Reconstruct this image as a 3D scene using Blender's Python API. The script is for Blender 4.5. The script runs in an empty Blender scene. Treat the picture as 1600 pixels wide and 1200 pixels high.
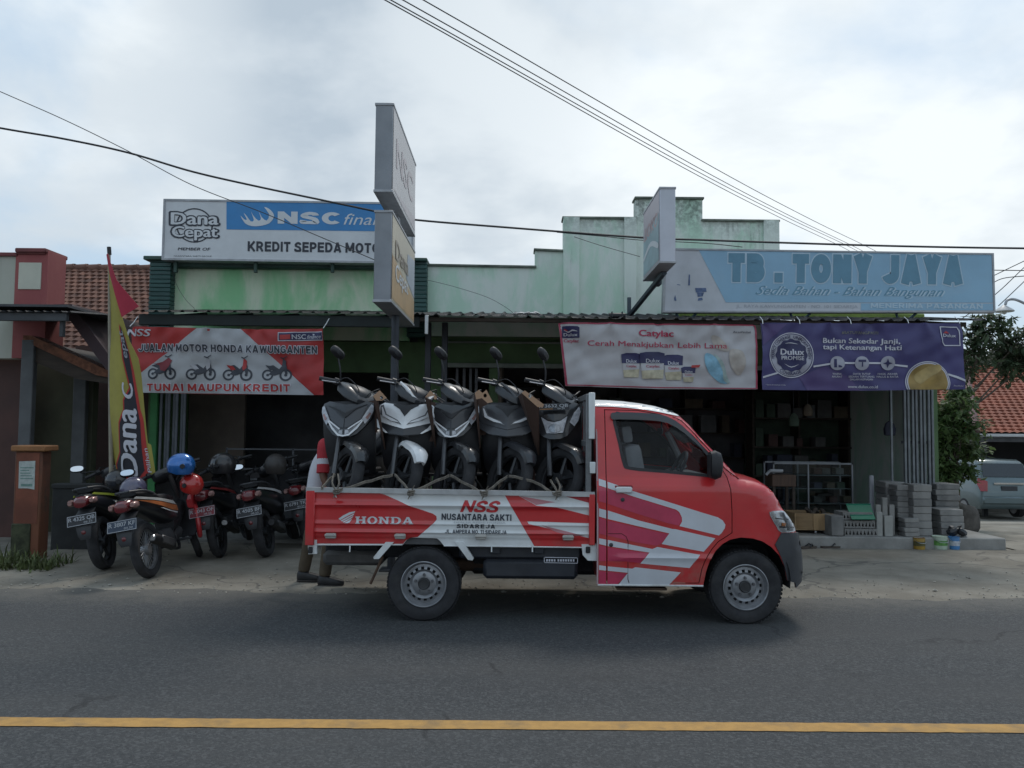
import bpy, bmesh, math, random
from mathutils import Vector, Matrix
R = math.radians
random.seed(7)
SC = bpy.context.scene
COL = SC.collection

# ---------------------------------------------------------------- camera
F = 1256.0; CAMZ = 1.58
PITCH = math.atan(68 / F); ROLL = R(0.54)
CAM3 = (Matrix.Rotation(R(90) + PITCH, 3, 'X') @ Matrix.Rotation(ROLL, 3, 'Z'))
cam_d = bpy.data.cameras.new('camera'); cam_d.sensor_width = 36.0
cam_d.lens = 36.0 * F / 1600.0; cam_d.clip_start = 0.05; cam_d.clip_end = 3000
cam = bpy.data.objects.new('camera', cam_d); COL.objects.link(cam)
cam.matrix_world = Matrix.Translation((0, 0, CAMZ)) @ CAM3.to_4x4()
SC.camera = cam

# ---------------------------------------------------------------- light
SUN_EL = R(56); SUN_AZ = R(22)            # azimuth measured from +Y towards +X
sun_d = bpy.data.lights.new('sun', 'SUN'); sun_d.energy = 0.9; sun_d.angle = R(14); sun_d.color = (1, .95, .88)
sun = bpy.data.objects.new('sun', sun_d); COL.objects.link(sun)
sdir = Vector((math.sin(SUN_AZ) * math.cos(SUN_EL), math.cos(SUN_AZ) * math.cos(SUN_EL), math.sin(SUN_EL)))
sun.rotation_euler = sdir.to_track_quat('Z', 'Y').to_euler(); sun.location = sdir * 60
SC.view_settings.view_transform = 'Standard'; SC.view_settings.look = 'None'
SC.view_settings.exposure = 0.62; SC.view_settings.gamma = 1.0; SC.view_settings.use_curve_mapping = False

class NT:
    def __init__(s, tree): s.t = tree; s.n = tree.nodes; s.l = tree.links
    def new(s, typ, **kw):
        n = s.n.new(typ)
        for k, v in kw.items(): setattr(n, k, v)
        return n
    def link(s, a, b): s.l.new(a, b)
    def math(s, op, a, b=None, c=None, clamp=False):
        n = s.new('ShaderNodeMath', operation=op); n.use_clamp = clamp
        for i, v in enumerate((a, b, c)):
            if v is None: continue
            if hasattr(v, 'links'): s.link(v, n.inputs[i])
            else: n.inputs[i].default_value = v
        return n.outputs[0]
    def mix(s, f, a, b, blend='MIX'):
        n = s.new('ShaderNodeMix', data_type='RGBA', blend_type=blend)
        for i, v in ((0, f), (6, a), (7, b)):
            if hasattr(v, 'links'): s.link(v, n.inputs[i])
            else: n.inputs[i].default_value = (tuple(v) + (1,))[:4] if i else v
        return n.outputs[2]
    def ramp(s, f, lo, hi):
        n = s.new('ShaderNodeMapRange'); n.clamp = True; n.interpolation_type = 'SMOOTHSTEP'
        s.link(f, n.inputs[0]); n.inputs[1].default_value = lo; n.inputs[2].default_value = hi
        return n.outputs[0]
    def noise(s, vec, scale, detail=4, rough=.55, distort=0):
        n = s.new('ShaderNodeTexNoise'); s.link(vec, n.inputs['Vector'])
        n.inputs['Scale'].default_value = scale; n.inputs['Detail'].default_value = detail
        n.inputs['Roughness'].default_value = rough; n.inputs['Distortion'].default_value = distort
        return n.outputs[0]
    def mapping(s, vec, scale=(1, 1, 1), loc=(0, 0, 0)):
        n = s.new('ShaderNodeMapping'); s.link(vec, n.inputs[0]); n.inputs['Scale'].default_value = scale
        n.inputs['Location'].default_value = loc
        return n.outputs[0]

# ---------------------------------------------------------------- sky: a thin blue sky behind broken cloud
W = bpy.data.worlds.new('World'); SC.world = W; W.use_nodes = True
t = NT(W.node_tree); t.n.clear()
wo = t.new('ShaderNodeOutputWorld'); bg = t.new('ShaderNodeBackground'); bg.inputs[1].default_value = 0.1
sky = t.new('ShaderNodeTexSky', sky_type='NISHITA'); sky.sun_disc = False
sky.sun_elevation = SUN_EL; sky.sun_rotation = SUN_AZ; sky.dust_density = 2.5
tc = t.new('ShaderNodeTexCoord'); gen = tc.outputs['Generated']
sx = t.new('ShaderNodeSeparateXYZ'); t.link(gen, sx.inputs[0])
zz = t.math('MAXIMUM', t.math('ADD', sx.outputs[2], 0.30), 0.12)
inv = t.math('DIVIDE', 1.0, zz)
vs = t.new('ShaderNodeVectorMath', operation='SCALE'); t.link(gen, vs.inputs[0]); t.link(inv, vs.inputs['Scale'])
cv = t.mapping(vs.outputs[0], (1.0, 1.0, 1.6), (3.1, 1.7, .4))
n1 = t.noise(cv, 1.15, 7, .52, .25)
n2 = t.noise(t.mapping(cv, (1, 1, 1), (7, 2, 5)), 1.7, 6, .55, .15)
cover = t.ramp(n1, .40, .58)
def glow(px, py, wdt):
    d = CAM3 @ Vector(((px - 800) / F, -(py - 600) / F, -1)); d.normalize()
    dn = t.new('ShaderNodeVectorMath', operation='DOT_PRODUCT'); t.link(gen, dn.inputs[0]); dn.inputs[1].default_value = d
    return t.ramp(dn.outputs['Value'], math.cos(R(wdt)), 1.0)
CLOUD_LO = (3.2, 3.75, 4.3); CLOUD_HI = (6.35, 6.7, 6.85)
br = t.ramp(n2, .36, .66)
g1 = t.math('ADD', t.math('MULTIPLY', glow(1060, 170, 26), .38), t.math('MULTIPLY', glow(1450, 260, 24), .40))
g2 = t.math('ADD', t.math('MULTIPLY', glow(0, 60, 19), .50), t.math('MULTIPLY', glow(700, 60, 16), -.30))
brt = t.math('ADD', t.math('ADD', t.math('MULTIPLY', br, .62), g1), g2, clamp=True)
ccol = t.mix(brt, CLOUD_LO, CLOUD_HI)
blue = t.mix(0.80, sky.outputs[0], (3.3, 4.35, 5.35))
col = t.mix(t.math('MULTIPLY', cover, .92), blue, ccol)
t.link(col, bg.inputs[0]); t.link(bg.outputs[0], wo.inputs[0])

# ---------------------------------------------------------------- materials
def lin(c):
    return tuple(((v / 255) / 12.92 if v / 255 <= .04045 else ((v / 255 + .055) / 1.055) ** 2.4) for v in c)
MATS = {}
def M(name, col, rough=.6, var=.12, scale=6.0, metal=0, coat=0, bump=0, bscale=60, spec=.5, dust=None, dustamt=.3, stretch=(1, 1, 1), road=0):
    if name in MATS: return MATS[name]
    m = bpy.data.materials.new(name); m.use_nodes = True; t = NT(m.node_tree)
    b = t.n['Principled BSDF']; tc = t.new('ShaderNodeTexCoord')
    v = t.mapping(tc.outputs['Object'], stretch)
    n = t.noise(v, scale, 5, .6)
    lo = tuple(max(0, c * (1 - var)) for c in col); hi = tuple(min(1, c * (1 + var)) for c in col)
    c = t.mix(t.ramp(n, .3, .7), lo, hi)
    if dust:
        nd = t.noise(v, scale * .35 + .7, 8, .65)
        c = t.mix(t.math('MULTIPLY', t.ramp(nd, .45, .75), dustamt), c, dust)
    if road:                                         # dried road spray low on the bodywork
        sz = t.new('ShaderNodeSeparateXYZ'); t.link(t.new('ShaderNodeNewGeometry').outputs['Position'], sz.inputs[0])
        low = t.new('ShaderNodeMapRange'); low.clamp = True; t.link(sz.outputs[2], low.inputs[0]); low.inputs[1].default_value = .95; low.inputs[2].default_value = .30
        sp1 = t.noise(v, 9, 9, .7); dm = t.math('MULTIPLY', t.math('MULTIPLY', t.math('POWER', low.outputs[0], 1.5), t.ramp(sp1, .35, .7)), road, clamp=True)
        c = t.mix(dm, c, (.23, .19, .15))
    t.link(c, b.inputs['Base Color'])
    rn = t.math('ADD', t.math('MULTIPLY', n, .16), rough - .08, clamp=True)
    t.link(rn, b.inputs['Roughness'])
    b.inputs['Metallic'].default_value = metal; b.inputs['Specular IOR Level'].default_value = spec
    b.inputs['Coat Weight'].default_value = coat; b.inputs['Coat Roughness'].default_value = .04
    if bump:
        bn = t.new('ShaderNodeBump'); bn.inputs['Strength'].default_value = bump; bn.inputs['Distance'].default_value = .01
        t.link(t.noise(v, bscale, 4, .6), bn.inputs['Height']); t.link(bn.outputs[0], b.inputs['Normal'])
    MATS[name] = m; return m

def glass_mat(name, tint=(.5, .55, .55), refl=1.0):
    if name in MATS: return MATS[name]
    m = bpy.data.materials.new(name); m.use_nodes = True; t = NT(m.node_tree); t.n.clear()
    o = t.new('ShaderNodeOutputMaterial'); tr = t.new('ShaderNodeBsdfTransparent'); tr.inputs[0].default_value = tint + (1,)
    gl = t.new('ShaderNodeBsdfGlossy'); gl.inputs['Roughness'].default_value = .03
    fr = t.new('ShaderNodeFresnel'); fr.inputs[0].default_value = 1.45
    mx = t.new('ShaderNodeMixShader'); t.link(t.math('MULTIPLY', fr.outputs[0], refl), mx.inputs[0])
    t.link(tr.outputs[0], mx.inputs[1]); t.link(gl.outputs[0], mx.inputs[2]); t.link(mx.outputs[0], o.inputs[0])
    MATS[name] = m; return m

def stain_wall(name, base, tint, dark, top, drop, tintamt=.6, darkamt=.8, sx=2.2):
    """painted plaster with rain streaks running down from its top edge and uneven faded paint"""
    m = bpy.data.materials.new(name); m.use_nodes = True; t = NT(m.node_tree); b = t.n['Principled BSDF']
    g = t.new('ShaderNodeNewGeometry'); pos = g.outputs['Position']
    s = t.new('ShaderNodeSeparateXYZ'); t.link(pos, s.inputs[0])
    n1 = t.noise(t.mapping(pos, (sx, sx, sx * .38)), 1.0, 8, .62, .4)
    n2 = t.noise(t.mapping(pos, (7, 7, .55), (3, 1, 2)), 1.0, 9, .68, .1)
    n3 = t.noise(t.mapping(pos, (1, 1, 1), (5, 0, 2)), 14, 7, .7)
    n4 = t.noise(pos, 2.3, 7, .6)
    c = t.mix(t.math('MULTIPLY', t.ramp(n1, .42, .62), tintamt), base, tint)
    c = t.mix(t.math('MULTIPLY', t.ramp(n4, .5, .8), .25), c, tuple(v * .72 for v in base))
    fall = t.new('ShaderNodeMapRange'); t.link(s.outputs[2], fall.inputs[0]); fall.inputs[1].default_value = top - drop; fall.inputs[2].default_value = top; fall.clamp = True
    n5 = t.noise(t.mapping(pos, (.9, .9, .5), (9, 4, 1)), 1.0, 5, .6)
    k = t.math('MULTIPLY', t.ramp(n2, .48, .74), t.math('ADD', t.math('POWER', fall.outputs[0], 2.2), .05))
    k = t.math('MULTIPLY', k, t.math('ADD', t.math('MULTIPLY', t.ramp(n5, .45, .62), 1.15), .12))
    rim = t.math('MULTIPLY', t.math('POWER', fall.outputs[0], 9.0), t.ramp(n3, .35, .6))
    k = t.math('MULTIPLY', t.math('ADD', t.math('MULTIPLY', k, t.math('ADD', t.ramp(n3, .3, .6), .35)), t.math('MULTIPLY', rim, .5)), darkamt, clamp=True)
    c = t.mix(k, c, dark)
    t.link(c, b.inputs['Base Color']); b.inputs['Roughness'].default_value = .85
    bn = t.new('ShaderNodeBump'); bn.inputs['Strength'].default_value = .25; bn.inputs['Distance'].default_value = .01
    t.link(n3, bn.inputs['Height']); t.link(bn.outputs[0], b.inputs['Normal'])
    MATS[name] = m; return m

# ---------------------------------------------------------------- geometry helpers
MW = {}
def props(o, label=None, cat=None, group=None, kind=None):
    if label: o['label'] = label
    if cat: o['category'] = cat
    if group: o['group'] = group
    if kind: o['kind'] = kind
    return o
def thing(name, label, cat, loc=(0, 0, 0), rot=(0, 0, 0), group=None):
    o = bpy.data.objects.new(name, None); COL.objects.link(o); o.location = loc; o.rotation_euler = rot
    o.empty_display_size = .2
    from mathutils import Euler
    MW[o] = Matrix.Translation(loc) @ Euler(rot).to_matrix().to_4x4()
    return props(o, label, cat, group)
def finish(name, me, mat, parent=None, world=True, smooth=True, angle=38):
    if parent is not None and world: me.transform(MW[parent].inverted())
    if smooth:
        me.polygons.foreach_set('use_smooth', [True] * len(me.polygons)); me.set_sharp_from_angle(angle=R(angle))
    for m in (mat if isinstance(mat, (list, tuple)) else [mat]): me.materials.append(m)
    o = bpy.data.objects.new(name, me); COL.objects.link(o)
    if parent is not None: o.parent = parent; MW[o] = MW[parent]
    else: MW[o] = Matrix()
    return o
def from_bm(name, bm, mat, parent=None, world=True, smooth=True, angle=38, recalc=True):
    if recalc: bmesh.ops.recalc_face_normals(bm, faces=bm.faces)
    me = bpy.data.meshes.new(name); bm.to_mesh(me); bm.free()
    return finish(name, me, mat, parent, world, smooth, angle)

class MB:
    def __init__(s): s.v = []; s.f = []; s.mi = []; s.T = None; s.cur = 0
    def add(s, vs, fs):
        k = len(s.v)
        for p in vs:
            p = Vector(p); s.v.append(s.T(p) if s.T else p)
        for f in fs: s.f.append([i + k for i in f]); s.mi.append(s.cur)
        return s
    def box(s, c, d, bev=0, rot=None, seg=1):
        bm = bmesh.new(); bmesh.ops.create_cube(bm, size=1)
        for v in bm.verts: v.co = Vector((v.co.x * d[0], v.co.y * d[1], v.co.z * d[2]))
        if bev: bmesh.ops.bevel(bm, geom=bm.edges[:], offset=bev, segments=seg, affect='EDGES', profile=.6)
        bm.verts.index_update(); c = Vector(c)
        vs = [((rot @ v.co) if rot is not None else v.co) + c for v in bm.verts]
        fs = [[v.index for v in f.verts] for f in bm.faces]; bm.free()
        return s.add(vs, fs)
    def box2(s, a, b, bev=0):
        return s.box([(a[i] + b[i]) / 2 for i in range(3)], [abs(a[i] - b[i]) for i in range(3)], bev)
    def tube(s, pts, r, n=8, closed=False):
        pts = [Vector(p) for p in pts]; m = len(pts)
        rs = r if isinstance(r, (list, tuple)) else [r] * m
        vs = []; fs = []; up = None
        for i, p in enumerate(pts):
            a = pts[i - 1] if (i or closed) else p; b = pts[(i + 1) % m] if (i < m - 1 or closed) else p
            d = (b - a); d = d.normalized() if d.length > 1e-9 else Vector((0, 0, 1))
            if up is None: up = d.orthogonal().normalized()
            up = (up - d * up.dot(d)); up = up.normalized() if up.length > 1e-6 else d.orthogonal().normalized()
            sd = d.cross(up)
            for k in range(n):
                a2 = 2 * math.pi * k / n; vs.append(p + (up * math.cos(a2) + sd * math.sin(a2)) * rs[i])
        for i in range(m if closed else m - 1):
            j = (i + 1) % m
            for k in range(n): fs.append([i * n + k, i * n + (k + 1) % n, j * n + (k + 1) % n, j * n + k])
        if not closed: fs.append(list(range(n))[::-1]); fs.append([(m - 1) * n + k for k in range(n)])
        return s.add(vs, fs)
    def lathe(s, prof, c, axis='Y', n=32, skip=None, closed=False):
        c = Vector(c); vs = []; fs = []; m = len(prof)
        for (r, h) in prof:
            for k in range(n):
                a = 2 * math.pi * k / n; u, w = r * math.cos(a), r * math.sin(a)
                vs.append(c + (Vector((u, h, w)) if axis == 'Y' else Vector((u, w, h)) if axis == 'Z' else Vector((h, u, w))))
        for i in range(m if closed else m - 1):
            j = (i + 1) % m
            for k in range(n):
                if skip and skip(i, k): continue
                fs.append([i * n + k, i * n + (k + 1) % n, j * n + (k + 1) % n, j * n + k])
        return s.add(vs, fs)
    def loft(s, rings, cap=True, closed=True):
        n = len(rings[0]); vs = [p for r in rings for p in r]; fs = []
        for i in range(len(rings) - 1):
            for k in range(n if closed else n - 1):
                fs.append([i * n + k, i * n + (k + 1) % n, (i + 1) * n + (k + 1) % n, (i + 1) * n + k])
        if cap: fs.append(list(range(n))[::-1]); fs.append([(len(rings) - 1) * n + k for k in range(n)])
        return s.add(vs, fs)
    def ball(s, c, r, n=12, sq=(1, 1, 1), rot=None):
        vs = []; fs = []; m = n // 2
        for i in range(m + 1):
            th = math.pi * i / m
            for k in range(n):
                a = 2 * math.pi * k / n
                p = Vector((r * sq[0] * math.sin(th) * math.cos(a), r * sq[1] * math.sin(th) * math.sin(a), r * sq[2] * math.cos(th)))
                vs.append(Vector(c) + (rot @ p if rot is not None else p))
        for i in range(m):
            for k in range(n): fs.append([i * n + k, i * n + (k + 1) % n, (i + 1) * n + (k + 1) % n, (i + 1) * n + k])
        return s.add(vs, fs)
    def build(s, name, mat, parent=None, world=True, smooth=True, angle=38):
        bm = bmesh.new(); vv = [bm.verts.new(p) for p in s.v]
        for f, mi in zip(s.f, s.mi):
            try: bm.faces.new([vv[i] for i in f]).material_index = mi
            except ValueError: pass
        bmesh.ops.remove_doubles(bm, verts=bm.verts, dist=1e-5)
        return from_bm(name, bm, mat, parent, world, smooth, angle)

def ring(c, hw, hh, n=16, e=2.6, plane='YZ', z0=0):
    out = []
    for k in range(n):
        a = 2 * math.pi * k / n; ca, sa = math.cos(a), math.sin(a)
        u = hw * math.copysign(abs(ca) ** (2 / e), ca); w = hh * math.copysign(abs(sa) ** (2 / e), sa)
        out.append(Vector((c[0], c[1] + u, c[2] + w)) if plane == 'YZ' else Vector((c[0] + u, c[1] + w, c[2])) if plane == 'XY' else Vector((c[0] + u, c[1], c[2] + w)))
    return out
def spl(pts, n=4, closed=True):
    out = []; m = len(pts)
    for i in range(m if closed else m - 1):
        p = [pts[(i + k - 1) % m] if closed else pts[min(max(i + k - 1, 0), m - 1)] for k in range(4)]
        for j in range(n):
            q = j / n
            out.append(tuple(.5 * ((2 * p[1][c]) + (-p[0][c] + p[2][c]) * q + (2 * p[0][c] - 5 * p[1][c] + 4 * p[2][c] - p[3][c]) * q * q + (-p[0][c] + 3 * p[1][c] - 3 * p[2][c] + p[3][c]) * q ** 3) for c in range(len(pts[0]))))
    if not closed: out.append(tuple(pts[-1]))
    return out
def area2(p): return sum(p[i][0] * p[(i + 1) % len(p)][1] - p[(i + 1) % len(p)][0] * p[i][1] for i in range(len(p))) / 2
def offset_poly(p, d):
    """grow (d>0) or shrink a simple polygon"""
    s = 1 if area2(p) > 0 else -1; out = []; m = len(p)
    for i in range(m):
        a, b, c = Vector(p[i - 1]), Vector(p[i]), Vector(p[(i + 1) % m])
        e1 = (b - a).normalized(); e2 = (c - b).normalized()
        n1 = Vector((e1.y, -e1.x)) * s; n2 = Vector((e2.y, -e2.x)) * s
        n = n1 + n2
        n = n.normalized() if n.length > 1e-6 else n1
        out.append(tuple(b + n * d / max(.4, n.dot(n1))))
    return out
def fill_loops(loops):
    bm = bmesh.new(); es = []
    for lp in loops:
        vs = [bm.verts.new((p[0], p[1], 0)) for p in lp]
        for i in range(len(vs)):
            if (vs[i].co - vs[(i + 1) % len(vs)].co).length > 1e-7: es.append(bm.edges.new((vs[i], vs[(i + 1) % len(vs)])))
    bmesh.ops.triangle_fill(bm, use_beauty=True, use_dissolve=False, edges=es, normal=(0, 0, 1))
    return bm
def gridcut(bm, g):
    if not g: return
    gu, gv = g if isinstance(g, tuple) else (g, g)
    for ax, st in ((0, gu), (1, gv)):
        if not st: continue
        cs = [v.co[ax] for v in bm.verts]
        if not cs: continue
        a, b = min(cs), max(cs); k = math.floor(a / st) + 1; no = (1, 0, 0) if ax == 0 else (0, 1, 0)
        while k * st < b - 1e-6:
            co = [0, 0, 0]; co[ax] = k * st
            bmesh.ops.bisect_plane(bm, geom=bm.verts[:] + bm.edges[:] + bm.faces[:], plane_co=co, plane_no=no, dist=1e-6); k += 1
def sheet_bm(bm, fn, g=None, w=0, thick=0):
    gridcut(bm, g)
    if thick:
        ret = bmesh.ops.extrude_face_region(bm, geom=bm.faces[:])
        low = set(e for e in ret['geom'] if isinstance(e, bmesh.types.BMVert))
        for v in bm.verts: v.co = fn(v.co.x, v.co.y, w - (thick if v in low else 0))
    else:
        for v in bm.verts: v.co = fn(v.co.x, v.co.y, w)
    return bm
def sheet(name, loops, fn, mat, parent=None, g=None, w=0, thick=0, world=True, angle=38):
    bm = sheet_bm(fill_loops(loops), fn, g, w, thick)
    if not thick:                                    # face the outside
        bmesh.ops.recalc_face_normals(bm, faces=bm.faces)
        me_c = sum((f.calc_center_median() for f in bm.faces), Vector()) / max(1, len(bm.faces))
        c = loops[0]; u = sum(p[0] for p in c) / len(c); v = sum(p[1] for p in c) / len(c)
        out = fn(u, v, .01) - fn(u, v, 0)
        if sum(f.normal.dot(out) * f.calc_area() for f in bm.faces) < 0: bmesh.ops.reverse_faces(bm, faces=bm.faces)
    return from_bm(name, bm, mat, parent, world, True, angle, recalc=bool(thick))

def ray(px, py): return CAM3 @ Vector(((px - 800) / F, -(py - 600) / F, -1))
def P(px, py, Y):
    """point of the plane y = Y measured at photo position (px, py)"""
    d = ray(px, py); return Vector((0, 0, CAMZ)) + d * (Y / d.y)
def PX(px, py, X):
    d = ray(px, py); return Vector((0, 0, CAMZ)) + d * (X / d.x)
def G(px, py, z=0):
    d = ray(px, py); return Vector((0, 0, CAMZ)) + d * ((z - CAMZ) / d.z)

_cap = {}
def font_mesh(s, bold=0, shear=0, res=3):
    cu = bpy.data.curves.new('t', 'FONT'); cu.body = s; cu.size = 1; cu.offset = bold; cu.shear = shear; cu.resolution_u = res; cu.fill_mode = 'FRONT'
    ob = bpy.data.objects.new('t', cu); me = bpy.data.meshes.new_from_object(ob)
    bpy.data.objects.remove(ob); bpy.data.curves.remove(cu)
    return me
def cap_h():
    if 'h' not in _cap:
        me = font_mesh('H'); ys = [v.co.y for v in me.vertices]; _cap['h'] = max(ys); bpy.data.meshes.remove(me)
    return _cap['h']

class Art:
    """flat print on a surface: shapes and lettering measured on the photo (or in u,v) and laid on fn(u, v, w)"""
    def __init__(s, parent, fn, uv=None, g=None, world=True, ws=1.0): s.p = parent; s.fn = fn; s.uv = uv or (lambda a, b: (a, b)); s.g = g; s.world = world; s.ws = ws
    def poly(s, name, pts, mat, w=.003, holes=(), thick=0):
        return sheet(name, [[s.uv(*p) for p in lp] for lp in [pts] + list(holes)], s.fn, mat, s.p, s.g, w * s.ws, thick, s.world)
    def polys(s, name, lst, mat, w=.003):
        bm = bmesh.new()
        for pts in lst:
            b2 = fill_loops([[s.uv(*p) for p in pts]]); me = bpy.data.meshes.new('x'); b2.to_mesh(me); b2.free(); bm.from_mesh(me); bpy.data.meshes.remove(me)
        sheet_bm(bm, s.fn, s.g, w * s.ws); return from_bm(name, bm, mat, s.p, s.world, True, 38)
    def circ(s, name, c, r, mat, w=.003, hole=0, n=32, ry=None):
        f = lambda rr: [(c[0] + rr * math.cos(2 * math.pi * k / n), c[1] + rr * (ry or r) / r * math.sin(2 * math.pi * k / n)) for k in range(n)]
        return s.poly(name, f(r), mat, w, [f(hole)] if hole else [])
    def text(s, txt, a, b, cap, mat, w=.004, bold=0, shear=0, name='lettering', path=None):
        me = font_mesh(txt, 0, shear); H = cap_h()
        xs = [v.co.x for v in me.vertices]
        if not xs: bpy.data.meshes.remove(me); return None
        x0, x1 = min(xs), max(xs)
        dx, dy = b[0] - a[0], b[1] - a[1]; L = math.hypot(dx, dy)
        sgn = -1 if s.uv(0, 0)[1] > s.uv(0, 1)[1] else 1          # photo y runs down
        nx, ny = (dy / L, -dx / L) if sgn < 0 else (-dy / L, dx / L)
        if bold <= 0: offs = [(0, 0)]
        elif bold < .04: offs = [(-bold, 0), (bold, 0), (0, bold * .5), (0, -bold * .5)]
        else: offs = [(bold * math.cos(6.283 * k / 10), bold * math.sin(6.283 * k / 10)) for k in range(10)]
        bm = bmesh.new()
        for k, (ox, oy) in enumerate(offs):
            b2 = bmesh.new(); b2.from_mesh(me)
            for v in b2.verts:
                q = (v.co.x + ox - x0) / (x1 - x0); h = (v.co.y + oy) / H * cap
                if path: p = path(q, h)
                else: p = (a[0] + dx * q + nx * h, a[1] + dy * q + ny * h)
                p = s.uv(*p); v.co = (p[0], p[1], 0)
            sheet_bm(b2, s.fn, s.g, (w + k * .00025) * s.ws); m2 = bpy.data.meshes.new('x'); b2.to_mesh(m2); b2.free(); bm.from_mesh(m2); bpy.data.meshes.remove(m2)
        bpy.data.meshes.remove(me)
        return from_bm(name, bm, mat, s.p, s.world, False)

# ---- heavy sans capitals drawn stroke by stroke (each stroke a hair above the last)
def _arc(cx, cy, rx, ry, a0, a1, n=10): return [(cx + rx * math.cos(R(a0 + (a1 - a0) * k / n)), cy + ry * math.sin(R(a0 + (a1 - a0) * k / n))) for k in range(n + 1)]
def glyph(ch, T):
    a = T / 2; W = .74; m = W - a; t = 1 - a; c = W / 2
    bow = lambda y0, y1, w: [(a, y1), (w - (y1 - y0) / 2, y1)] + _arc(w - (y1 - y0) / 2, (y0 + y1) / 2, (y1 - y0) / 2, (y1 - y0) / 2, 90, -90)[1:-1] + [(w - (y1 - y0) / 2, y0), (a, y0)]
    q = {
        'A': (.80, [[(a * .9, 0), (.40, 1.0)], [(.80 - a * .9, 0), (.40, 1.0)], [(.18, .26), (.62, .26)]]), 'B': (.74, [[(a, 0), (a, 1)], bow(a, .53, m), bow(.51, t, m - .04)]),
        'C': (.76, [_arc(.39, .5, .39 - a, .5 - a, 42, 318, 20)]), 'D': (.76, [[(a, 0), (a, 1)], [(a, t), (.34, t)] + _arc(.34, .5, .42 - a, .5 - a, 90, -90, 14)[1:-1] + [(.34, a), (a, a)]]),
        'E': (.66, [[(a, 0), (a, 1)], [(a, t), (.66, t)], [(a, .52), (.62, .52)], [(a, a), (.66, a)]]), 'F': (.62, [[(a, 0), (a, 1)], [(a, t), (.62, t)], [(a, .5), (.57, .5)]]),
        'G': (.80, [_arc(.40, .5, .40 - a, .5 - a, 42, 318, 20), [(.44, .46), (.80 - a * .9, .46)], [(.80 - a, .46), (.80 - a, .10)]]), 'H': (W, [[(a, 0), (a, 1)], [(m, 0), (m, 1)], [(a, .52), (m, .52)]]),
        'I': (T, [[(a, 0), (a, 1)]]), 'J': (.72, [[(.72 - a, 1), (.72 - a, .36)] + _arc(.36, .36, .36 - a, .36 - a, 0, -165, 10)[1:]]), 'K': (.78, [[(a, 0), (a, 1)], [(a, .30), (.70, 1.0)], [(.30, .52), (.72, 0)]]),
        'L': (.62, [[(a, 0), (a, 1)], [(a, a), (.62, a)]]), 'M': (.92, [[(a, 0), (a, 1)], [(.92 - a, 0), (.92 - a, 1)], [(a, 1), (.46, .18)], [(.92 - a, 1), (.46, .18)]]), 'N': (.76, [[(a, 0), (a, 1)], [(.76 - a, 0), (.76 - a, 1)], [(a, .93), (.76 - a, .07)]]),
        'O': (.82, [_arc(.41, .5, .41 - a, .5 - a, 0, 360, 28)]), 'P': (.70, [[(a, 0), (a, 1)], bow(.42, t, .70 - a)]), 'R': (.76, [[(a, 0), (a, 1)], bow(.45, t, .70 - a), [(.38, .45), (.66, 0)]]),
        'S': (.70, [spl([(.70 - a, .70), (.66 - a, .82), (.35, t), (a + .03, .76), (.16, .60), (.50, .44), (.70 - a, .27), (.58, .13), (.35, a), (.10, .14), (a * .9, .31)], 3, False)]), 'T': (.68, [[(0, t), (.68, t)], [(.34, 0), (.34, 1)]]),
        'U': (W, [[(a, 1), (a, .34)] + _arc(c, .36, c - a, .36 - a, 180, 360, 12)[1:-1] + [(m, .34), (m, 1)]]), 'V': (.76, [[(a * .8, 1), (.38, 0)], [(.76 - a * .8, 1), (.38, 0)]]), 'W': (1.08, [[(a * .8, 1), (.29, 0)], [(.54, .95), (.29, 0)], [(.54, .95), (.79, 0)], [(1.08 - a * .8, 1), (.79, 0)]]),
        'Y': (.76, [[(a * .9, 1), (.38, .42)], [(.76 - a * .9, 1), (.38, .42)], [(.38, 0), (.38, .5)]]), '1': (.42, [[(.42 - a, 0), (.42 - a, 1)], [(.03, .78), (.42 - a, .93)]]), '.': (T, [[(a, 0), (a, T)]]), '-': (.4, [[(0, .4), (.4, .4)]]), ' ': (.26, []), 'X': (.76, [[(a, 0), (.76 - a, 1)], [(a, 1), (.76 - a, 0)]]), 'Z': (.68, [[(0, t), (.68, t)], [(0, a), (.68, a)], [(.08, .1), (.60, .9)]])}
    return q[ch]
def ribbon(pts, T, e):
    pts = [Vector(p) for p in pts]; n = len(pts); closed = (pts[0] - pts[-1]).length < 1e-4
    L = []; Rr = []; h = T / 2 + e
    for i in range(n):
        if closed: a, b_ = pts[(i - 1) if i else n - 2], pts[(i + 1) if i < n - 1 else 1]
        else: a, b_ = pts[max(0, i - 1)], pts[min(n - 1, i + 1)]
        d = (b_ - a).normalized(); nn = Vector((-d.y, d.x)); p = pts[i].copy(); k = h
        if not closed and i in (0, n - 1): p += d * (e if i else -e)
        elif not closed or True:
            d0 = (pts[i] - a).normalized() if (pts[i] - a).length > 1e-6 else d; k = h / max(.6, abs(nn.dot(Vector((-d0.y, d0.x)))))
        L.append(p + nn * k); Rr.append(p - nn * k)
    return L, Rr
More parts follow.
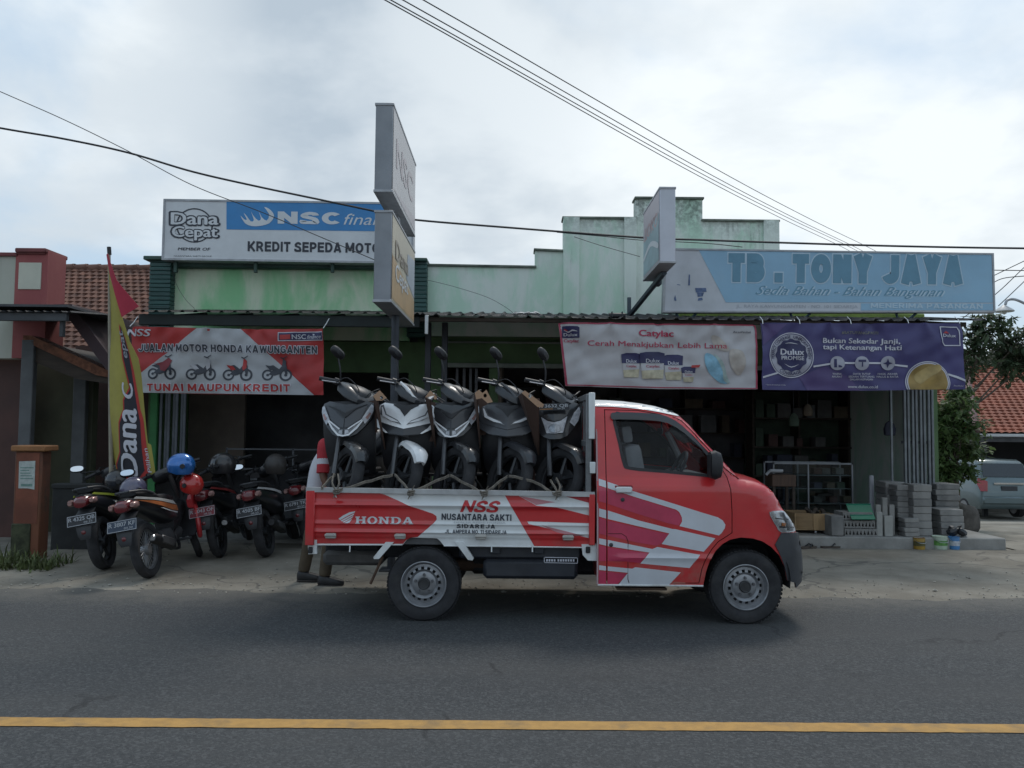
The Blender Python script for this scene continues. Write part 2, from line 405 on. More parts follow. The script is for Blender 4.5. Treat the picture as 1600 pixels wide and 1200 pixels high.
def block_text(ar, txt, a, b_, cap, mat, w=.004, T=.2, e=0, shear=0, gap=.11, name='lettering'):
    """lettering spanning photo points a -> b_ along its baseline"""
    x = 0; items = []
    for ch in txt:
        wd, st = glyph(ch, T)
        for k, s in enumerate(st): items.append((x, s, k))
        x += wd + (gap if ch != ' ' else .05)
    tot = x - gap; dx, dy = b_[0] - a[0], b_[1] - a[1]; Ln = math.hypot(dx, dy); nx, ny = dy / Ln, -dx / Ln
    if ar.uv(0, 0)[1] < ar.uv(0, 1)[1]: nx, ny = -nx, -ny
    bm = bmesh.new()
    for (x0, s, k) in items:
        L, Rr = ribbon(s, T, e); b2 = bmesh.new(); vl = []
        for p, q in zip(L, Rr):
            r = []
            for z in (p, q):
                f = (x0 + z.x + shear * z.y) / tot; h = z.y * cap; v = ar.uv(a[0] + dx * f + nx * h, a[1] + dy * f + ny * h); r.append(b2.verts.new((v[0], v[1], 0)))
            vl.append(r)
        for i in range(len(vl) - 1): b2.faces.new((vl[i][0], vl[i][1], vl[i + 1][1], vl[i + 1][0]))
        sheet_bm(b2, ar.fn, ar.g, (w + k * .0004) * ar.ws)
        me = bpy.data.meshes.new('x'); b2.to_mesh(me); b2.free(); bm.from_mesh(me); bpy.data.meshes.remove(me)
    bmesh.ops.recalc_face_normals(bm, faces=bm.faces)
    return from_bm(name, bm, mat, ar.p, ar.world, False, recalc=False)
def explode(o):
    """one object for every separate piece of a mesh, all under the same name"""
    bm = bmesh.new(); bm.from_mesh(o.data); seen = set(); isl = []
    for f in bm.faces:
        if f.index in seen: continue
        st = [f]; cur = []; seen.add(f.index)
        while st:
            g = st.pop(); cur.append(g.index)
            for e in g.edges:
                for h in e.link_faces:
                    if h.index not in seen: seen.add(h.index); st.append(h)
        isl.append(set(cur))
    bm.free()
    if len(isl) < 2: return
    src = o.data
    for k, s in enumerate(isl):
        b2 = bmesh.new(); b2.from_mesh(src); bmesh.ops.delete(b2, geom=[f for f in b2.faces if f.index not in s], context='FACES')
        me = bpy.data.meshes.new(o.name); b2.to_mesh(me); b2.free()
        for m in src.materials:
            if not len(me.materials): me.materials.append(m)
        if k == 0: o.data = me
        else:
            c = o.copy(); c.data = me; COL.objects.link(c)

def curve_tube(pts, r, n=6, k=6): return MB().tube(spl([tuple(p) for p in pts], k, False), r, n)
def plane_fn(Y, disp=None):
    if disp is None: return lambda u, v, w: Vector((u, Y - w, v))
    return lambda u, v, w: Vector((u, Y - w - disp(u, v), v))
def uvY(Y):
    def f(px, py):
        p = P(px, py, Y); return (p.x, p.z)
    return f
def sst(a, b, x):
    q = min(1, max(0, (x - a) / (b - a))); return q * q * (3 - 2 * q)

# common paints
black = M('black plastic', (.019, .019, .022), .5, .25, 9)
dkgrey = M('dark grey plastic', (.04, .042, .047), .5, .2, 9)
rubber = M('tyre rubber', (.027, .027, .030), .85, .3, 12, dust=(.09, .085, .08), dustamt=.35)
steel = M('brushed steel', (.5, .5, .52), .38, .15, 20, metal=1)
silver = M('silver wheel paint', (.30, .305, .32), .42, .12, 14, metal=.6, dust=(.16, .15, .14), dustamt=.4)
chrome = M('chrome', (.75, .76, .78), .12, .05, 5, metal=1)
white = M('white paint', (.74, .76, .76), .45, .06, 3, coat=.2, road=.5, dust=(.36, .34, .31), dustamt=.35)
red = M('red paint', (.56, .022, .026), .30, .10, 2.0, coat=.7, road=.55, dust=(.42, .12, .1), dustamt=.22)
magenta = M('faded magenta print', (.50, .045, .10), .35, .15, 3, coat=.4)
# ================================================================ setting: ground, shoulder, road
def gz(x, y):   # the yard falls away behind the shops
    return -1.12 * sst(12.6, 26, y)
asphalt = bpy.data.materials.new('asphalt'); asphalt.use_nodes = True
t = NT(asphalt.node_tree); b = t.n['Principled BSDF']
pos = t.new('ShaderNodeNewGeometry').outputs['Position']
fine = t.noise(pos, 190, 3, .7); big = t.noise(t.mapping(pos, (.35, 1.1, 1)), .8, 7, .6); patch = t.noise(pos, 6, 6, .65)
sm = t.noise(t.mapping(pos, (.5, 5, 1)), 1.4, 6, .6)
ag = t.new('ShaderNodeTexVoronoi'); ag.inputs['Scale'].default_value = 75; t.link(pos, ag.inputs[0])
agc = t.new('ShaderNodeSeparateColor'); t.link(ag.outputs['Color'], agc.inputs[0])
c = t.mix(t.ramp(fine, .3, .75), (.031, .035, .038), (.088, .092, .095))
c = t.mix(t.math('MULTIPLY', t.ramp(agc.outputs[0], .45, .95), .38), c, (.16, .163, .165))
c = t.mix(t.math('MULTIPLY', t.ramp(agc.outputs[1], .72, .95), .42), c, (.022, .023, .025))
c = t.mix(t.math('MULTIPLY', t.ramp(big, .4, .7), .40), c, (.098, .096, .092))
c = t.mix(t.math('MULTIPLY', t.ramp(patch, .55, .8), .35), c, (.035, .036, .038))
c = t.mix(t.math('MULTIPLY', t.ramp(sm, .55, .75), .25), c, (.04, .041, .044))
sp = t.new('ShaderNodeSeparateXYZ'); t.link(pos, sp.inputs[0])
ck = t.new('ShaderNodeTexVoronoi', feature='DISTANCE_TO_EDGE'); ck.inputs['Scale'].default_value = .42
nz2 = t.new('ShaderNodeTexNoise'); nz2.inputs['Scale'].default_value = 1.6; nz2.inputs['Detail'].default_value = 6; t.link(pos, nz2.inputs[0])
s3 = t.new('ShaderNodeVectorMath', operation='SCALE'); t.link(nz2.outputs[1], s3.inputs[0]); s3.inputs['Scale'].default_value = .9
av = t.new('ShaderNodeVectorMath', operation='ADD'); t.link(pos, av.inputs[0]); t.link(s3.outputs[0], av.inputs[1]); t.link(av.outputs[0], ck.inputs[0])
c = t.mix(t.math('MULTIPLY', t.math('MULTIPLY', t.ramp(ck.outputs[0], .010, .003), t.ramp(big, .5, .6)), .6), c, (.02, .02, .021))
oil = t.noise(t.mapping(pos, (.5, 1.2, 1), (4, 2, 0)), 1.5, 5, .6)
c = t.mix(t.math('MULTIPLY', t.ramp(oil, .62, .74), .45), c, (.028, .029, .031))
trk = t.new('ShaderNodeSeparateXYZ'); t.link(pos, trk.inputs[0])
tw = t.math('ABSOLUTE', t.math('SUBTRACT', t.math('ABSOLUTE', t.math('SUBTRACT', trk.outputs[1], 5.75)), .72))
c = t.mix(t.math('MULTIPLY', t.math('MULTIPLY', t.ramp(tw, .45, .0), t.ramp(big, .3, .6)), .3), c, (.052, .054, .057))
edge = t.math('MULTIPLY', t.ramp(t.math('ADD', sp.outputs[1], t.math('MULTIPLY', patch, .9)), 7.35, 8.3), .8)
c = t.mix(edge, c, (.17, .16, .14))
spk = t.new('ShaderNodeTexVoronoi'); spk.inputs['Scale'].default_value = 9; t.link(pos, spk.inputs[0])
c = t.mix(t.math('MULTIPLY', t.ramp(spk.outputs[0], .035, .015), .5), c, (.2, .195, .18))
t.link(c, b.inputs['Base Color']); b.inputs['Roughness'].default_value = .8; b.inputs['Specular IOR Level'].default_value = .35
bn = t.new('ShaderNodeBump'); bn.inputs['Strength'].default_value = .7; bn.inputs['Distance'].default_value = .008
t.link(t.math('ADD', fine, t.math('MULTIPLY', agc.outputs[0], .5)), bn.inputs['Height']); t.link(bn.outputs[0], b.inputs['Normal'])

conc = bpy.data.materials.new('dusty concrete'); conc.use_nodes = True
t = NT(conc.node_tree); b = t.n['Principled BSDF']
pos = t.new('ShaderNodeNewGeometry').outputs['Position']
a = t.noise(pos, 1.1, 8, .62); a2 = t.noise(pos, 5, 8, .68, .3); a3 = t.noise(pos, 60, 4, .7)
c = t.mix(t.ramp(a, .35, .65), (.175, .157, .126), (.28, .256, .212))
c = t.mix(t.math('MULTIPLY', t.ramp(a2, .5, .7), .5), c, (.17, .15, .115))
c = t.mix(t.math('MULTIPLY', t.ramp(a3, .5, .8), .35), c, (.38, .37, .34))
cr = t.new('ShaderNodeTexVoronoi', feature='DISTANCE_TO_EDGE'); cr.inputs['Scale'].default_value = .55
wv = t.new('ShaderNodeVectorMath', operation='ADD'); t.link(pos, wv.inputs[0])
nz = t.new('ShaderNodeTexNoise'); nz.inputs['Scale'].default_value = 2.2; t.link(pos, nz.inputs[0])
sc2 = t.new('ShaderNodeVectorMath', operation='SCALE'); t.link(nz.outputs[1], sc2.inputs[0]); sc2.inputs['Scale'].default_value = .5
t.link(sc2.outputs[0], wv.inputs[1]); t.link(wv.outputs[0], cr.inputs[0])
c = t.mix(t.math('MULTIPLY', t.ramp(cr.outputs[0], .012, .004), .55), c, (.07, .066, .06))
t.link(c, b.inputs['Base Color']); b.inputs['Roughness'].default_value = .9
bn = t.new('ShaderNodeBump'); bn.inputs['Strength'].default_value = .5; bn.inputs['Distance'].default_value = .015
t.link(t.math('ADD', a2, t.math('MULTIPLY', a3, .5)), bn.inputs['Height']); t.link(bn.outputs[0], b.inputs['Normal'])

earth = M('trampled earth and gravel', (.20, .185, .155), .95, .35, 1.6, bump=.6, bscale=30, dust=(.34, .33, .30), dustamt=.6)

def grid_sheet(name, xs, ys, zf, mat):
    bm = bmesh.new(); g = [[bm.verts.new((x, y, zf(x, y))) for x in xs] for y in ys]
    for j in range(len(ys) - 1):
        for i in range(len(xs) - 1): bm.faces.new((g[j][i], g[j][i + 1], g[j + 1][i + 1], g[j + 1][i]))
    return from_bm(name, bm, mat, None, True, True)
def fr(a, b, n): return [a + (b - a) * i / n for i in range(n + 1)]
gnd = grid_sheet('ground', [-900, -300, -100, -40] + fr(-20, 40, 30) + [100, 300, 900], [-900, -200, -40] + fr(-8, 34, 42) + [60, 140, 400, 900], lambda x, y: gz(x, y) - .012, earth)
props(gnd, kind='structure')
# paved shoulder in front of the shops
sh_loop = [(-14, 7.3), (16, 7.3), (16, 9.2), (8.9, 11.4), (8.6, 12.5), (6.8, 12.5), (6.8, 10.9), (-5.7, 10.9), (-5.75, 9.3), (-6.2, 8.55), (-14, 8.35)]
sh = sheet('pavement', [sh_loop], lambda u, v, w: Vector((u, v, .0)), conc, g=.5); props(sh, kind='structure')
rnd = random.Random(3)
top = []
x = -60
while x < 60:
    k = 1 if -8 < x < 10 else 6
    top.append((x, 7.72 + .0 * x + .07 * math.sin(x * 1.3) + .05 * math.sin(x * 4.1 + 1) + rnd.uniform(-.05, .05))); x += .13 * k
rd = sheet('road', [[(-300, -5), (300, -5), (300, 7.7)] + top[::-1] + [(-300, 7.7)]], lambda u, v, w: Vector((u, v, .004)), asphalt)
props(rd, kind='structure')
yel = M('worn yellow road paint', (.47, .265, .075), .75, .12, 14, bump=.5, bscale=160, dust=(.16, .125, .08), dustamt=.6)
l0, l1 = G(0, 1126.5), G(1600, 1137.5); l2, l3 = G(0, 1132.5), G(1600, 1143.5)
def line_pt(a, bb, x): q = (x - a.x) / (bb.x - a.x); return a.y + (bb.y - a.y) * q
loop = []
for i in range(801):
    x = -20 + i / 20; loop.append((x, line_pt(l2, l3, x) - .035 + rnd.uniform(-.0035, .0035)))
for i in range(801):
    x = 20 - i / 20; loop.append((x, line_pt(l0, l1, x) + .035 + rnd.uniform(-.0035, .0035)))
yl = sheet('road_line', [loop], lambda u, v, w: Vector((u, v, .008)), yel); props(yl, kind='structure')

# loose stones and grit along the edge of the road
mb = MB()
stone = M('grit', (.32, .30, .26), .9, .45, 30)
for i in range(1000):
    x = rnd.uniform(-6.5, 8.5); y = 7.72 + abs(rnd.gauss(0, .55)) * (1 if rnd.random() < .8 else 3) - .12
    if y > 10.6: continue
    r = rnd.uniform(.004, .013) * (1.9 if rnd.random() < .05 else 1)
    mb.ball((x, y, .004 + r * .3), r, 5, (rnd.uniform(.8, 1.6), rnd.uniform(.7, 1.3), .6))
grit = mb.build('gravel', stone, smooth=False); props(grit, 'loose grit and small stones along the road edge', 'gravel', kind='stuff')
# weeds at the foot of the gate pillar
weed = M('weed leaves', (.075, .10, .03), .7, .4, 9, dust=(.15, .14, .07), dustamt=.5)
mb = MB()
for i in range(2600):
    x = rnd.uniform(-8.6, -4.95); y = 8.75 + rnd.uniform(-.28, .6) + (x + 6) * -.06 + rnd.gauss(0, .07)
    if x > -5.6 and y < 8.75: y += .25
    h = abs(rnd.gauss(.03, .045)) * (1.0 + .8 * math.sin(x * 7) ** 2) + .015; a = rnd.uniform(0, 6.28); b_ = rnd.uniform(.02, .14); wd = rnd.uniform(.003, .013)
    p = Vector((x, y, 0)); d = Vector((math.cos(a), math.sin(a), 0)); s_ = Vector((-d.y, d.x, 0)) * wd
    mb.add([p - s_, p + s_, p + d * b_ * .4 + Vector((0, 0, h * .7)) + s_ * .8, p + d * b_ + Vector((0, 0, h)), p + d * b_ * .4 + Vector((0, 0, h * .7)) - s_ * .8], [[0, 1, 2, 4], [4, 2, 3]])
gr = mb.build('grass', weed, smooth=False); props(gr, 'straggly green weeds and grass below the brown gate pillar', 'grass', kind='stuff')

# ================================================================ shop buildings
def solid(name, loops, Y, thick, mat, parent):      # wall with openings, front face in plane y=Y
    return sheet(name, loops, plane_fn(Y), mat, parent, None, 0, thick)
def pz(py, Y, px=800): return P(px, py, Y).z
def px_(px, Y, py=560): return P(px, py, Y).x
YF = 12.5
def rect(x0, z0, x1, z1): return [(x0, z0), (x1, z0), (x1, z1), (x0, z1)]
mint_white = stain_wall('stained white green plaster', (.74, .81, .74), (.52, .74, .58), (.085, .095, .08), 4.95, 2.0, .85, 1.25)
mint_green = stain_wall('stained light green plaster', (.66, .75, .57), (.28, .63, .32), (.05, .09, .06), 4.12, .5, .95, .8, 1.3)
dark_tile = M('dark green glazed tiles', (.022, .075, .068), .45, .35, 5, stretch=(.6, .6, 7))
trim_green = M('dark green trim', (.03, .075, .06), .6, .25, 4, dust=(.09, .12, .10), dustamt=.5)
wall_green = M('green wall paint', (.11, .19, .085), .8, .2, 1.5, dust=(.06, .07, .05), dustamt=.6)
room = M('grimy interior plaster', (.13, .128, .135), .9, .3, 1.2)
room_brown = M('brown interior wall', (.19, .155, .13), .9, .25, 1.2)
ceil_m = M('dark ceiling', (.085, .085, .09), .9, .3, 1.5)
tin = M('weathered roofing tin', (.085, .088, .095), .6, .35, 2.5, dust=(.16, .13, .10), dustamt=.5)
tin_dark = M('dark painted roofing tin', (.022, .03, .03), .6, .3, 2.5, dust=(.06, .065, .06), dustamt=.4)
concrete = M('raw concrete', (.27, .265, .25), .9, .2, 3, bump=.4, bscale=40, dust=(.15, .14, .12), dustamt=.5)
wood = M('dark timber', (.05, .038, .03), .8, .3, 3, stretch=(1, 1, 8))
XL, XM, XR = px_(237, YF, 450), px_(667, YF, 450), px_(1463, YF, 480)

def roof_sheet(name, x0, x1, Y0, z0, Y1, z1, mat, parent, per=.17, amp=.026, ragged=.0, sag=.0, seed=1):
    rn = random.Random(seed); xs = []; x = x0
    while x < x1:
        for f_, h_ in ((0, 0), (.30, 0), (.45, 1), (.58, 1), (.73, 0)): xs.append((x + f_ * per, h_ * amp))
        x += per
    bm = bmesh.new(); rows = []
    jag = {}
    for j, q in enumerate(fr(0, 1, 5)):
        row = []
        for (x, h) in xs:
            if j == 0:
                k = int((x - x0) / .76); jag.setdefault(k, rn.uniform(-ragged, ragged))
            yy = Y0 + (Y1 - Y0) * q + (jag[int((x - x0) / .76)] if j == 0 else 0)
            row.append(bm.verts.new((x, yy, z0 + (z1 - z0) * q + h + (jag.get(int((x - x0) / .76), 0) * .25) - sag * math.sin(3.0 * (x - x0) / (x1 - x0)) * (1 - q))))
        rows.append(row)
    for j in range(len(rows) - 1):
        for i in range(len(xs) - 1): bm.faces.new((rows[j][i], rows[j][i + 1], rows[j + 1][i + 1], rows[j + 1][i]))
    bmesh.ops.solidify(bm, geom=bm.faces[:], thickness=.004)
    return from_bm(name, bm, mat, parent, True, True, 25)

# ---- left: green finance shop
A = thing('shop_building', 'green painted shop with dark tiled pilasters behind the parked motorcycles', 'shop', ((XL + XM) / 2, YF, 0))
zc0, zc1 = pz(481, YF, 450), pz(420, YF, 450)
solid('parapet_wall', [rect(XL + .28, zc0 - .5, XM - .28, zc1 + .02)], YF + .03, .2, mint_green, A)
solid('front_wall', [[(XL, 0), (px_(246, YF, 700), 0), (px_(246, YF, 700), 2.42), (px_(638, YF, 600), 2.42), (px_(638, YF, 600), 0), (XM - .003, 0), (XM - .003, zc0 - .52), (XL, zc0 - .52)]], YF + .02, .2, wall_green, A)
for (a, b_) in ((235, 268), (637, 667)):
    x0, x1 = px_(a, YF - .1, 450), px_(b_, YF - .1, 450); m_ = MB(); z = zc0 - .45
    while z < pz(409, YF, 450) - .05:
        m_.box(((x0 + x1) / 2, YF, z + .032), (x1 - x0, .30, .061), .006); z += .066
    m_.build('pilaster', dark_tile, A)
m_ = MB()
m_.box2((XL - .05, YF - .22, pz(412, YF, 450)), (XL + .38, YF + .25, pz(406, YF, 450)), .01).box2((XM - .36, YF - .22, pz(412, YF, 650)), (XM + .02, YF + .25, pz(407, YF, 650)), .01)
m_.box2((XL + .34, YF - .1, pz(421, YF, 450)), (XM - .33, YF + .22, pz(409, YF, 450)), .015)
m_.build('cornice', trim_green, A)
m_ = MB().box2((XL, YF + .24, 0), (XL + .15, 18, 3.4)).box2((XM - .16, YF + .24, 0), (XM - .01, 18, 3.4)); m_.build('side_wall', wall_green, A)
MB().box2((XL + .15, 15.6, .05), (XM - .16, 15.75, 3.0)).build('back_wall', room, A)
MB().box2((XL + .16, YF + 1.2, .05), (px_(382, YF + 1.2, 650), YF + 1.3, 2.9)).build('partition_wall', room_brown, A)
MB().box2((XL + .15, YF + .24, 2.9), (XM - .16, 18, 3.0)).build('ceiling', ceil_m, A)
MB().box2((XL, YF - 1.6, -.05), (XM, 15.6, .05), .01).build('floor_slab', concrete, A)
MB().box2((XL - .1, YF + .24, 3.4), (XM - .01, 18, 3.5)).build('roof_slab', concrete, A)
MB().box2((px_(243, YF - .06, 700) - .08, YF - .12, 0), (px_(243, YF - .06, 700) + .03, YF + .01, 2.6), .006).build('door_post', M('bright green post paint', (.06, .27, .09), .6, .2, 3), A)
slat = M('grey steel shutter', (.16, .175, .20), .5, .2, 5, metal=.3, dust=(.10, .09, .08), dustamt=.4)
x0, x1 = px_(248, YF - .05, 690), px_(291, YF - .05, 690); n = 7
for i in range(n):
    xx = x0 + (x1 - x0) * (i + .5) / n; MB().box((xx, YF - .07 + (i % 2) * .05, 1.25), ((x1 - x0) / n * .72, .03, 2.3), .008).build('shutter_slat', slat, A)
roof_sheet('canopy_roof', px_(214, 10.3, 485), px_(656, 10.3, 490), 10.3, pz(489, 10.3, 430), YF, 3.36, tin_dark, A, .168, .024, .02)
m_ = MB().box2((px_(216, 10.34, 485), 10.36, pz(510, 10.4, 430)), (px_(655, 10.3, 490), 10.42, pz(493, 10.4, 430)), .006)
for i in range(6):
    x = px_(220, 10.3, 485) + i * .72; m_.tube([(x, 10.42, pz(499, 10.4, 430)), (x, YF, 3.31)], .025, 6)
m_.build('canopy_frame', M('dark painted frame', (.018, .026, .026), .7, .3, 3), A)

# ---- right: building-material shop with a stepped parapet
B = thing('shop_building', 'long pale building supply shop with stepped rain streaked parapet', 'shop', ((XM + XR) / 2, YF, 0))
pp = [(668, 500), (668, 415), (836, 418), (836, 391), (880.5, 393), (880.5, 341), (993.5, 342), (993.5, 310), (1098, 311), (1098, 345), (1216.5, 346.5), (1216.5, 500)]
lp = [uvY(YF)(*q) for q in pp]; zb = 3.0
lp[0] = (lp[0][0], zb); lp[-1] = (lp[-1][0], zb)
sheet('parapet_wall', [lp], plane_fn(YF + .02), mint_white, B, None, 0, .22)
m_ = MB()
for a, b_, y in ((880, 905, 341), (975, 994, 341), (1193, 1217, 346)):
    m_.box2((px_(a, YF, 400), YF - .04, zb + .05), (px_(b_, YF, 400), YF + .018, pz(y, YF, (a + b_) / 2) + .012), .004)
m_.build('parapet_pier', mint_white, B)
m_ = MB()
for i in range(1, len(pp) - 2, 2):
    (xa, za), (xb, zb2) = lp[i], lp[i + 1]
    m_.box(((xa + xb) / 2, YF + .13, (za + zb2) / 2 + .012), (abs(xb - xa) + .04, .30, .035), .006, Matrix.Rotation(-math.atan2(zb2 - za, xb - xa), 3, 'Y'))
m_.build('parapet_coping', M('mossy coping', (.16, .18, .15), .9, .4, 4), B)
xo = [px_(690, YF, 600), px_(764, YF, 600), px_(778, YF, 600), px_(1458, YF, 600)]
H0 = pz(574, YF, 900)
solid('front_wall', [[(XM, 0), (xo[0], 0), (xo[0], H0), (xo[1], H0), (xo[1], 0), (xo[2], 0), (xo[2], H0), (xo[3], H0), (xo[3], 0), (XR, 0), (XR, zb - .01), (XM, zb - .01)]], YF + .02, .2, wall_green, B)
MB().box2((xo[0], YF - .05, H0 - .02), (XR, YF + .01, H0 + .05), .006).box2((XM + .3, YF - .04, pz(534, YF, 800) - .03), (px_(905, YF, 534), YF + .01, pz(534, YF, 800)), .006).build('lintel', M('pale lintel', (.22, .25, .22), .8, .2, 3), B)
MB().box2((XM, YF + .24, .05), (XM + .15, 18, 3.2)).box2((XR - .15, YF + .24, .05), (XR, 18, 3.2)).build('side_wall', mint_white, B)
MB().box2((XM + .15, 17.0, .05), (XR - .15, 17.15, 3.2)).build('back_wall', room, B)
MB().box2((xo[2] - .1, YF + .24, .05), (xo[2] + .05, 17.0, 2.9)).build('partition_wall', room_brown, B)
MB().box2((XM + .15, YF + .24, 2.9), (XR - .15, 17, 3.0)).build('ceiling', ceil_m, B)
MB().box2((XM, YF + .24, 3.22), (XR, 18, 3.3)).build('roof_slab', concrete, B)
MB().box2((XM + .01, 10.93, -.02), (XR + .05, 17, .15), .015).build('floor_slab', concrete, B)
CZ = pz(495, 10.3, 1000)
roof_sheet('canopy_roof', px_(650, 10.3, 490), px_(1545, 10.3, 498), 10.3, CZ + .0, YF, 3.36, tin, B, .172, .026, .03, .03, 4)
m_ = MB().box2((px_(652, 10.35, 490), 10.37, CZ - .075), (px_(1515, 10.3, 498), 10.42, CZ - .02), .006)
for i in range(11):
    x = px_(660, 10.3, 490) + i * .70; m_.tube([(x, 10.42, CZ - .05), (x, YF, 3.31)], .028, 6)
m_.build('canopy_frame', wood, B)
m_ = MB()
for a in (664, 690): m_.box2((px_(a, 10.9, 560), 10.88, .0), (px_(a + 9, 10.9, 560), 10.96, CZ - .02), .005)
m_.build('canopy_post', M('dark steel post', (.035, .038, .045), .6, .3, 4, metal=.3), B)
m_ = MB()
for i, a in enumerate((672, 684, 712, 723, 733, 742)):
    x = px_(a, YF + .12, 590); m_.box2((x, YF + .1, .1), (x + .045, YF + .13, H0 - .02), .004)
m_.build('window_bar', M('grey painted bars', (.12, .125, .135), .6, .2, 4), B)
MB().box2((px_(664, 10.28, 510), 10.26, pz(522, 10.28, 670)), (px_(669, 10.28, 510), 10.3, pz(493, 10.28, 670)), .004).build('downpipe', white, B)
# white sacking caught on the canopy edge, rolled tarpaulin on the roof
sk = thing('plastic_sheet', 'crumpled white plastic sheet caught on the canopy edge', 'plastic sheet', P(815, 490, 10.5))
mb = MB(); 
for i in range(7): mb.ball(P(806 + i * 5.5, 489.5 + rnd.uniform(-.8, .8), 10.42 + rnd.uniform(0, .1)), .035, 8, (1.5, 1.2, .4), Matrix.Rotation(rnd.uniform(-.4, .4), 3, 'Y'))
mb.build('sheet_fold', M('dirty white plastic', (.5, .5, .5), .6, .2, 9), sk)
rl = thing('tarpaulin_roll', 'short black rolled tarpaulin lying on the canopy above the white banner', 'tarpaulin', P(964, 495, 10.6))
mb = MB(); mb.lathe([(.0, -.11), (.035, -.11), (.038, -.1), (.038, .1), (.035, .11), (0, .11)], P(964, 493.5, 10.55), 'X', 12); mb.build('roll', black, rl)
mb = MB(); mb.box(P(956, 492, 10.55), (.015, .08, .08), .003).box(P(972, 492, 10.55), (.015, .08, .08), .003); mb.build('tie_band', dkgrey, rl)

# folding gate: bundle of upright bars at the right corner
gx0, gx1 = px_(1411, 11.75, 700), px_(1461, 11.75, 700)
FG = thing('folding_gate', 'folded grey lattice gate standing at the right corner of the supply shop', 'gate', ((gx0 + gx1) / 2, 11.75, .15))
bar = M('galvanised bars', (.20, .22, .235), .5, .2, 6, metal=.4, dust=(.12, .11, .10), dustamt=.4)
n = 8
for i in range(n):
    x = gx0 + (gx1 - gx0) * (i + .5) / n
    MB().box((x, 11.75 + (i % 2) * .012, 1.55), (.036, .045, 2.8), .006).build('gate_bar', bar, FG)
MB().box2((gx0 - .16, 11.78, .15), (gx0 - .13, 11.81, 2.95), .004).box2((gx0, 11.79, 1.4), (gx1, 11.80, 1.44)).box2((gx0, 11.79, 2.5), (gx1, 11.80, 2.54)).build('gate_rail', bar, FG)

# goods inside the supply shop
def crate(name, label, cat, c, d, mat, group=None, bev=.004):
    o = MB().box(c, d, bev).build(name, mat); 
    me = o.data; me.transform(Matrix.Translation(-Vector((c[0], c[1], c[2] - d[2] / 2)))); o.location = (c[0], c[1], c[2] - d[2] / 2); MW[o] = Matrix.Translation(o.location)
    return props(o, label, cat, group)
shelf = thing('shelving', 'dim timber shelving along the back wall of the supply shop', 'shelves', (3.5, 16.7, .15))
m_ = MB()
for z in (.5, 1.0, 1.5, 2.0, 2.45): m_.box((2.9, 16.7, z), (6.8, .5, .03))
m_.build('shelf_board', wood, shelf)
m_ = MB()
for i in range(6): m_.box((-.45 + i * 1.34, 16.72, 1.35), (.04, .45, 2.4))
m_.build('shelf_post', wood, shelf)
cols = [(.12, .115, .11), (.06, .085, .06), (.13, .10, .07), (.055, .06, .09), (.10, .055, .05), (.15, .15, .15)]
gm = [M('carton %s' % w_, c, .8, .2, 5) for w_, c in zip(('grey', 'green', 'brown', 'blue', 'red', 'pale'), cols)]
for z in (.5, 1.0, 1.5, 2.0):
    x = -.3
    while x < 6.1:
        w_ = rnd.uniform(.15, .42); h_ = rnd.uniform(.14, .36); gxx = x + w_ / 2
        if rnd.random() < .62:
            crate('carton', 'carton stored on the dim shelving at the back of the shop', 'carton', (gxx, 16.62, z + .016 + h_ / 2), (w_, .3, h_), gm[rnd.randrange(6)], 'cartons on the back shelves')
        x += w_ + rnd.uniform(.03, .2)
GR = thing('goods_rack', 'dim rack of goods along the right side of the supply shop', 'rack', (5.6, 15.5, .15))
m_ = MB()
for z in (.7, 1.25, 1.8, 2.35): m_.box((5.55, 15.6, z), (1.9, .5, .03))
m_.build('shelf_board', wood, GR)
m_ = MB()
for x in (4.62, 5.5, 6.45): m_.box((x, 15.6, 1.35), (.04, .45, 2.4))
m_.build('shelf_post', wood, GR)
MB().box2((4.6, 15.86, .15), (6.5, 15.88, 2.55)).build('back_panel', gm[1], GR)
for z in (.15, .7, 1.25, 1.8):
    x = 4.66
    while x < 6.35:
        w_ = rnd.uniform(.10, .30); h_ = rnd.uniform(.15, .42)
        if rnd.random() < .92: crate('carton', 'carton stored on the dim rack at the right side of the shop', 'carton', (x + w_ / 2, 15.5, z + .017 + h_ / 2), (w_, .28, h_), gm[rnd.randrange(6)], 'cartons on the right rack')
        x += w_ + rnd.uniform(.02, .1)
# things hanging in the doorway, barely seen
for i, (px, py, s_) in enumerate(((1240, 655, .10), (1390, 668, .11), (1262, 640, .09))):
    c = P(px, py, 13.2); o = thing('hanging_bag', 'dark bag of goods hanging in the shop doorway', 'bag', (c.x, c.y, c.z - s_), group='bags hanging in the doorway')
    MB().loft([ring((c.x, c.y, c.z + z * s_), a * s_, b_ * s_, 12, 3, 'XY') for z, a, b_ in ((-1.2, .5, .3), (-1.1, .8, .5), (-.2, .85, .55), (.6, .6, .35), (1, .15, .12))]).build('bag', gm[(1, 3, 2)[i]], o); MB().tube([(c.x, c.y, c.z + s_), (c.x, c.y, 2.9)], .006, 5).build('string', black, o)

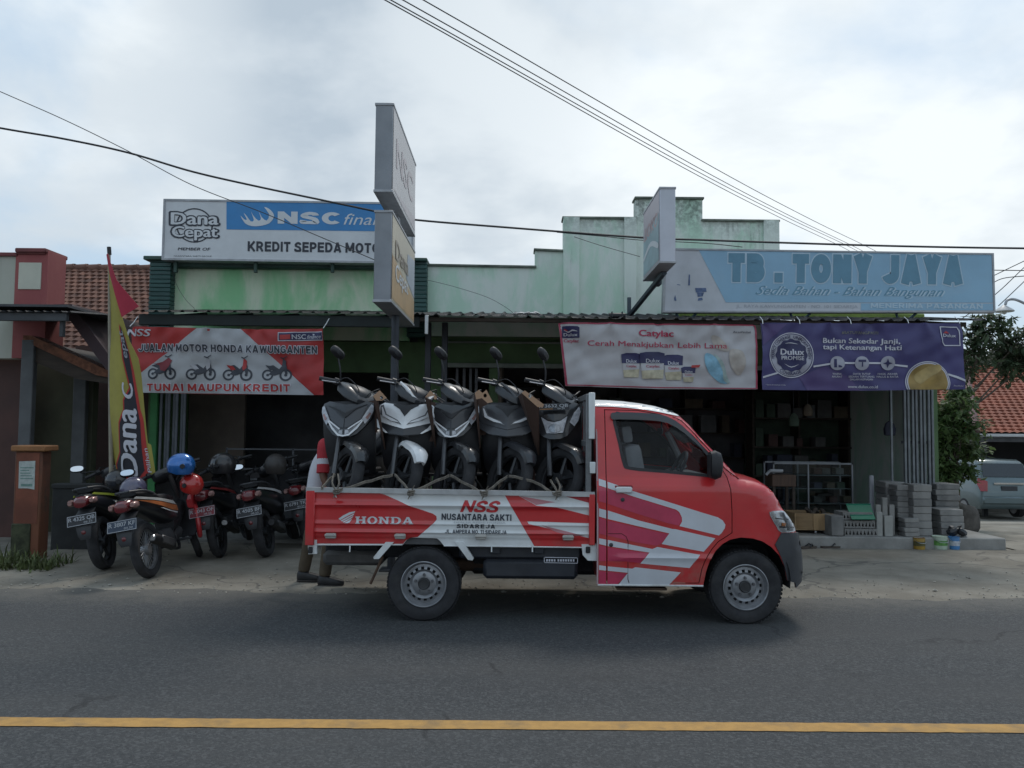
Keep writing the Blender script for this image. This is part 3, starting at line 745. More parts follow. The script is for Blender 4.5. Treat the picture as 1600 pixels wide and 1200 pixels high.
# ---- left neighbour: porch with pink pier, gable and red tiles
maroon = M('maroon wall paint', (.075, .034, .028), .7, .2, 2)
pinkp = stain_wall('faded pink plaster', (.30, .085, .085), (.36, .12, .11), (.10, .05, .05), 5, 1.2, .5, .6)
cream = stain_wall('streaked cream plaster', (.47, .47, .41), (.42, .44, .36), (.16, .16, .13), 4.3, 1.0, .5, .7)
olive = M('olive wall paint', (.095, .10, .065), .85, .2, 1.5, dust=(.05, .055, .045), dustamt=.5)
N = thing('house', 'neighbouring house with pink pier and a deep dark porch', 'house', (-6.6, 11, 0))
Yn = 11.0
def bxp(mb, a, b_, Y0, Y1, bev=0):     # box whose front face spans two photo points on the plane y=Y0
    p, q = P(a[0], a[1], Y0), P(b_[0], b_[1], Y0); mb.box2((min(p.x, q.x), Y0, min(p.z, q.z)), (max(p.x, q.x), Y1, max(p.z, q.z)), bev); return mb
m_ = MB(); bxp(m_, (25, 391), (69, 560), Yn, Yn + .45, .004); m_.build('pier', pinkp, N)
m_ = MB(); bxp(m_, (23, 387), (71, 394), Yn - .06, Yn + .5, .01); bxp(m_, (24.5, 393), (70, 397), Yn - .03, Yn + .47, .006); bxp(m_, (-60, 393.5), (26, 400), Yn - .02, Yn + .3, .006); m_.build('pier_cap', M('dark red coping', (.17, .05, .05), .7, .2, 3), N)
m_ = MB(); bxp(m_, (29.5, 410), (63, 452), Yn - .012, Yn + .01, .003); m_.build('pier_panel', M('pale panel paint', (.55, .55, .46), .8, .06, 3), N)
m_ = MB(); bxp(m_, (-60, 399.6), (25.5, 560), Yn + .02, Yn + .25); m_.build('parapet_wall', cream, N)
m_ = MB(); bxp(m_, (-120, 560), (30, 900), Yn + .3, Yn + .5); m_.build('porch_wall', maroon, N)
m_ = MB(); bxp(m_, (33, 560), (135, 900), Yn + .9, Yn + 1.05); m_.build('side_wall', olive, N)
m_ = MB(); bxp(m_, (116, 560), (123, 900), Yn + .7, Yn + .8, .01); bxp(m_, (34, 530), (44, 760), Yn - .3, Yn - .2, .01); m_.build('porch_post', M('grey porch post', (.10, .105, .11), .7, .2, 3), N)
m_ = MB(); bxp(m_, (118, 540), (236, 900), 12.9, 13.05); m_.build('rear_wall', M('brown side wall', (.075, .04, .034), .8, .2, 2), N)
m_ = MB(); bxp(m_, (82, 762), (150, 900), 10.2, 10.35, .01); bxp(m_, (80, 756), (152, 764), 10.18, 10.38, .01); m_.build('low_wall', M('grimy low wall', (.035, .036, .036), .9, .3, 3), N)
a, b_ = P(-80, 480, 9.8), P(104, 487, 9.8)
roof_sheet('porch_roof', a.x, b_.x, 9.8, b_.z - .005, Yn, b_.z + .12, tin, N, .11, .018, .01)
m_ = MB().box2((a.x, 9.84, b_.z - .11), (b_.x - .02, 9.9, b_.z - .01), .005).box2((P(93, 500, 9.9).x, 9.9, pz(526, 9.9, 97)), (P(99, 500, 9.9).x, 9.96, b_.z - .03), .004); m_.build('porch_beam', M('dark grey beam', (.06, .064, .07), .7, .3, 3), N)
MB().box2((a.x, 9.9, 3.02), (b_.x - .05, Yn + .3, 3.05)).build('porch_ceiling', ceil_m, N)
# gable barge board running down to the right
def slab(mb, pts, Y0, Y1):
    q = [P(p[0], p[1], Y0) for p in pts]; n = len(q)
    mb.add([v for v in q] + [Vector((v.x, Y1, v.z)) for v in q], [list(range(n)), list(range(n, 2 * n))[::-1]] + [[i, (i + 1) % n, n + (i + 1) % n, n + i] for i in range(n)])
m_ = MB(); slab(m_, [(100, 476), (112, 476), (174, 560), (173, 577), (166, 578), (101, 489)], 10.5, 10.56); m_.build('barge_board', M('dark plum fascia', (.05, .03, .036), .7, .2, 3), N)
m_ = MB(); slab(m_, [(70, 476), (112, 475), (170, 556), (168, 562), (110, 486), (70, 487)], 10.56, 12.9); m_.build('gable_roof', M('dark plum roofing', (.05, .028, .03), .8, .3, 3), N)
m_ = MB(); slab(m_, [(36, 524), (48, 524), (172, 580), (172, 590), (150, 586), (36, 532)], 10.7, 11.0); m_.build('lean_to_edge', M('old clay tile edge', (.17, .07, .04), .85, .4, 14), N)
m_ = MB(); slab(m_, [(40, 531), (172, 588), (172, 600), (120, 592), (40, 560)], 10.75, 12.9); m_.build('lean_to_roof', wood, N)

tile_m = bpy.data.materials.new('weathered clay tiles'); tile_m.use_nodes = True; t = NT(tile_m.node_tree); b = t.n['Principled BSDF']
tc = t.new('ShaderNodeTexCoord').outputs['UV']
vv = t.new('ShaderNodeTexVoronoi'); vv.inputs['Scale'].default_value = 1.0; vv.inputs['Randomness'].default_value = 0.0; t.link(t.mapping(tc, (1, 1, 1), (.5, .5, 0)), vv.inputs[0])
pos = t.new('ShaderNodeNewGeometry').outputs['Position']
c = t.mix(t.new('ShaderNodeSeparateColor').outputs[0], (.2, .07, .04), (.4, .2, .1))
sc_ = t.new('ShaderNodeSeparateColor'); t.link(vv.outputs['Color'], sc_.inputs[0])
c = t.mix(sc_.outputs[0], (.10, .046, .033), (.20, .092, .062))
c = t.mix(t.math('MULTIPLY', t.ramp(t.noise(pos, 3, 7, .7), .48, .68), .7), c, (.075, .045, .036))
t.link(c, b.inputs['Base Color']); b.inputs['Roughness'].default_value = .85
def tiled_roof(name, O, U, V, nu, nv, mat, parent, amp=.03, su=6, trim=None):
    """clay pantiles: O eave corner, U along the eave, V up the slope (whole lengths), nu x nv tiles"""
    U = Vector(U); V = Vector(V); O = Vector(O); N_ = U.cross(V).normalized()
    if N_.z < 0: N_ = -N_
    bm = bmesh.new(); uvl = bm.loops.layers.uv.new('UVMap'); svl = [0, .45, .93, .999]
    rows = []; uvs = {}
    for j in range(nv):
        for q in svl:
            row = []
            for i in range(nu * su + 1):
                a = i / su; off = .5 if j % 2 else 0
                h = amp * (.9 * abs(math.sin(math.pi * (a + off))) ** .8) + amp * .9 * (1 - q)
                if q == .999: h -= amp * .9 * .0
                v = bm.verts.new(O + U * (a / nu) + V * ((j + q) / nv) + N_ * h); uvs[v] = (a + off + .001, j + .5); row.append(v)
            rows.append(row)
    for j in range(len(rows) - 1):
        for i in range(nu * su):
            f = bm.faces.new((rows[j][i], rows[j][i + 1], rows[j + 1][i + 1], rows[j + 1][i]))
            for l in f.loops: l[uvl].uv = uvs[l.vert]
    if trim: 
        dead = [f for f in bm.faces if not trim(f.calc_center_median())]; bmesh.ops.delete(bm, geom=dead, context='FACES')
    if parent is not None: pass
    return from_bm(name, bm, mat, parent, True, True, 50, recalc=False)
HT = thing('house', 'house with a red clay tiled roof behind the pink pier', 'house', (-8.6, 15, 0))
e = P(60, 590, 13.3); r_ = P(60, 420, 16.6)
x1 = px_(242, 13.6, 500)
tiled_roof('roof', (-12.5, e.y, e.z), (x1 + 12.5, 0, 0), (0, r_.y - e.y, r_.z - e.z), 46, 25, tile_m, HT, .026)
m_ = MB()
for i in range(26):
    x = -12.3 + i * .265; m_.tube([(x, r_.y + .02, r_.z + .02), (x + .26, r_.y + .02, r_.z + .035), (x + .275, r_.y + .02, r_.z + .05)], [.085, .085, .1], 10)
m_.build('ridge_tiles', M('mossy ridge tiles', (.16, .085, .065), .9, .4, 4), HT)
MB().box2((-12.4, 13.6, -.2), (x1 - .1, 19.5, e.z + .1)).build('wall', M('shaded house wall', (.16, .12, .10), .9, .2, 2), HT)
MB().add([Vector((-12.5, r_.y, r_.z)), Vector((x1, r_.y, r_.z)), Vector((x1, 20, e.z)), Vector((-12.5, 20, e.z))], [[0, 1, 2, 3]]).build('rear_roof', tile_m, HT)

# gate pillar at the roadside
p0, p1 = P(24, 705, 9.45), P(60, 868, 9.45)
GP = thing('gate_pillar', 'weathered orange brown gate pillar with a faded paper notice', 'pillar', ((p0.x + p1.x) / 2, 9.6, 0))
opm = stain_wall('peeling orange brown paint', (.135, .05, .034), (.20, .075, .035), (.05, .045, .03), .6, 1.4, .7, .7, 1.2)
MB().box2((p0.x, 9.45, -.02), (p1.x, 9.64, p0.z), .012).build('shaft', opm, GP)
MB().box2((p0.x - .035, 9.41, p0.z), (p1.x + .05, 9.70, P(24, 696, 9.4).z), .012).build('cap', M('ochre cap paint', (.27, .125, .05), .8, .3, 3), GP)
MB().box2((p0.x - .004, 9.43, -.01), (p1.x - .1, 9.47, P(24, 818, 9.45).z), .01).build('mossy_foot', M('mossy plaster', (.05, .055, .03), .95, .5, 6), GP)
MB().box2((P(26, 720, 9.44).x - .0, 9.446, P(20, 818, 9.44).z), (P(61, 720, 9.44).x, 9.452, P(61, 708, 9.44).z)).build('front_panel', M('rusty brown panel paint', (.19, .062, .036), .8, .3, 2.5), GP)
nt = thing('notice', 'faded paper notice pasted on the orange brown gate pillar', 'notice', P(42, 760, 9.44))
ar = Art(nt, plane_fn(9.445), uvY(9.445))
ar.poly('paper', [(30, 721), (55.5, 720), (54, 765), (43, 763), (29, 763)], M('weathered paper', (.42, .46, .44), .9, .15, 20), .003)
ar.polys('print', [[(32, 730 + i * 4.2), (53 - (i * 7) % 9, 730 + i * 4.2), (53 - (i * 7) % 9, 731.6 + i * 4.2), (32, 731.6 + i * 4.2)] for i in range(5)] + [[(33, 756), (51, 756), (51, 760), (33, 760)]], M('faded green print', (.17, .27, .24), .9, .2, 20), .0045)
# ================================================================ signs
alu = M('dull aluminium', (.40, .41, .43), .5, .15, 6, metal=.3, dust=(.25, .25, .25), dustamt=.4)
signwhite = M('sign white', (.70, .72, .74), .5, .05, 2, dust=(.45, .47, .5), dustamt=.4)
skyblue = M('sign sky blue', (.05, .25, .56), .5, .08, 2, dust=(.12, .32, .58), dustamt=.4)
ink = M('dark grey ink', (.035, .04, .055), .5, .15, 6)
def board(t_, Y, pts, mat, thick=.1, frame=alu, fw=.03, name='panel'):
    q = [(P(a[0], a[1], Y).x, P(a[0], a[1], Y).z) for a in pts]
    sheet(name, [q], plane_fn(Y), mat, t_, None, 0, thick)
    sheet('frame', [offset_poly(q, .012), offset_poly(q, -fw)], plane_fn(Y), frame, t_, None, .012, thick + .02)
    return q
# --- finance sign on the green shop roof
Y = 12.2
S1 = thing('sign_board', 'wide white and blue finance sign standing on the green shop parapet', 'sign', (P(450, 408, Y).x, Y, P(450, 408, Y).z))
board(S1, Y, [(257, 312), (645, 318), (645, 411), (254, 405)], signwhite, .18, alu, .018)
ar = Art(S1, plane_fn(Y), uvY(Y))
ar.poly('blue_panel', [(354, 315), (644, 319), (644, 362), (354, 358.5)], skyblue, .004)
def dana(ar, f, w0, fill, edge):          # f maps (0..1, 0..1 down) of the emblem box
    n = 40; C = (.50, .5)
    ar.poly('emblem_ring', [f(.5 + .37 * math.cos(6.283 * k / n), .5 + .5 * math.sin(6.283 * k / n)) for k in range(n)], edge, w0, [[f(.5 + .34 * math.cos(6.283 * k / n), .5 + .465 * math.sin(6.283 * k / n)) for k in range(n)]])
    for (txt, x0, x1, yb, c) in (('Dana', .03, .98, .47, .34), ('Cepat', .05, .97, .83, .30)):
        a, b_ = f(x0, yb), f(x1, yb); cap = abs(f(0, yb)[1] - f(0, yb - c)[1])
        ar.text(txt, (a[0] - .8, a[1] + .6), (b_[0] + .8, b_[1] + .6), cap * 1.05, edge, w0 + .003, .075)
        ar.text(txt, (a[0] + .8, a[1]), (b_[0] - .8, b_[1]), cap * .98, fill, w0 + .006, .028)
dana(ar, lambda u, v: (265 + 78 * u, 325 + 54 * v + u * .6), .004, signwhite, ink)
ar.text('MEMBER OF', (278, 391), (329, 391.6), 4.3, ink, .005, .02, .2)
ar.text('NUSANTARA SAKTI GROUP', (272, 401), (331, 401.6), 2.0, ink, .005)
# shell-like wing emblem
ar.polys('emblem', [spl([(376, 337), (383, 349), (394, 353.5), (408, 353), (421, 349), (428, 340), (427, 333), (420, 326), (413, 324), (421, 335), (417, 345), (409, 339), (403, 327), (408, 341), (404, 345), (396, 337), (392, 330), (397, 344), (392, 346), (386, 338), (381, 333), (386, 343), (382, 343)], 2)], signwhite, .008)
block_text(ar, 'NSC', (434, 349.5), (534, 351), 19, signwhite, .008, .25)
ar.text('finance', (537, 351), (628, 352.3), 17, signwhite, .008, -.008, .3)
block_text(ar, 'KREDIT SEPEDA MOTOR', (387, 392.5), (607, 395.8), 15.5, ink, .005, .22)
m_ = MB()
for px in (275, 400, 520, 630): a = P(px, 407, Y + .1); m_.box((a.x, Y + .1, a.z - .08), (.05, .05, .22), .004)
m_.build('leg', trim_green, S1)

# --- faded hardware store sign
Y = 11.2
S2 = thing('sign_board', 'faded pale blue store sign above the right shop canopy', 'sign', (P(1290, 490, Y).x, Y, P(1290, 490, Y).z))
fad_white = M('faded sign white', (.60, .62, .66), .6, .05, 2, dust=(.42, .44, .46), dustamt=.5)
fad_blue = M('faded sign blue', (.30, .50, .66), .6, .07, 1.5, dust=(.38, .52, .64), dustamt=.5)
fad_letter = M('faded teal letter', (.15, .31, .42), .6, .08, 4)
fad_edge = M('pale letter edge', (.52, .66, .76), .6, .05, 3)
board(S2, Y, [(1040, 389), (1551, 397), (1553.5, 487), (1037, 487)], fad_white, .12, alu, .012)
ar = Art(S2, plane_fn(Y), uvY(Y))
ar.poly('blue_panel', [(1092, 391), (1549, 398), (1551, 473), (1134, 472.5)], fad_blue, .004)
ar.poly('lower_band', [(1345, 474), (1551, 474.5), (1551.5, 485), (1345, 485)], fad_blue, .004)
block_text(ar, 'TB . TONY JAYA', (1137, 441), (1504, 445.5), 46, fad_edge, .006, .35, .03, 0, .06)
block_text(ar, 'TB . TONY JAYA', (1137, 441), (1504, 445.5), 46, fad_letter, .010, .35, -.012, 0, .06)
ar.text('Sedia Bahan - Bahan Bangunan', (1180, 460), (1474, 463), 13.5, fad_letter, .007, .005, .55)
ar.text('Sedia Bahan - Bahan Bangunan', (1182, 460.6), (1476, 463.6), 13.5, fad_edge, .0065, .012, .55)
ar.text('JL. RAYA KAWUNGANTEN - NO. 101 SIDAREJA', (1150, 480.5), (1340, 481.5), 4.6, M('pale grey letter', (.42, .44, .48), .6, .1, 4), .006)
block_text(ar, 'MENERIMA PASANGAN', (1360, 481.5), (1535, 482.5), 8, fad_edge, .008)
pb = M('peeling blue mark', (.12, .17, .30), .7, .3, 20)
ar.polys('worn_mark', [[(1086, 450), (1103, 450), (1104, 456), (1087, 457)], [(1089, 457), (1100, 457), (1098, 463), (1090, 464)], [(1076, 429), (1078, 429), (1078, 446), (1075, 446)], [(1091, 466), (1097, 465), (1098, 469), (1090, 470)], [(1058, 444), (1063, 445), (1063, 446), (1058, 445)], [(1053, 466), (1055, 461), (1057, 470), (1054, 470)]], pb, .005)
m_ = MB()
for px in (1073, 1252, 1418): 
    a = P(px, 489, Y + .06); m_.tube([(a.x - .14, Y + .1, a.z), (a.x, Y + .3, a.z - .16), (a.x + .14, Y + .1, a.z)], .02, 6)
m_.build('bracket', M('blue grey bracket', (.10, .17, .22), .6, .2, 4), S2)
MB().box2((P(1060, 494, 11.5).x, 11.5, P(1060, 497, 11.5).z), (P(1445, 490, 11.5).x, 11.56, P(1300, 489, 11.5).z), .01).build('support_beam', M('lime green beam', (.26, .40, .10), .7, .25, 2), S2)

# --- double-sided projecting box signs
def box_sign(name, label, corners_front, Y0, Y1, xl, xr, zt, zb, face_mat, parts, side, shellm=None):
    T_ = thing(name, label, 'sign', ((xl + xr) / 2, (Y0 + Y1) / 2, zb))
    MB().box2((xl, Y0, zb), (xr, Y1, zt), .006).build('housing', shellm or alu, T_)
    X = xr if side > 0 else xl
    fn = lambda u, v, w: Vector((X + side * w, u, v))
    sheet('face_panel', [[(Y0 + .03, zb + .03), (Y1 - .03, zb + .03), (Y1 - .03, zt - .03), (Y0 + .03, zt - .03)]], fn, face_mat, T_, None, .003)
    m2 = MB()
    for z in (zb + .012, zt - .012): m2.box(((xl + xr) / 2, (Y0 + Y1) / 2, z), (xr - xl + .016, Y1 - Y0 + .016, .026), .003)
    m2.build('edge_trim', alu, T_)
    if parts: parts(Art(T_, fn))
    return T_
boxgrey = M('bluish galvanised sheet', (.27, .285, .31), .55, .12, 3, metal=.2, dust=(.35, .36, .38), dustamt=.5)
Y0, Y1 = 8.0, 9.9
fl, frt = P(586, 230, Y0).x, P(613.5, 230, Y0).x
zt, zb = P(600, 161, Y0).z, P(600, 300, Y0).z
pale_face = M('bleached sign face', (.60, .58, .58), .5, .06, 2)
faint = M('faint rose letter', (.53, .47, .48), .5, .1, 5)
def up_parts(ar):
    ar.text('NSC', (Y0 + .25, zb + .34), (Y1 - .3, zb + .34), .30, faint, .006, .03)
    ar.poly('print_band', [(Y0 + .05, zb + .06), (Y1 - .05, zb + .06), (Y1 - .05, zb + .22)], M('faint pink print', (.54, .50, .51), .5, .1, 5), .006)
box_sign('box_sign', 'upper bleached white box sign of the pair on the roadside pole', None, Y0, Y1, fl, frt, zt, zb, pale_face, up_parts, 1, boxgrey)
fl2, fr2 = P(584.5, 400, Y0).x, P(611.5, 400, Y0).x
zt2, zb2 = P(600, 328.5, Y0).z, P(600, 472, Y0).z
face2 = M('faded cream sign face', (.55, .49, .38), .5, .08, 2)
def lo_parts(ar):
    ar.poly('print_band', [(Y0 + .04, zb2 + .05), (Y1 - .04, zb2 + .05), (Y1 - .04, zb2 + .30), (Y0 + .04, zb2 + .50)], M('faded orange print', (.50, .34, .19), .5, .12, 3), .006)
    ar.poly('print_patch', [(Y0 + 1.1, zb2 + .45), (Y1 - .04, zb2 + .33), (Y1 - .04, zb2 + .8), (Y0 + 1.2, zb2 + .75)], M('faded blue print', (.40, .44, .50), .5, .12, 3), .006)
    ar.text('Dana', (Y0 + .25, zb2 + .50), (Y0 + 1.25, zb2 + .50), .19, M('dark sign letter', (.34, .29, .24), .5, .1, 5), .009, .03)
    ar.text('Cepat', (Y0 + .25, zb2 + .28), (Y0 + 1.25, zb2 + .28), .17, M('sign white', (1, 1, 1)), .009, .02)
box_sign('box_sign', 'lower orange and cream box sign of the pair on the roadside pole', None, Y0, Y1, fl2, fr2, zt2, zb2, face2, lo_parts, 1, boxgrey)
PL = thing('sign_pole', 'dark steel pole carrying the two box signs', 'pole', ((fl2 + fr2) / 2 + .02, 8.95, 0))
xm = (fl2 + fr2) / 2
MB().tube([(xm, 8.95, 0), (xm, 8.95, zb2 + .01)], .045, 14).build('shaft', M('dark steel pole', (.045, .05, .06), .5, .25, 4, metal=.4), PL)
MB().tube([(xm, 8.95, zt2 - .01), (xm, 8.95, zb + .02)], .035, 12).build('neck', alu, PL)
MB().box((xm, 8.95, .01), (.24, .24, .02), .004).build('base_plate', dkgrey, PL)

Y0, Y1 = 9.5, 10.7
a, b_ = P(1031, 350, Y0).x, P(1055.5, 350, Y0).x
zt, zb = P(1043, 292, Y0).z, P(1043, 411, Y0).z
def rt_parts(ar):
    ar.poly('print_band', [(Y0 + .04, zb + .05), (Y1 - .04, zb + .05), (Y1 - .04, zb + .5), (Y0 + .04, zb + .62)], M('faded teal print', (.34, .47, .50), .5, .15, 3), .006)
    ar.text('TOKO', (Y1 - .12, zb + .66), (Y0 + .12, zb + .66), .16, M('faded red letter', (.50, .34, .34), .5, .1, 4), .006, .03)
    ar.polys('print_wave', [spl([(Y0 + .1, zb + .2), (Y0 + .6, zb + .33), (Y1 - .1, zb + .24), (Y1 - .1, zb + .29), (Y0 + .6, zb + .39), (Y0 + .1, zb + .27)], 4)], signwhite, .009)
RS = box_sign('box_sign', 'white box sign projecting from the supply shop on a slanted steel arm', None, Y0, Y1, a, b_, zt, zb, M('pale rose sign face', (.52, .46, .48), .5, .08, 2), rt_parts, -1, M('white sheet housing', (.60, .62, .68), .5, .06, 3, dust=(.48, .5, .54), dustamt=.4))
m_ = MB(); c0 = P(983, 494, 11.9); c1 = P(1040, 432, 9.9)
m_.tube([c0, (c1.x, 10.0, zb - .02)], .04, 6); m_.tube([(c0.x, c0.y, c0.z), (c0.x, c0.y, c0.z + .28)], .03, 6); m_.box((c1.x, 10.4, zb - .06), (.06, .2, .1), .004)
m_.build('arm', M('slate steel arm', (.07, .09, .11), .5, .2, 4, metal=.3), RS)

# ================================================================ cloth banners
def cloth(seed, amp, top_pins, x0, x1, z0, z1):
    rn = random.Random(seed); ph = [rn.uniform(0, 6.28) for _ in range(8)]
    def d(u, v):
        s = (u - x0) / (x1 - x0); q = (z1 - v) / (z1 - z0)         # q: 0 at the top hem
        r = amp * (.55 * math.sin(u * 2.1 + ph[0] + v * .9) + .35 * math.sin(u * 5.3 + ph[1] - v * 3.1) * q)
        for k, tp in enumerate(top_pins):
            dx = u - (x0 + tp * (x1 - x0)); sp_ = .03 + q * .55
            for e in (-1, -.5, .35, .8): r += amp * .50 * math.exp(-((dx - e * q * .8) / (.035 + .10 * q)) ** 2) * (1 - .5 * q) * (1 if k % 2 else -1) * (1 if e > 0 else .8)
        r += amp * .22 * math.sin(v * 11 + ph[2] + 2 * math.sin(u * 1.7 + ph[3]))
        r += amp * .20 * math.sin(u * 29 - v * 13 + ph[6]) * math.exp(-(q * 3.2)) + amp * .10 * math.sin(v * 31 + 5 * math.sin(u * 3.3 + ph[7]))
        r += amp * .16 * math.sin(u * 17 + v * 6 + ph[4]) * math.sin(v * 8 - u * 5 + ph[5])
        return r
    return d
def banner(label, Y, pts, mat, seed, amp, pins, g=.04):
    q = [(P(a[0], a[1], Y).x, P(a[0], a[1], Y).z) for a in pts]
    xs = [a[0] for a in q]; zs = [a[1] for a in q]
    T_ = thing('banner', label, 'banner', ((min(xs) + max(xs)) / 2, Y, min(zs)))
    d = cloth(seed, amp, pins, min(xs), max(xs), min(zs), max(zs)); fn = plane_fn(Y, d)
    sheet('cloth', [q], fn, mat, T_, g, 0, .003, angle=70)
    return T_, Art(T_, fn, uvY(Y), g, True, 1.7)
vinyl_white = M('banner white vinyl', (.46, .455, .47), .5, .06, 3, dust=(.38, .37, .38), dustamt=.4)
b_red = M('banner red', (.40, .03, .03), .5, .12, 3)
navy = M('banner navy', (.022, .022, .085), .5, .2, 3)
purple = M('banner purple', (.058, .052, .16), .5, .12, 1.6)
plum = M('banner plum', (.085, .06, .175), .5, .12, 1.6)
b_white = M('banner print white', (.55, .55, .60), .5, .08, 4)
# red motorcycle banner (the print's pictures are small silhouettes)
Y = 10.22
BT, ar = banner('red and white motorcycle sale banner hanging from the left canopy', Y, [(203, 510), (308, 513), (385, 514), (505, 513.5), (504.5, 617), (330, 616), (207, 613)], b_red, 4, .044, (.0, .4, .65, 1))
ar.poly('white_panel', [(309, 512.8), (376, 513.8), (490, 617.2), (207, 613.3), (209, 590), (262, 552)], M('banner grey white', (.40, .41, .43), .5, .08, 3), .004)
ar.text('NSS', (196, 524.5), (236, 525.5), 10.5, b_white, .006, .03, .2)
ar.poly('logo_panel', [(434, 519), (504, 518), (504, 532), (434, 533)], b_white, .006)
ar.poly('logo_field', [(435.3, 520.3), (503.5, 519.3), (503.5, 530.8), (435.3, 531.7)], navy, .008)
ar.poly('logo_block', [(437, 523), (454, 522.5), (454, 530), (437, 530.5)], b_red, .010)
ar.text('NSC', (456.5, 530), (478, 529.5), 7, b_white, .010, .02)
ar.text('finance', (480, 529.5), (502, 529), 6, b_white, .010, 0, .3)
for (s_, a, b_, c, m0, m1, sh) in (('PENJUALAN MOTOR HONDA KAWUNGANTEN', (180, 548), (495, 552.5), 11.5, b_white, ink, 0), ('TUNAI MAUPUN KREDIT', (230, 611), (453, 612), 11.5, b_white, b_red, 0)):
    s2 = s_
    if s2.startswith('PEN'): s2 = 'JUALAN MOTOR HONDA KAWUNGANTEN'; a = (215, 549)
    block_text(ar, s2, a, b_, c, m0, .0065, .2, .085, 0, .16)
    block_text(ar, s2, a, b_, c, m1, .0095, .2, 0, 0, .16)
def mini_bike(ar, x, y, s, bodym, sport):
    f = lambda pts: [(x + p[0] * s, y + p[1] * s) for p in pts]
    n = 18
    for cx, r in ((-17, 9.5), (13, 10.5)):
        c = f([(cx, 0)])[0]
        ar.circ('bike_wheel', c, r * s, ink, .007, r * s * .68, 20)
        ar.circ('bike_hub', c, r * s * .25, ink, .007, 0, 10)
    ar.polys('bike_frame', [f([(-20, -14), (-8, -17), (2, -10), (10, -20), (8, -27), (11, -27), (15, -14), (16, -2), (12, -2), (10, -9), (4, -2), (-6, 1), (-16, -1), (-8, -9)])], ink, .0085)
    if sport: b = [f([(-22, -20), (-12, -17), (0, -20), (10, -27), (17, -22), (12, -12), (4, -4), (-4, -6), (-6, -14)])]
    else: b = [f([(-21, -17), (-10, -15), (-5, -9), (-13, -8)]), f([(8, -28), (14, -24), (13, -12), (8, -7), (6, -12)])]
    ar.polys('bike_fairing', b, bodym, .010)
    ar.polys('bike_handlebar', [f([(4, -31), (9, -29), (16, -33), (16, -31.5), (9, -27), (4, -29)])], ink, .0115)
for (x, y, m_, sp_) in ((256, 584, M('dark crimson print', (.20, .02, .03), .5, .1, 5), 1), (317, 585, M('pale print', (.42, .42, .45), .5, .1, 5), 0), (374, 586, b_red, 0), (434, 586, ink, 0)):
    mini_bike(ar, x, y, .92, m_, sp_)
m_ = MB()
for px, py in ((505, 513), (203, 510)): a = P(px, py, Y); m_.tube([a + Vector((0, -.0, 0)), a + Vector((.02, .06, .06)), a + Vector((.05, .1, .14))], .006, 5)
m_.build('tie_cord', white, BT)
# white paint banner
BW, ar = banner('white paint advertising banner with a thin red border hanging from the right canopy', Y, [(872.5, 504), (1030, 505.5), (1184, 507), (1184.5, 608), (1030, 608), (883.5, 603)], vinyl_white, 9, .052, (.0, .26, .5, .78, 1))
brd = M('dull crimson print', (.34, .035, .075), .5, .1, 4)
crim = M('crimson letter', (.42, .03, .08), .5, .1, 4)
ar.polys('border', [[(873, 504.2), (1184, 507), (1184, 508.8), (873, 506.4)], [(872.6, 504), (876, 504.2), (887, 603), (883.6, 602.5)], [(1181.5, 507), (1184, 507), (1184.3, 607), (1181.8, 607)], [(883.5, 600.5), (1030, 605), (1184, 606), (1184.2, 607.5), (1030, 606.5), (883.5, 602.2)]], brd, .005)
def dulux_logo(ar, x0, y0, x1, y1, txt=1):
    w_ = x1 - x0; h_ = y1 - y0
    ar.poly('logo_panel', [(x0, y0), (x1 - w_ * .1, y0), (x1, y0 + h_ * .12), (x1, y1), (x0, y1)], navy, .006)
    ar.polys('logo_swash', [spl([(x0 + w_ * .1, y0 + h_ * .3), (x0 + w_ * .35, y0 + h_ * .48), (x0 + w_ * .6, y0 + h_ * .3), (x0 + w_ * .9, y0 + h_ * .45), (x0 + w_ * .6, y0 + h_ * .42), (x0 + w_ * .35, y0 + h_ * .58)], 3)], b_white, .009)
    ar.polys('logo_spot', [[(x0 + w_ * .12, y0 + h_ * .22), (x0 + w_ * .3, y0 + h_ * .36), (x0 + w_ * .3, y0 + h_ * .46), (x0 + w_ * .12, y0 + h_ * .34)]], b_red, .010)
    ar.text('Dulux', (x0 + w_ * .1, y1 - h_ * .14), (x1 - w_ * .12, y1 - h_ * .14), h_ * .26, b_white, .010, .02)
dulux_logo(ar, 878, 510, 905, 528)
ar.text('Catylac', (881, 534.5), (904, 535), 4.6, crim, .006, .02)
ar.text('Catylac', (998, 525), (1052, 526), 9.5, crim, .006, .03)
ar.text('Cerah Menakjubkan Lebih Lama', (917.5, 540.5), (1136, 544.5), 8, crim, .006, .004)
ar.text('AkzoNobel', (1146, 520), (1174, 520.3), 3.2, ink, .006)
cream_p = M('banner cream print', (.42, .38, .27), .5, .25, 12)
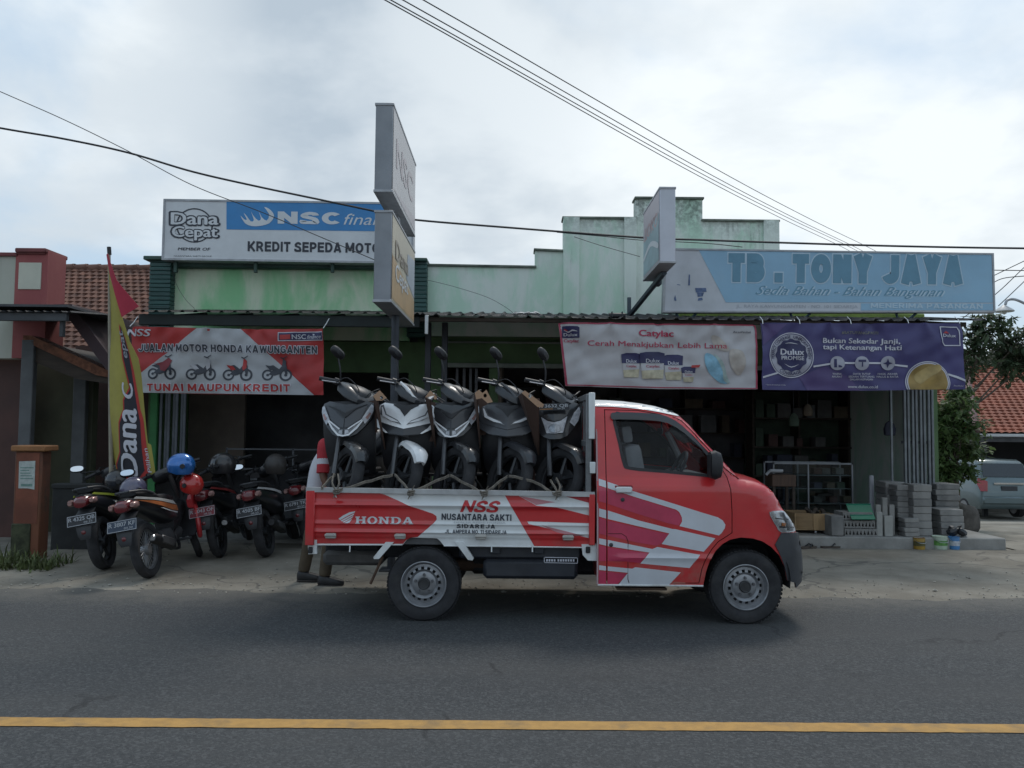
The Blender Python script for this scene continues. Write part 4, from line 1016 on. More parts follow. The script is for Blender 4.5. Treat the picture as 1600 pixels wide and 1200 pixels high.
for (x0, x1, yt, yb) in ((970, 1001, 552, 590), (1036, 1067.5, 554, 594), (999, 1039, 550, 592), (1063.5, 1086, 573, 597)):
    w_ = x1 - x0; h_ = yb - yt
    z_ = .012 if x0 in (999, 1063.5) else .006
    ar.poly('tub_body', [(x0 + 1.5, yt + h_ * .35), (x1 - 1.5, yt + h_ * .35), (x1 - 4, yb), (x0 + 4, yb)], vinyl_white, z_)
    ar.poly('tub_picture', [(x0 + 2.5, yt + h_ * .70), (x1 - 2.5, yt + h_ * .66), (x1 - 4, yb), (x0 + 4, yb)], cream_p, z_ + .0015)
    ar.poly('tub_lid', [(x0, yt + 2), (x0 + w_ * .25, yt), (x0 + w_ * .75, yt), (x1, yt + 2), (x1 - .8, yt + h_ * .42), (x0 + .8, yt + h_ * .42)], navy, z_ + .002)
    ar.text('Dulux', (x0 + w_ * .25, yt + h_ * .40), (x1 - w_ * .22, yt + h_ * .40), h_ * .14, b_white, z_ + .005, .015)
    ar.text('Catylac', (x0 + w_ * .25, yt + h_ * .58), (x1 - w_ * .22, yt + h_ * .58), h_ * .09, crim, z_ + .004, .01)
ar.polys('tag_patch', [[(1080, 571), (1093, 570.5), (1091, 574.5), (1079, 575)]], b_red, .02)
ar.polys('leaf_picture', [spl([(1103, 552), (1116, 556), (1128, 572), (1131, 592), (1138, 599), (1124, 597), (1108, 582), (1101, 566)], 4)], M('faded aqua print', (.20, .40, .52), .5, .2, 9), .006)
ar.polys('leaf_shade', [spl([(1116, 553), (1130, 566), (1136, 585), (1142, 598), (1132, 594), (1128, 575)], 4)], M('faded sage print', (.34, .44, .42), .5, .2, 9), .0075)
ar.polys('flower_picture', [spl([(1112, 525), (1124, 527), (1140, 545), (1134, 549), (1118, 543)], 4), spl([(1142, 546), (1160, 548), (1166, 565), (1158, 586), (1146, 578), (1140, 562)], 4)], M('faded buff print', (.44, .40, .36), .5, .12, 9), .006)
# purple paint banner
BP, ar = banner('purple paint advertising banner hanging from the right end of the canopy', Y, [(1190.5, 504), (1340, 505), (1502, 505.5), (1507, 608.5), (1340, 610.5), (1190.5, 609)], purple, 15, .046, (.0, .33, .55, .8, 1))
ar.polys('plum_patch', [[(1262, 609.5), (1248, 588), (1290, 572), (1330, 590), (1345, 609.8)], [(1192, 540), (1215, 520), (1230, 506), (1192, 506)]], plum, .004)
C = (1236.5, 555); ring_m = b_white
ar.circ('seal_ring', C, 34.5, ring_m, .010, 33.2, 48, 35.5)
ar.circ('seal_band', C, 32, M('seal grey', (.36, .36, .42), .5, .1, 5), .006, 0, 48, 33)
ar.poly('seal_field', [(C[0] + (24.5 + .9 * math.cos(12 * 6.283 * k / 96)) * math.cos(6.283 * k / 96), C[1] + (25.2 + .9 * math.cos(12 * 6.283 * k / 96)) * math.sin(6.283 * k / 96)) for k in range(96)], navy, .009)
def arc_path(r0, a0, a1):
    def p(q, h):
        a = a0 + (a1 - a0) * q; r = r0 + (h if a1 > a0 else -h) ; return (C[0] + r * math.cos(a), C[1] + r * math.sin(a))
    return p
ar.text('PERFECT COVERAGE', (0, 0), (1, 0), 4.6, navy, .009, .015, path=arc_path(26.6, R(170), R(268)))
ar.text('UNIFORM FINISH', (0, 0), (1, 0), 4.6, navy, .009, .015, path=arc_path(26.6, R(278), R(372)))
ar.text('COVERAGE', (0, 0), (1, 0), 4.6, navy, .009, .015, path=arc_path(31.2, R(128), R(60)))
ar.text('Dulux', (1219.5, 554), (1255.5, 555), 9, b_white, .012, .03)
ar.text('PROMISE', (1220.5, 562), (1255.5, 563), 6, b_white, .012, .02)
ar.polys('seal_curl', [spl([(1226, 537), (1236, 535), (1248, 538), (1236, 536.2)], 3), spl([(1225, 568), (1236, 573), (1248, 569), (1236, 574.4)], 3)], b_white, .012)
olive_l = M('dull olive letter', (.20, .20, .15), .5, .1, 5)
ar.text('#SATUYANGPASTI', (1315.5, 521.5), (1374.5, 522), 4.2, olive_l, .008, .01)
ar.text('Bukan Sekedar Janji,', (1286.5, 535.5), (1405, 537), 7.6, b_white, .008, .022)
ar.text('tapi Ketenangan Hati', (1286, 545.5), (1407, 547.3), 7.6, b_white, .008, .022)
ar.polys('swoosh', [[(1192, 588), (1214, 581.5), (1216, 583.6), (1192, 591)], [(1270, 571.5), (1298, 567), (1298, 569.8), (1270, 574.3)], [(1318, 565.8), (1337, 565.8), (1337, 568.6), (1318, 568.6)], [(1357, 565.8), (1377, 565.8), (1377, 568.6), (1357, 568.6)], [(1398, 568.8), (1418, 571), (1418, 574), (1398, 571.4)], [(1480, 583.5), (1494, 588), (1506, 593.5), (1506.2, 597), (1492, 591), (1480, 586.5)]], b_white, .007)
for cx, lines in ((1308, ('WARNA', 'AKURAT')), (1347, ('DAYA TUTUP', 'SEDIAN TERTUANG', 'DALAM KEMASAN')), (1387.5, ('HASIL AKHIR', 'HALUS & RATA'))):
    ar.circ('icon_disc', (cx, 567.5), 11, M('seal grey', (1, 1, 1)), .010, 0, 28)
    for i, l in enumerate(lines):
        hw = len(l) * 1.35; ar.text(l, (cx - hw, 585.5 + i * 4.3), (cx + hw, 585.7 + i * 4.3), 2.9, b_white, .008, .01)
ar.polys('icon_mark', [[(1303, 561), (1307, 561), (1307, 574), (1303, 574)], [(1309, 570), (1314, 572), (1314, 574), (1309, 574)], [(1341, 562), (1353, 562), (1353, 565.5), (1341, 565.5)], [(1346, 566), (1348, 566), (1348, 573), (1346, 573)], [(1386.7, 560.5), (1389, 566), (1394.5, 567.7), (1389, 569.5), (1386.7, 575), (1385, 569.5), (1379.5, 567.7), (1385, 566)]], navy, .013)
ar.text('www.dulux.co.id', (1326, 606), (1372, 606.6), 4.3, b_white, .008, .015)
ar.text('* Syarat dan ketentuan berlaku', (1196, 602), (1228, 602.3), 1.7, b_white, .008)
ar.text('AkzoNobel', (1487, 604), (1503, 604.2), 2.2, b_white, .008)
tub = lambda r, cx=1448, cy=598, n=30: [(cx + r * math.cos(a), min(608.8, cy - r * .98 * math.sin(a))) for a in [R(-22) + R(224) * k / n for k in range(n + 1)]]
ar.poly('tub_rim', tub(34), b_white, .007); ar.poly('tub_rim_shade', tub(32.4), plum, .009); ar.poly('tub_rim_inner', tub(31.5), b_white, .0105)
ar.poly('tub_paint', tub(29.8), M('mustard print', (.30, .20, .06), .5, .3, 4), .012)
ar.polys('tub_brush', [spl([(1428, 588), (1446, 574), (1464, 570), (1468, 578), (1450, 590), (1436, 600)], 4)], M('pale mustard print', (.40, .29, .11), .5, .2, 6), .014)
ar.poly('logo_frame', [(1466, 510.5), (1493, 511), (1497.5, 516), (1498.5, 541), (1473, 541), (1468, 536)], b_white, .007, [[(1467.6, 512), (1492.5, 512.5), (1496, 517), (1496.9, 539.6), (1474, 539.6), (1469.4, 535.4)]])
ar.text('Dulux', (1470.5, 527), (1491, 527.4), 5, b_white, .008, .02)
ar.polys('logo_spot', [[(1471, 521), (1476, 517.5), (1481, 521.5), (1476, 521.5)]], b_red, .009)
m_ = MB()
for px in (1192, 1250, 1330, 1420, 1500): a = P(px, 505, Y); m_.tube([a + Vector((0, 0, -.01)), a + Vector((.01, .05, .05)), a + Vector((.0, .12, .10))], .005, 5)
m_.build('tie_cord', white, BP)

# ================================================================ tall flag
Y = 9.25
fb = P(171, 868, Y); fz0 = 0.0
FL = thing('flag_banner', 'tall yellow and black feather flag with a red pennant on a bamboo pole', 'flag', (P(171, 800, Y).x, Y, 0))
bamboo = M('weathered bamboo', (.30, .27, .21), .7, .2, 6, stretch=(6, 6, 1))
pt = [P(174, 740, Y), P(172.5, 620, Y), P(171.5, 500, Y), P(170.5, 392, Y)]; pt.insert(0, Vector((pt[0].x, Y, 0)))
MB().tube(pt, [.027, .026, .024, .020, .016], 10).build('pole', bamboo, FL)
MB().tube([P(171, 398, Y), P(170.3, 386, Y)], .024, 8).build('pole_tip', black, FL)
wav = lambda u, v: .06 * math.sin(u * 13 + v * 1.3) + .035 * math.sin(v * 3.1 + u * 5)
fn = plane_fn(Y - .05, wav); g = .05
arf = Art(FL, fn, uvY(Y), g, True, 1.7)
yel_f = M('flag yellow', (.33, .285, .06), .7, .15, 2); blk_f = M('flag black', (.020, .019, .028), .7, .2, 3)
red_f = M('flag red', (.42, .035, .03), .7, .12, 3); pink_f = M('flag crimson pink', (.43, .03, .06), .7, .1, 2)
arf.poly('cloth', [(172, 402), (177, 440), (186, 462), (196, 498), (206, 535), (216, 560), (220, 585), (226, 640), (232, 690), (243, 742), (206, 764), (182, 745), (174.5, 700), (173.5, 600)], yel_f, 0, thick=.004)
arf.poly('red_edge', [(191, 507), (200, 528), (206, 552), (212, 580), (222, 640), (226, 655), (232, 700), (241, 742), (222, 757), (184, 742), (181, 725), (193, 705), (194, 660), (202, 640), (201, 625), (208, 606), (197, 560)], red_f, .005)
arf.poly('black_field', [(193, 508), (200, 530), (205.5, 553), (210.5, 585), (219, 640), (223, 660), (226, 700), (230, 735), (222, 748), (186, 738), (184, 726), (195.5, 708), (196.5, 662), (204, 642), (203, 626), (210, 607), (199, 560)], blk_f, .008)
arf.polys('yellow_edge', [[(233, 692), (238, 695), (246, 740), (238, 746)]], yel_f, .009)
# lettering climbs the flag
def up_text(txt, p0, p1, cap, mat, w, bold): arf.text(txt, p0, p1, cap, mat, w, bold, .15)
up_text('Dana', (222, 742), (218, 640), 24, b_white, .013, .03)
up_text('C', (214, 622), (211, 598), 12, b_white, .013, .03)
up_text('epat', (205, 560), (197, 518), 6, M('flag grey letter', (.30, .30, .34), .7, .1, 4), .013, .02)
up_text('Pilihan', (240, 738), (233, 700), 5, b_white, .013, .01)
arf.poly('pennant', [(171.5, 400), (176, 399), (190, 440), (207, 464), (218, 479), (196, 497), (184, 455), (176, 428)], pink_f, .010, thick=.004)

# ================================================================ overhead cables
cab_m = M('cable sheath', (.03, .032, .036), .6, .2, 6)
def wire(label, pts, r, grp=None, Yc=None):
    q = []
    for p in pts:
        q.append(P(p[0], p[1], p[2] if len(p) > 2 else Yc))
    o = curve_tube(q, r * .8, 6, 8).build('overhead_cable', cab_m)
    props(o, label, 'cable', grp)
    return o
wire('thick black cable sagging across the whole street in front of the signs', [(-220, 160), (0, 200), (100, 217), (200, 238.5), (300, 268), (400, 291), (500, 312), (590, 331), (640, 342.5), (800, 356), (1000, 371), (1100, 375), (1200, 378.5), (1400, 384.5), (1600, 388), (1800, 389)], .017, None, 10.75)
wire('thin wire slanting down from upper left in front of the finance sign', [(-200, 55), (0, 143), (100, 187), (200, 236), (300, 289), (410, 332), (500, 370), (585, 406)], .007, None, 10.4)
wire('thin wire paired with the thick cable across the pale parapet', [(870, 363), (940, 369), (1000, 375), (1100, 380), (1160, 386)], .007, None, 11.0)
wire('fine drop wire looping over the pale parapet down to the canopy', [(666, 437), (710, 448), (760, 464), (790, 480), (806, 493)], .004, None, 12.3)
wire('fine drop wire hanging over the green parapet left end', [(268, 418), (276, 445), (290, 468), (304, 482)], .004, None, 12.3)
wire('fine wire slanting to the projecting box sign', [(897, 370), (940, 384), (1000, 401)], .005, None, 11.0)
for a, b_ in (((598, -2, 9), (1312, 384, 26)), ((607, -2, 9), (1322, 383, 26)), ((626, -2, 9), (1334, 385, 26)), ((658, -2, 9), (1360, 388, 26))):
    m0 = ((a[0] + b_[0]) / 2 - 6, (a[1] + b_[1]) / 2 + 3.5)
    p0, p1 = P(*a), P(*b_); e = p0 + (p0 - p1) * .3; f_ = p1 + (p1 - p0) * .2
    mid = (p0 + p1) / 2 + Vector((0, 0, -.14))
    o = curve_tube([e, p0, p0 * .6 + p1 * .4 + Vector((0, 0, -.13)), p0 * .3 + p1 * .7 + Vector((0, 0, -.11)), p1, f_], .0075, 6, 8).build('power_line', cab_m)
    props(o, 'overhead power line in the bundle running up from the upper right', 'power line', 'power line bundle')
for pts, l in (([(1545, 422), (1620, 423)], 'level wire behind the right end of the blue sign'), ([(1552, 431), (1600, 408), (1640, 390)], 'upper slanting wire right of the blue sign'), ([(1553, 441), (1572, 434), (1620, 430)], 'curved wire right of the blue sign'), ([(1500, 500), (1554, 461), (1600, 418), (1640, 380)], 'thicker slanting wire right of the blue sign'), ([(1560, 478), (1600, 440), (1630, 410)], 'lowest slanting wire beside the street lamp')):
    wire(l, pts, .011, None, 16)

# street lamp
Y = 13.0
SL = thing('street_lamp', 'street lamp with a shallow white shade on a curved arm', 'street lamp', (P(1650, 700, Y).x, Y, -.05))
pts = [P(1571, 476, Y), P(1573, 470, Y), P(1580, 467.5, Y), P(1592, 470, Y), P(1620, 484, Y), P(1650, 500, Y)]
MB().tube(spl([tuple(p) for p in pts], 4, False), .022, 8).build('arm', alu, SL)
b0 = P(1650, 500, Y); MB().tube([(b0.x, Y, -.05), (b0.x, Y, b0.z + .4)], [.07, .05], 12).build('pole', alu, SL)
c = P(1569, 486, Y)
MB().lathe([(.02, .10), (.05, .075), (.13, .02), (.15, -.005), (.145, -.012), (.0, .03)], c, 'Z', 20).build('lamp_shade', M('white lamp enamel', (.5, .5, .5), .4, .1, 5), SL)
MB().lathe([(.0, -.06), (.035, -.04), (.04, 0), (.03, .03)], c, 'Z', 12).build('bulb', M('frosted bulb', (.6, .6, .58), .3, .03, 4), SL)

# ================================================================ trees
def leaf_mat(name, a, b2):
    m = bpy.data.materials.new(name); m.use_nodes = True; t = NT(m.node_tree); b = t.n['Principled BSDF']
    g = t.new('ShaderNodeNewGeometry'); rpi = g.outputs['Random Per Island']
    c = t.mix(rpi, a, b2)
    c = t.mix(t.math('MULTIPLY', t.ramp(t.noise(g.outputs['Position'], 1.3, 4), .45, .7), .5), c, tuple(v * .5 for v in a))
    t.link(c, b.inputs['Base Color']); b.inputs['Roughness'].default_value = .5
    b.inputs['Specular IOR Level'].default_value = .35
    tr = t.new('ShaderNodeBsdfTranslucent'); t.link(c, tr.inputs[0]); mx = t.new('ShaderNodeMixShader'); mx.inputs[0].default_value = .38
    o = t.n['Material Output']; t.link(b.outputs[0], mx.inputs[1]); t.link(tr.outputs[0], mx.inputs[2]); t.link(mx.outputs[0], o.inputs[0])
    return m
bark = M('bark', (.09, .07, .055), .9, .3, 6)
def add_leaf(mb, p, L, rn, droop=.3):
    a = rn.uniform(0, 6.283); el = rn.uniform(-.9, .7) - droop
    d = Vector((math.cos(a) * math.cos(el), math.sin(a) * math.cos(el), math.sin(el))); s = d.cross(Vector((rn.uniform(-.4, .4), rn.uniform(-.4, .4), 1))).normalized() * L * rn.uniform(.16, .34)
    n_ = s.cross(d).normalized() * L * .07
    mb.add([p, p + d * L * .5 + s - n_, p + d * L, p + d * L * .5 - s - n_, p + d * L * .5], [[0, 1, 4], [1, 2, 4], [2, 3, 4], [3, 0, 4]])
def tree(name, label, base, height, clumps, nleaf, L, mat, seed, trunk_r=.09, group=None, droop=.3):
    """trunk, limbs to every clump and leaves scattered through each clump's shell and volume"""
    rn = random.Random(seed); T_ = thing(name, label, 'tree', base, group=group); base = Vector(base)
    mt = MB(); top = base + Vector((0, 0, height * .55)); mt.tube([base, base + Vector((.04, .02, height * .25)), top], [trunk_r, trunk_r * .8, trunk_r * .5], 9)
    lv = MB(); tot = sum(c[3] ** 2 for c in clumps)
    for (cx, cy, cz, r) in clumps:
        c = base + Vector((cx, cy, cz)); st = base + Vector((0, 0, min(height * .5, max(.25 * height, cz * .55))))
        mt.tube([st, (st + c) / 2 + Vector((0, 0, -.08 * r)), c, c + Vector((rn.uniform(-.4, .4) * r, rn.uniform(-.4, .4) * r, .7 * r))], [trunk_r * .3, trunk_r * .2, trunk_r * .11, trunk_r * .04], 6)
        k = int(nleaf * r * r / tot); nt = max(3, k // 9)
        for _ in range(nt):
            d = Vector((rn.gauss(0, 1), rn.gauss(0, 1), rn.gauss(0, .85))).normalized() * r * rn.uniform(.25, 1.12)
            tip = c + d; mt.tube([c + d * .3, tip], [trunk_r * .06, trunk_r * .03], 3)
            for _ in range(9): add_leaf(lv, tip + Vector((rn.gauss(0, 1), rn.gauss(0, 1), rn.gauss(0, .8))) * r * .11, L * rn.choice((.45, .7, 1.0, 1.0, 1.35)) * rn.uniform(.85, 1.15), rn, droop)
    mt.build('trunk', bark, T_); lv.build('crown', mat, T_, smooth=False)
    return T_
lm1 = leaf_mat('mango leaves', (.045, .085, .028), (.14, .20, .075)); lm2 = leaf_mat('dark tree leaves', (.04, .065, .035), (.10, .14, .075)); lm3 = leaf_mat('distant leaves', (.035, .055, .035), (.06, .085, .05))
Yt = 13.6; b0 = P(1493, 780, Yt)
cl = []
for px, py, r, dy in ((1488, 640, .34, 0), (1475, 690, .34, .2), (1505, 668, .36, -.2), (1483, 725, .30, 0), (1518, 700, .26, .1), (1500, 615, .26, .3), (1468, 655, .30, .4), (1510, 735, .20, 0), (1478, 745, .24, -.1), (1462, 725, .25, .3)):
    p = P(px, py, Yt + dy); cl.append((p.x - b0.x, p.y - Yt, p.z - gz(0, Yt), r))
tree('leafy_tree', 'small leafy green tree growing just right of the folding gate', (b0.x, Yt, gz(0, Yt)), 2.2, cl, 5200, .115, lm1, 3, .06)
Yt = 24.0; b0 = P(1474, 700, Yt); cl = []
for px, py, r, dy in ((1520, 545, .75, 0), (1548, 520, .7, 0), (1575, 548, .8, .5), (1596, 530, .5, 0), (1512, 575, .5, 1), (1580, 572, .6, 0), (1560, 505, .45, 0), (1530, 505, .4, 0), (1505, 525, .5, 0), (1620, 555, .8, 0)):
    p = P(px, py, Yt + dy); cl.append((p.x - b0.x, p.y - Yt, p.z - gz(0, Yt), r))
tree('airy_tree', 'dark airy tree rising behind the right end of the canopy', (b0.x, Yt, gz(0, Yt)), 6.0, cl, 3000, .22, lm2, 5, .14)
rn = random.Random(12)
for i, (px, py, Y_, r) in enumerate(((1500, 590, 40, 2.4), (1560, 588, 44, 2.8), (1640, 575, 42, 3.2), (1440, 600, 46, 2.6))):
    b0 = P(px, 680, Y_); z = gz(0, Y_); cz = P(px, py, Y_).z - z
    cl = [(rn.uniform(-r, r), rn.uniform(-1, 1), cz + rn.uniform(-.35, .3) * r, r * rn.uniform(.4, .6)) for _ in range(7)]
    tree('distant_tree', ['rounded tree low behind the roof valley right of the banner', 'broad tree behind the middle of the far roof', 'tall tree behind the far roof at the right edge', 'tree hidden behind the supply shop'][i], (b0.x, Y_, z), cz * 1.2, cl, 1500, .5, lm3, 20 + i, .2)

# ================================================================ house with carport and parked car, far right
HR = thing('house', 'low house with orange red tile roofs and a dark carport far right', 'house', (18, 32, gz(0, 32)))
tile2 = M('orange red roof tiles', (.27, .085, .05), .85, .2, 1.2, dust=(.15, .06, .045), dustamt=.5)
Ye, Yr = 26.0, 33.0
e = P(1560, 678, Ye); ee = P(1700, 666, Ye); r0 = P(1600, 597, Yr)
def face_roof(name, O, Ux, top, nu, nv, cut=None, amp=.05): return tiled_roof(name, O, Ux, top, nu, nv, tile2, HR, amp, 4, cut)
L_ = 14.0
f = P(1526, 678, Ye); hipx = P(1570, 610, 29).x
cutA = lambda c: (c.x - f.x) > (c.y - Ye) * .52
face_roof('main_roof', (f.x - .2, Ye, f.z), (L_, 0, 0), (0, Yr - Ye, r0.z - f.z + .5), 56, 24, cutA)
w0 = P(1470, 668, 28.5); w1 = P(1555, 606, 33)
cutB = lambda c: (c.x - f.x) < (c.y - Ye) * .52 + .1
face_roof('wing_roof', (w0.x, 28.5, w0.z - .15), (7, 0, 0), (0, 4.5, w1.z - w0.z), 28, 15, cutB)
m_ = MB(); m_.tube([Vector((f.x - .05, Ye - .03, f.z + .06)), Vector((f.x + .52 * (Yr - Ye), Yr, r0.z + .55))], .14, 8); m_.build('hip_tiles', M('plum hip flashing', (.14, .07, .075), .8, .2, 2), HR)
m_ = MB(); m_.tube([Vector((w0.x, 33.02, w1.z - .1)), Vector((w0.x + 5.5, 33.02, w1.z - .1))], .13, 8); m_.tube([Vector((f.x + 3.5, Yr, r0.z + .55)), Vector((f.x + L_, Yr, r0.z + .55))], .13, 8); m_.build('ridge_tiles', tile2, HR)
MB().box2((f.x - .2, Ye - .12, f.z - .08), (f.x + L_, Ye - .02, f.z + .01), .01).build('gutter', M('white gutter', (.6, .61, .62), .5, .06, 3), HR)
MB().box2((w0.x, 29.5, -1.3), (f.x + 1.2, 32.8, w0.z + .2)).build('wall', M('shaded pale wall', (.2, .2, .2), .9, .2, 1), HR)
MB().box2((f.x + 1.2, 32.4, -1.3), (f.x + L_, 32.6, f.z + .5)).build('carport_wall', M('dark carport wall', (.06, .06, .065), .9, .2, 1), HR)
MB().box2((f.x - .1, Ye, f.z - .25), (f.x + L_, 32.4, f.z - .12)).build('carport_ceiling', ceil_m, HR)
m_ = MB(); 
for x in (f.x + .3, f.x + 7): m_.box2((x, Ye + .2, -1.3), (x + .14, Ye + .34, f.z - .1), .01)
m_.build('carport_post', dkgrey, HR)

# car: rear seen from its left
Yc = 24.6; sc_ = 1.0
cx0 = P(1532, 770, Yc).x
zg = gz(0, Yc)
CR = thing('parked_car', 'pale blue people carrier parked facing away under the carport', 'car', (cx0 + .88, Yc + 2.2, zg))
carb = M('pale metallic blue', (.12, .165, .175), .35, .06, 2, metal=.3, coat=.8)
dglass = M('dark car glass', (.02, .025, .03), .12, .1, 3, spec=.8)
kz = (P(1560, 719, Yc).z - zg) / 1.72
def cring(y, hw, z0, z1, belt, inset):      # body section, local: x across, y forward
    h = lambda z: z * kz
    return [Vector((-hw + .05, y, h(z0))), Vector((-hw, y, h(z0 + .12))), Vector((-hw - .01, y, h((z0 + belt) / 2))), Vector((-hw + .03, y, h(belt))), Vector((-hw + inset, y, h(z1 - .07))), Vector((-hw + inset + .1, y, h(z1))), Vector((hw - inset - .1, y, h(z1))), Vector((hw - inset, y, h(z1 - .07))), Vector((hw - .03, y, h(belt))), Vector((hw + .01, y, h((z0 + belt) / 2))), Vector((hw, y, h(z0 + .12))), Vector((hw - .05, y, h(z0)))]
TCR = MW[CR]
mb = MB(); mb.T = lambda p: TCR @ p
mb.loft([cring(-2.22, .80, .42, .80, .7, .04), cring(-2.16, .86, .32, 1.02, .85, .05), cring(-2.08, .87, .30, 1.16, 1.05, .08), cring(-1.78, .88, .28, 1.66, 1.05, .17), cring(-1.6, .88, .27, 1.72, 1.05, .18), cring(-.2, .88, .26, 1.75, 1.03, .17), cring(.7, .88, .26, 1.66, 1.02, .17), cring(1.35, .88, .26, 1.10, 1.0, .10), cring(2.1, .84, .28, .92, .84, .12), cring(2.28, .74, .36, .72, .64, .05)])
mb.build('body', carb, CR, angle=50)
def cq(name, pts, mat, off=.012):
    m2 = MB(); m2.T = lambda p: TCR @ Vector((p.x, p.y, p.z * kz)); n = len(pts); c = sum((Vector(p) for p in pts), Vector()) / n
    nrm = (Vector(pts[1]) - Vector(pts[0])).cross(Vector(pts[2]) - Vector(pts[0])).normalized(); 
    if nrm.dot(Vector((c.x, c.y, c.z - .8)) * 1.0) < 0: nrm = -nrm
    m2.add([Vector(p) + nrm * off for p in pts] + [Vector(p) - nrm * .03 for p in pts], [list(range(n)), list(range(n, 2 * n))[::-1]] + [[i, (i + 1) % n, n + (i + 1) % n, n + i] for i in range(n)])
    return m2.build(name, mat, CR, angle=30)
cq('rear_window', [(-.70, -2.04, 1.22), (.70, -2.04, 1.22), (.62, -1.81, 1.60), (-.62, -1.81, 1.60)], dglass, .025)
tl = M('red lamp lens', (.30, .02, .025), .25, .2, 4, coat=.5)
for s in (-1, 1):
    cq('tail_light', [(s * .86, -2.04, 1.20), (s * .64, -2.17, 1.10), (s * .68, -2.23, .82), (s * .88, -2.21, .82), (s * .92, -2.07, 1.05)], tl, .02)
    cq('side_window', [(s * .83, -1.55, 1.10), (s * .74, -1.5, 1.58), (s * .74, -.55, 1.62), (s * .83, -.55, 1.10)], dglass, .015)
    cq('side_window', [(s * .83, -.48, 1.10), (s * .74, -.48, 1.62), (s * .75, .45, 1.58), (s * .83, .45, 1.10)], dglass, .015)
    cq('side_window', [(s * .83, .5, 1.10), (s * .75, .5, 1.58), (s * .77, .8, 1.5), (s * .83, 1.15, 1.10)], dglass, .015)
cq('garnish', [(-.46, -2.18, 1.07), (.46, -2.18, 1.07), (.46, -2.18, 1.02), (-.46, -2.18, 1.02)], chrome, .02)
cq('number_plate', [(-.24, -2.20, .97), (.24, -2.20, .97), (.24, -2.20, .84), (-.24, -2.20, .84)], dkgrey, .02)
m2 = MB(); m2.T = lambda p: TCR @ p; m2.box((0, -2.2, .56 * kz), (1.66, .14, .22 * kz), .04); m2.build('bumper', carb, CR)
for x, y in ((-.78, -1.3), (.78, -1.3), (-.78, 1.4), (.78, 1.4)):
    m2 = MB(); m2.T = lambda p: TCR @ p
    m2.lathe([(.10, -.1), (.26, -.11), (.31, -.09), (.31, .09), (.26, .11), (.1, .1)], (x, y, .31), 'X', 24); wq = m2.build('wheel', rubber, CR)
    m2 = MB(); m2.T = lambda p: TCR @ p; m2.lathe([(.0, -.115), (.2, -.12), (.21, .12), (0, .115)], (x, y, .31), 'X', 20); m2.build('rim', silver, wq)

# ================================================================ goods in front of the supply shop
blk_m = M('grey paving block', (.23, .225, .215), .92, .22, 4, bump=.5, bscale=50, dust=(.32, .31, .29), dustamt=.4)
blk_n = M('darker paving block', (.17, .168, .163), .92, .22, 4, bump=.5, bscale=50, dust=(.28, .27, .25), dustamt=.4)
rb = random.Random(5)
def stack(label, x0, x1, zt_px, zb_px, Y, depth, n, grp, ncol=1):
    xa, xb = P(x0, 800, Y).x, P(x1, 800, Y).x; z0 = P(x0, zb_px, Y).z; z1 = P(x0, zt_px, Y).z
    z0 = max(z0, .15); h = (z1 - z0) / n; w_ = (xb - xa) / ncol
    for k in range(ncol):
        for i in range(n):
            c = (xa + w_ * (k + .5) + rb.uniform(-.008, .008), Y + depth / 2 + rb.uniform(-.012, .012), z0 + h * (i + .5))
            crate('paving_block', label, 'block', c, (w_ * .985, depth, h * .965), blk_m if rb.random() < .65 else blk_n, grp, .007)
stack('grey concrete slab in the back stack between the white pipe and the folding gate', 1385, 1416, 753, 842, 11.5, .35, 8, 'slabs in the back stack')
stack('grey concrete slab in the left front stack at the foot of the folding gate', 1402, 1430, 758, 810, 11.25, .30, 6, 'slabs in the left front stack')
stack('grey concrete slab in the tall stack directly before the folding gate bars', 1428, 1457, 757, 843, 11.1, .32, 7, 'slabs in the tall front stack')
stack('grey concrete slab in the low stack nearest the yellow paint can', 1413, 1436, 810, 841, 11.0, .2, 4, 'slabs in the low stack')
stack('grey concrete slab in the upper stack right of the folding gate', 1463, 1500, 756, 800, 11.6, .4, 5, 'slabs in the right stack')
stack('grey concrete slab in the low wide stack right of the folding gate', 1470, 1507, 796, 838, 11.2, .36, 4, 'slabs in the right low stack')
# pierced vent bricks (stacked rows with triangular holes)
def vent_block(label, c, wd, h, dp, nrow):
    o = thing('vent_block', label, 'vent block', (c[0], c[1], c[2]), group='pierced vent blocks by the green board')
    n = 9; holes = []
    for i in range(n):
        x = -wd / 2 + wd * (i + .5) / n; up = i % 2
        a = .36 * wd / n; holes.append([(x - a, .2 * h), (x + a, .2 * h), (x, .8 * h)])
    fnv = lambda u, v, w: Vector((c[0] + u, c[1] - w, c[2] + v))
    sheet('body', [rect(-wd / 2, 0, wd / 2, h)] + holes, fnv, blk_m, o, None, 0, dp)
    MB().box((c[0], c[1] + dp * .8, c[2] + h / 2), (wd * .98, .01, h * .94)).build('core', blk_n, o)
xa, xb = P(1318, 830, 11.0).x, P(1369, 830, 11.0).x
for i in range(3): vent_block(['lowest pierced concrete vent block under the green board', 'middle pierced concrete vent block under the green board', 'topmost pierced concrete vent block under the green board'][i], ((xa + xb) / 2 + (2 - i) * .008, 11.0 + i * .03, .15 + i * .108), xb - xa - i * .02, .10, .3, 1)
crate('vent_block_pallet', 'grey concrete block lying left of the pierced vent blocks', 'block', ((xa - .09), 11.15, .29), (.17, .36, .27), blk_n, None, .01)
gbd = thing('green_board', 'bright green board leaning on the vent blocks', 'board', P(1345, 812, 11.1))
q = [P(1322, 788, 11.25), P(1360, 788, 11.25), P(1368, 811, 10.98), P(1331, 811, 10.98)]
mb = MB(); nn = (q[1] - q[0]).cross(q[3] - q[0]).normalized() * .012
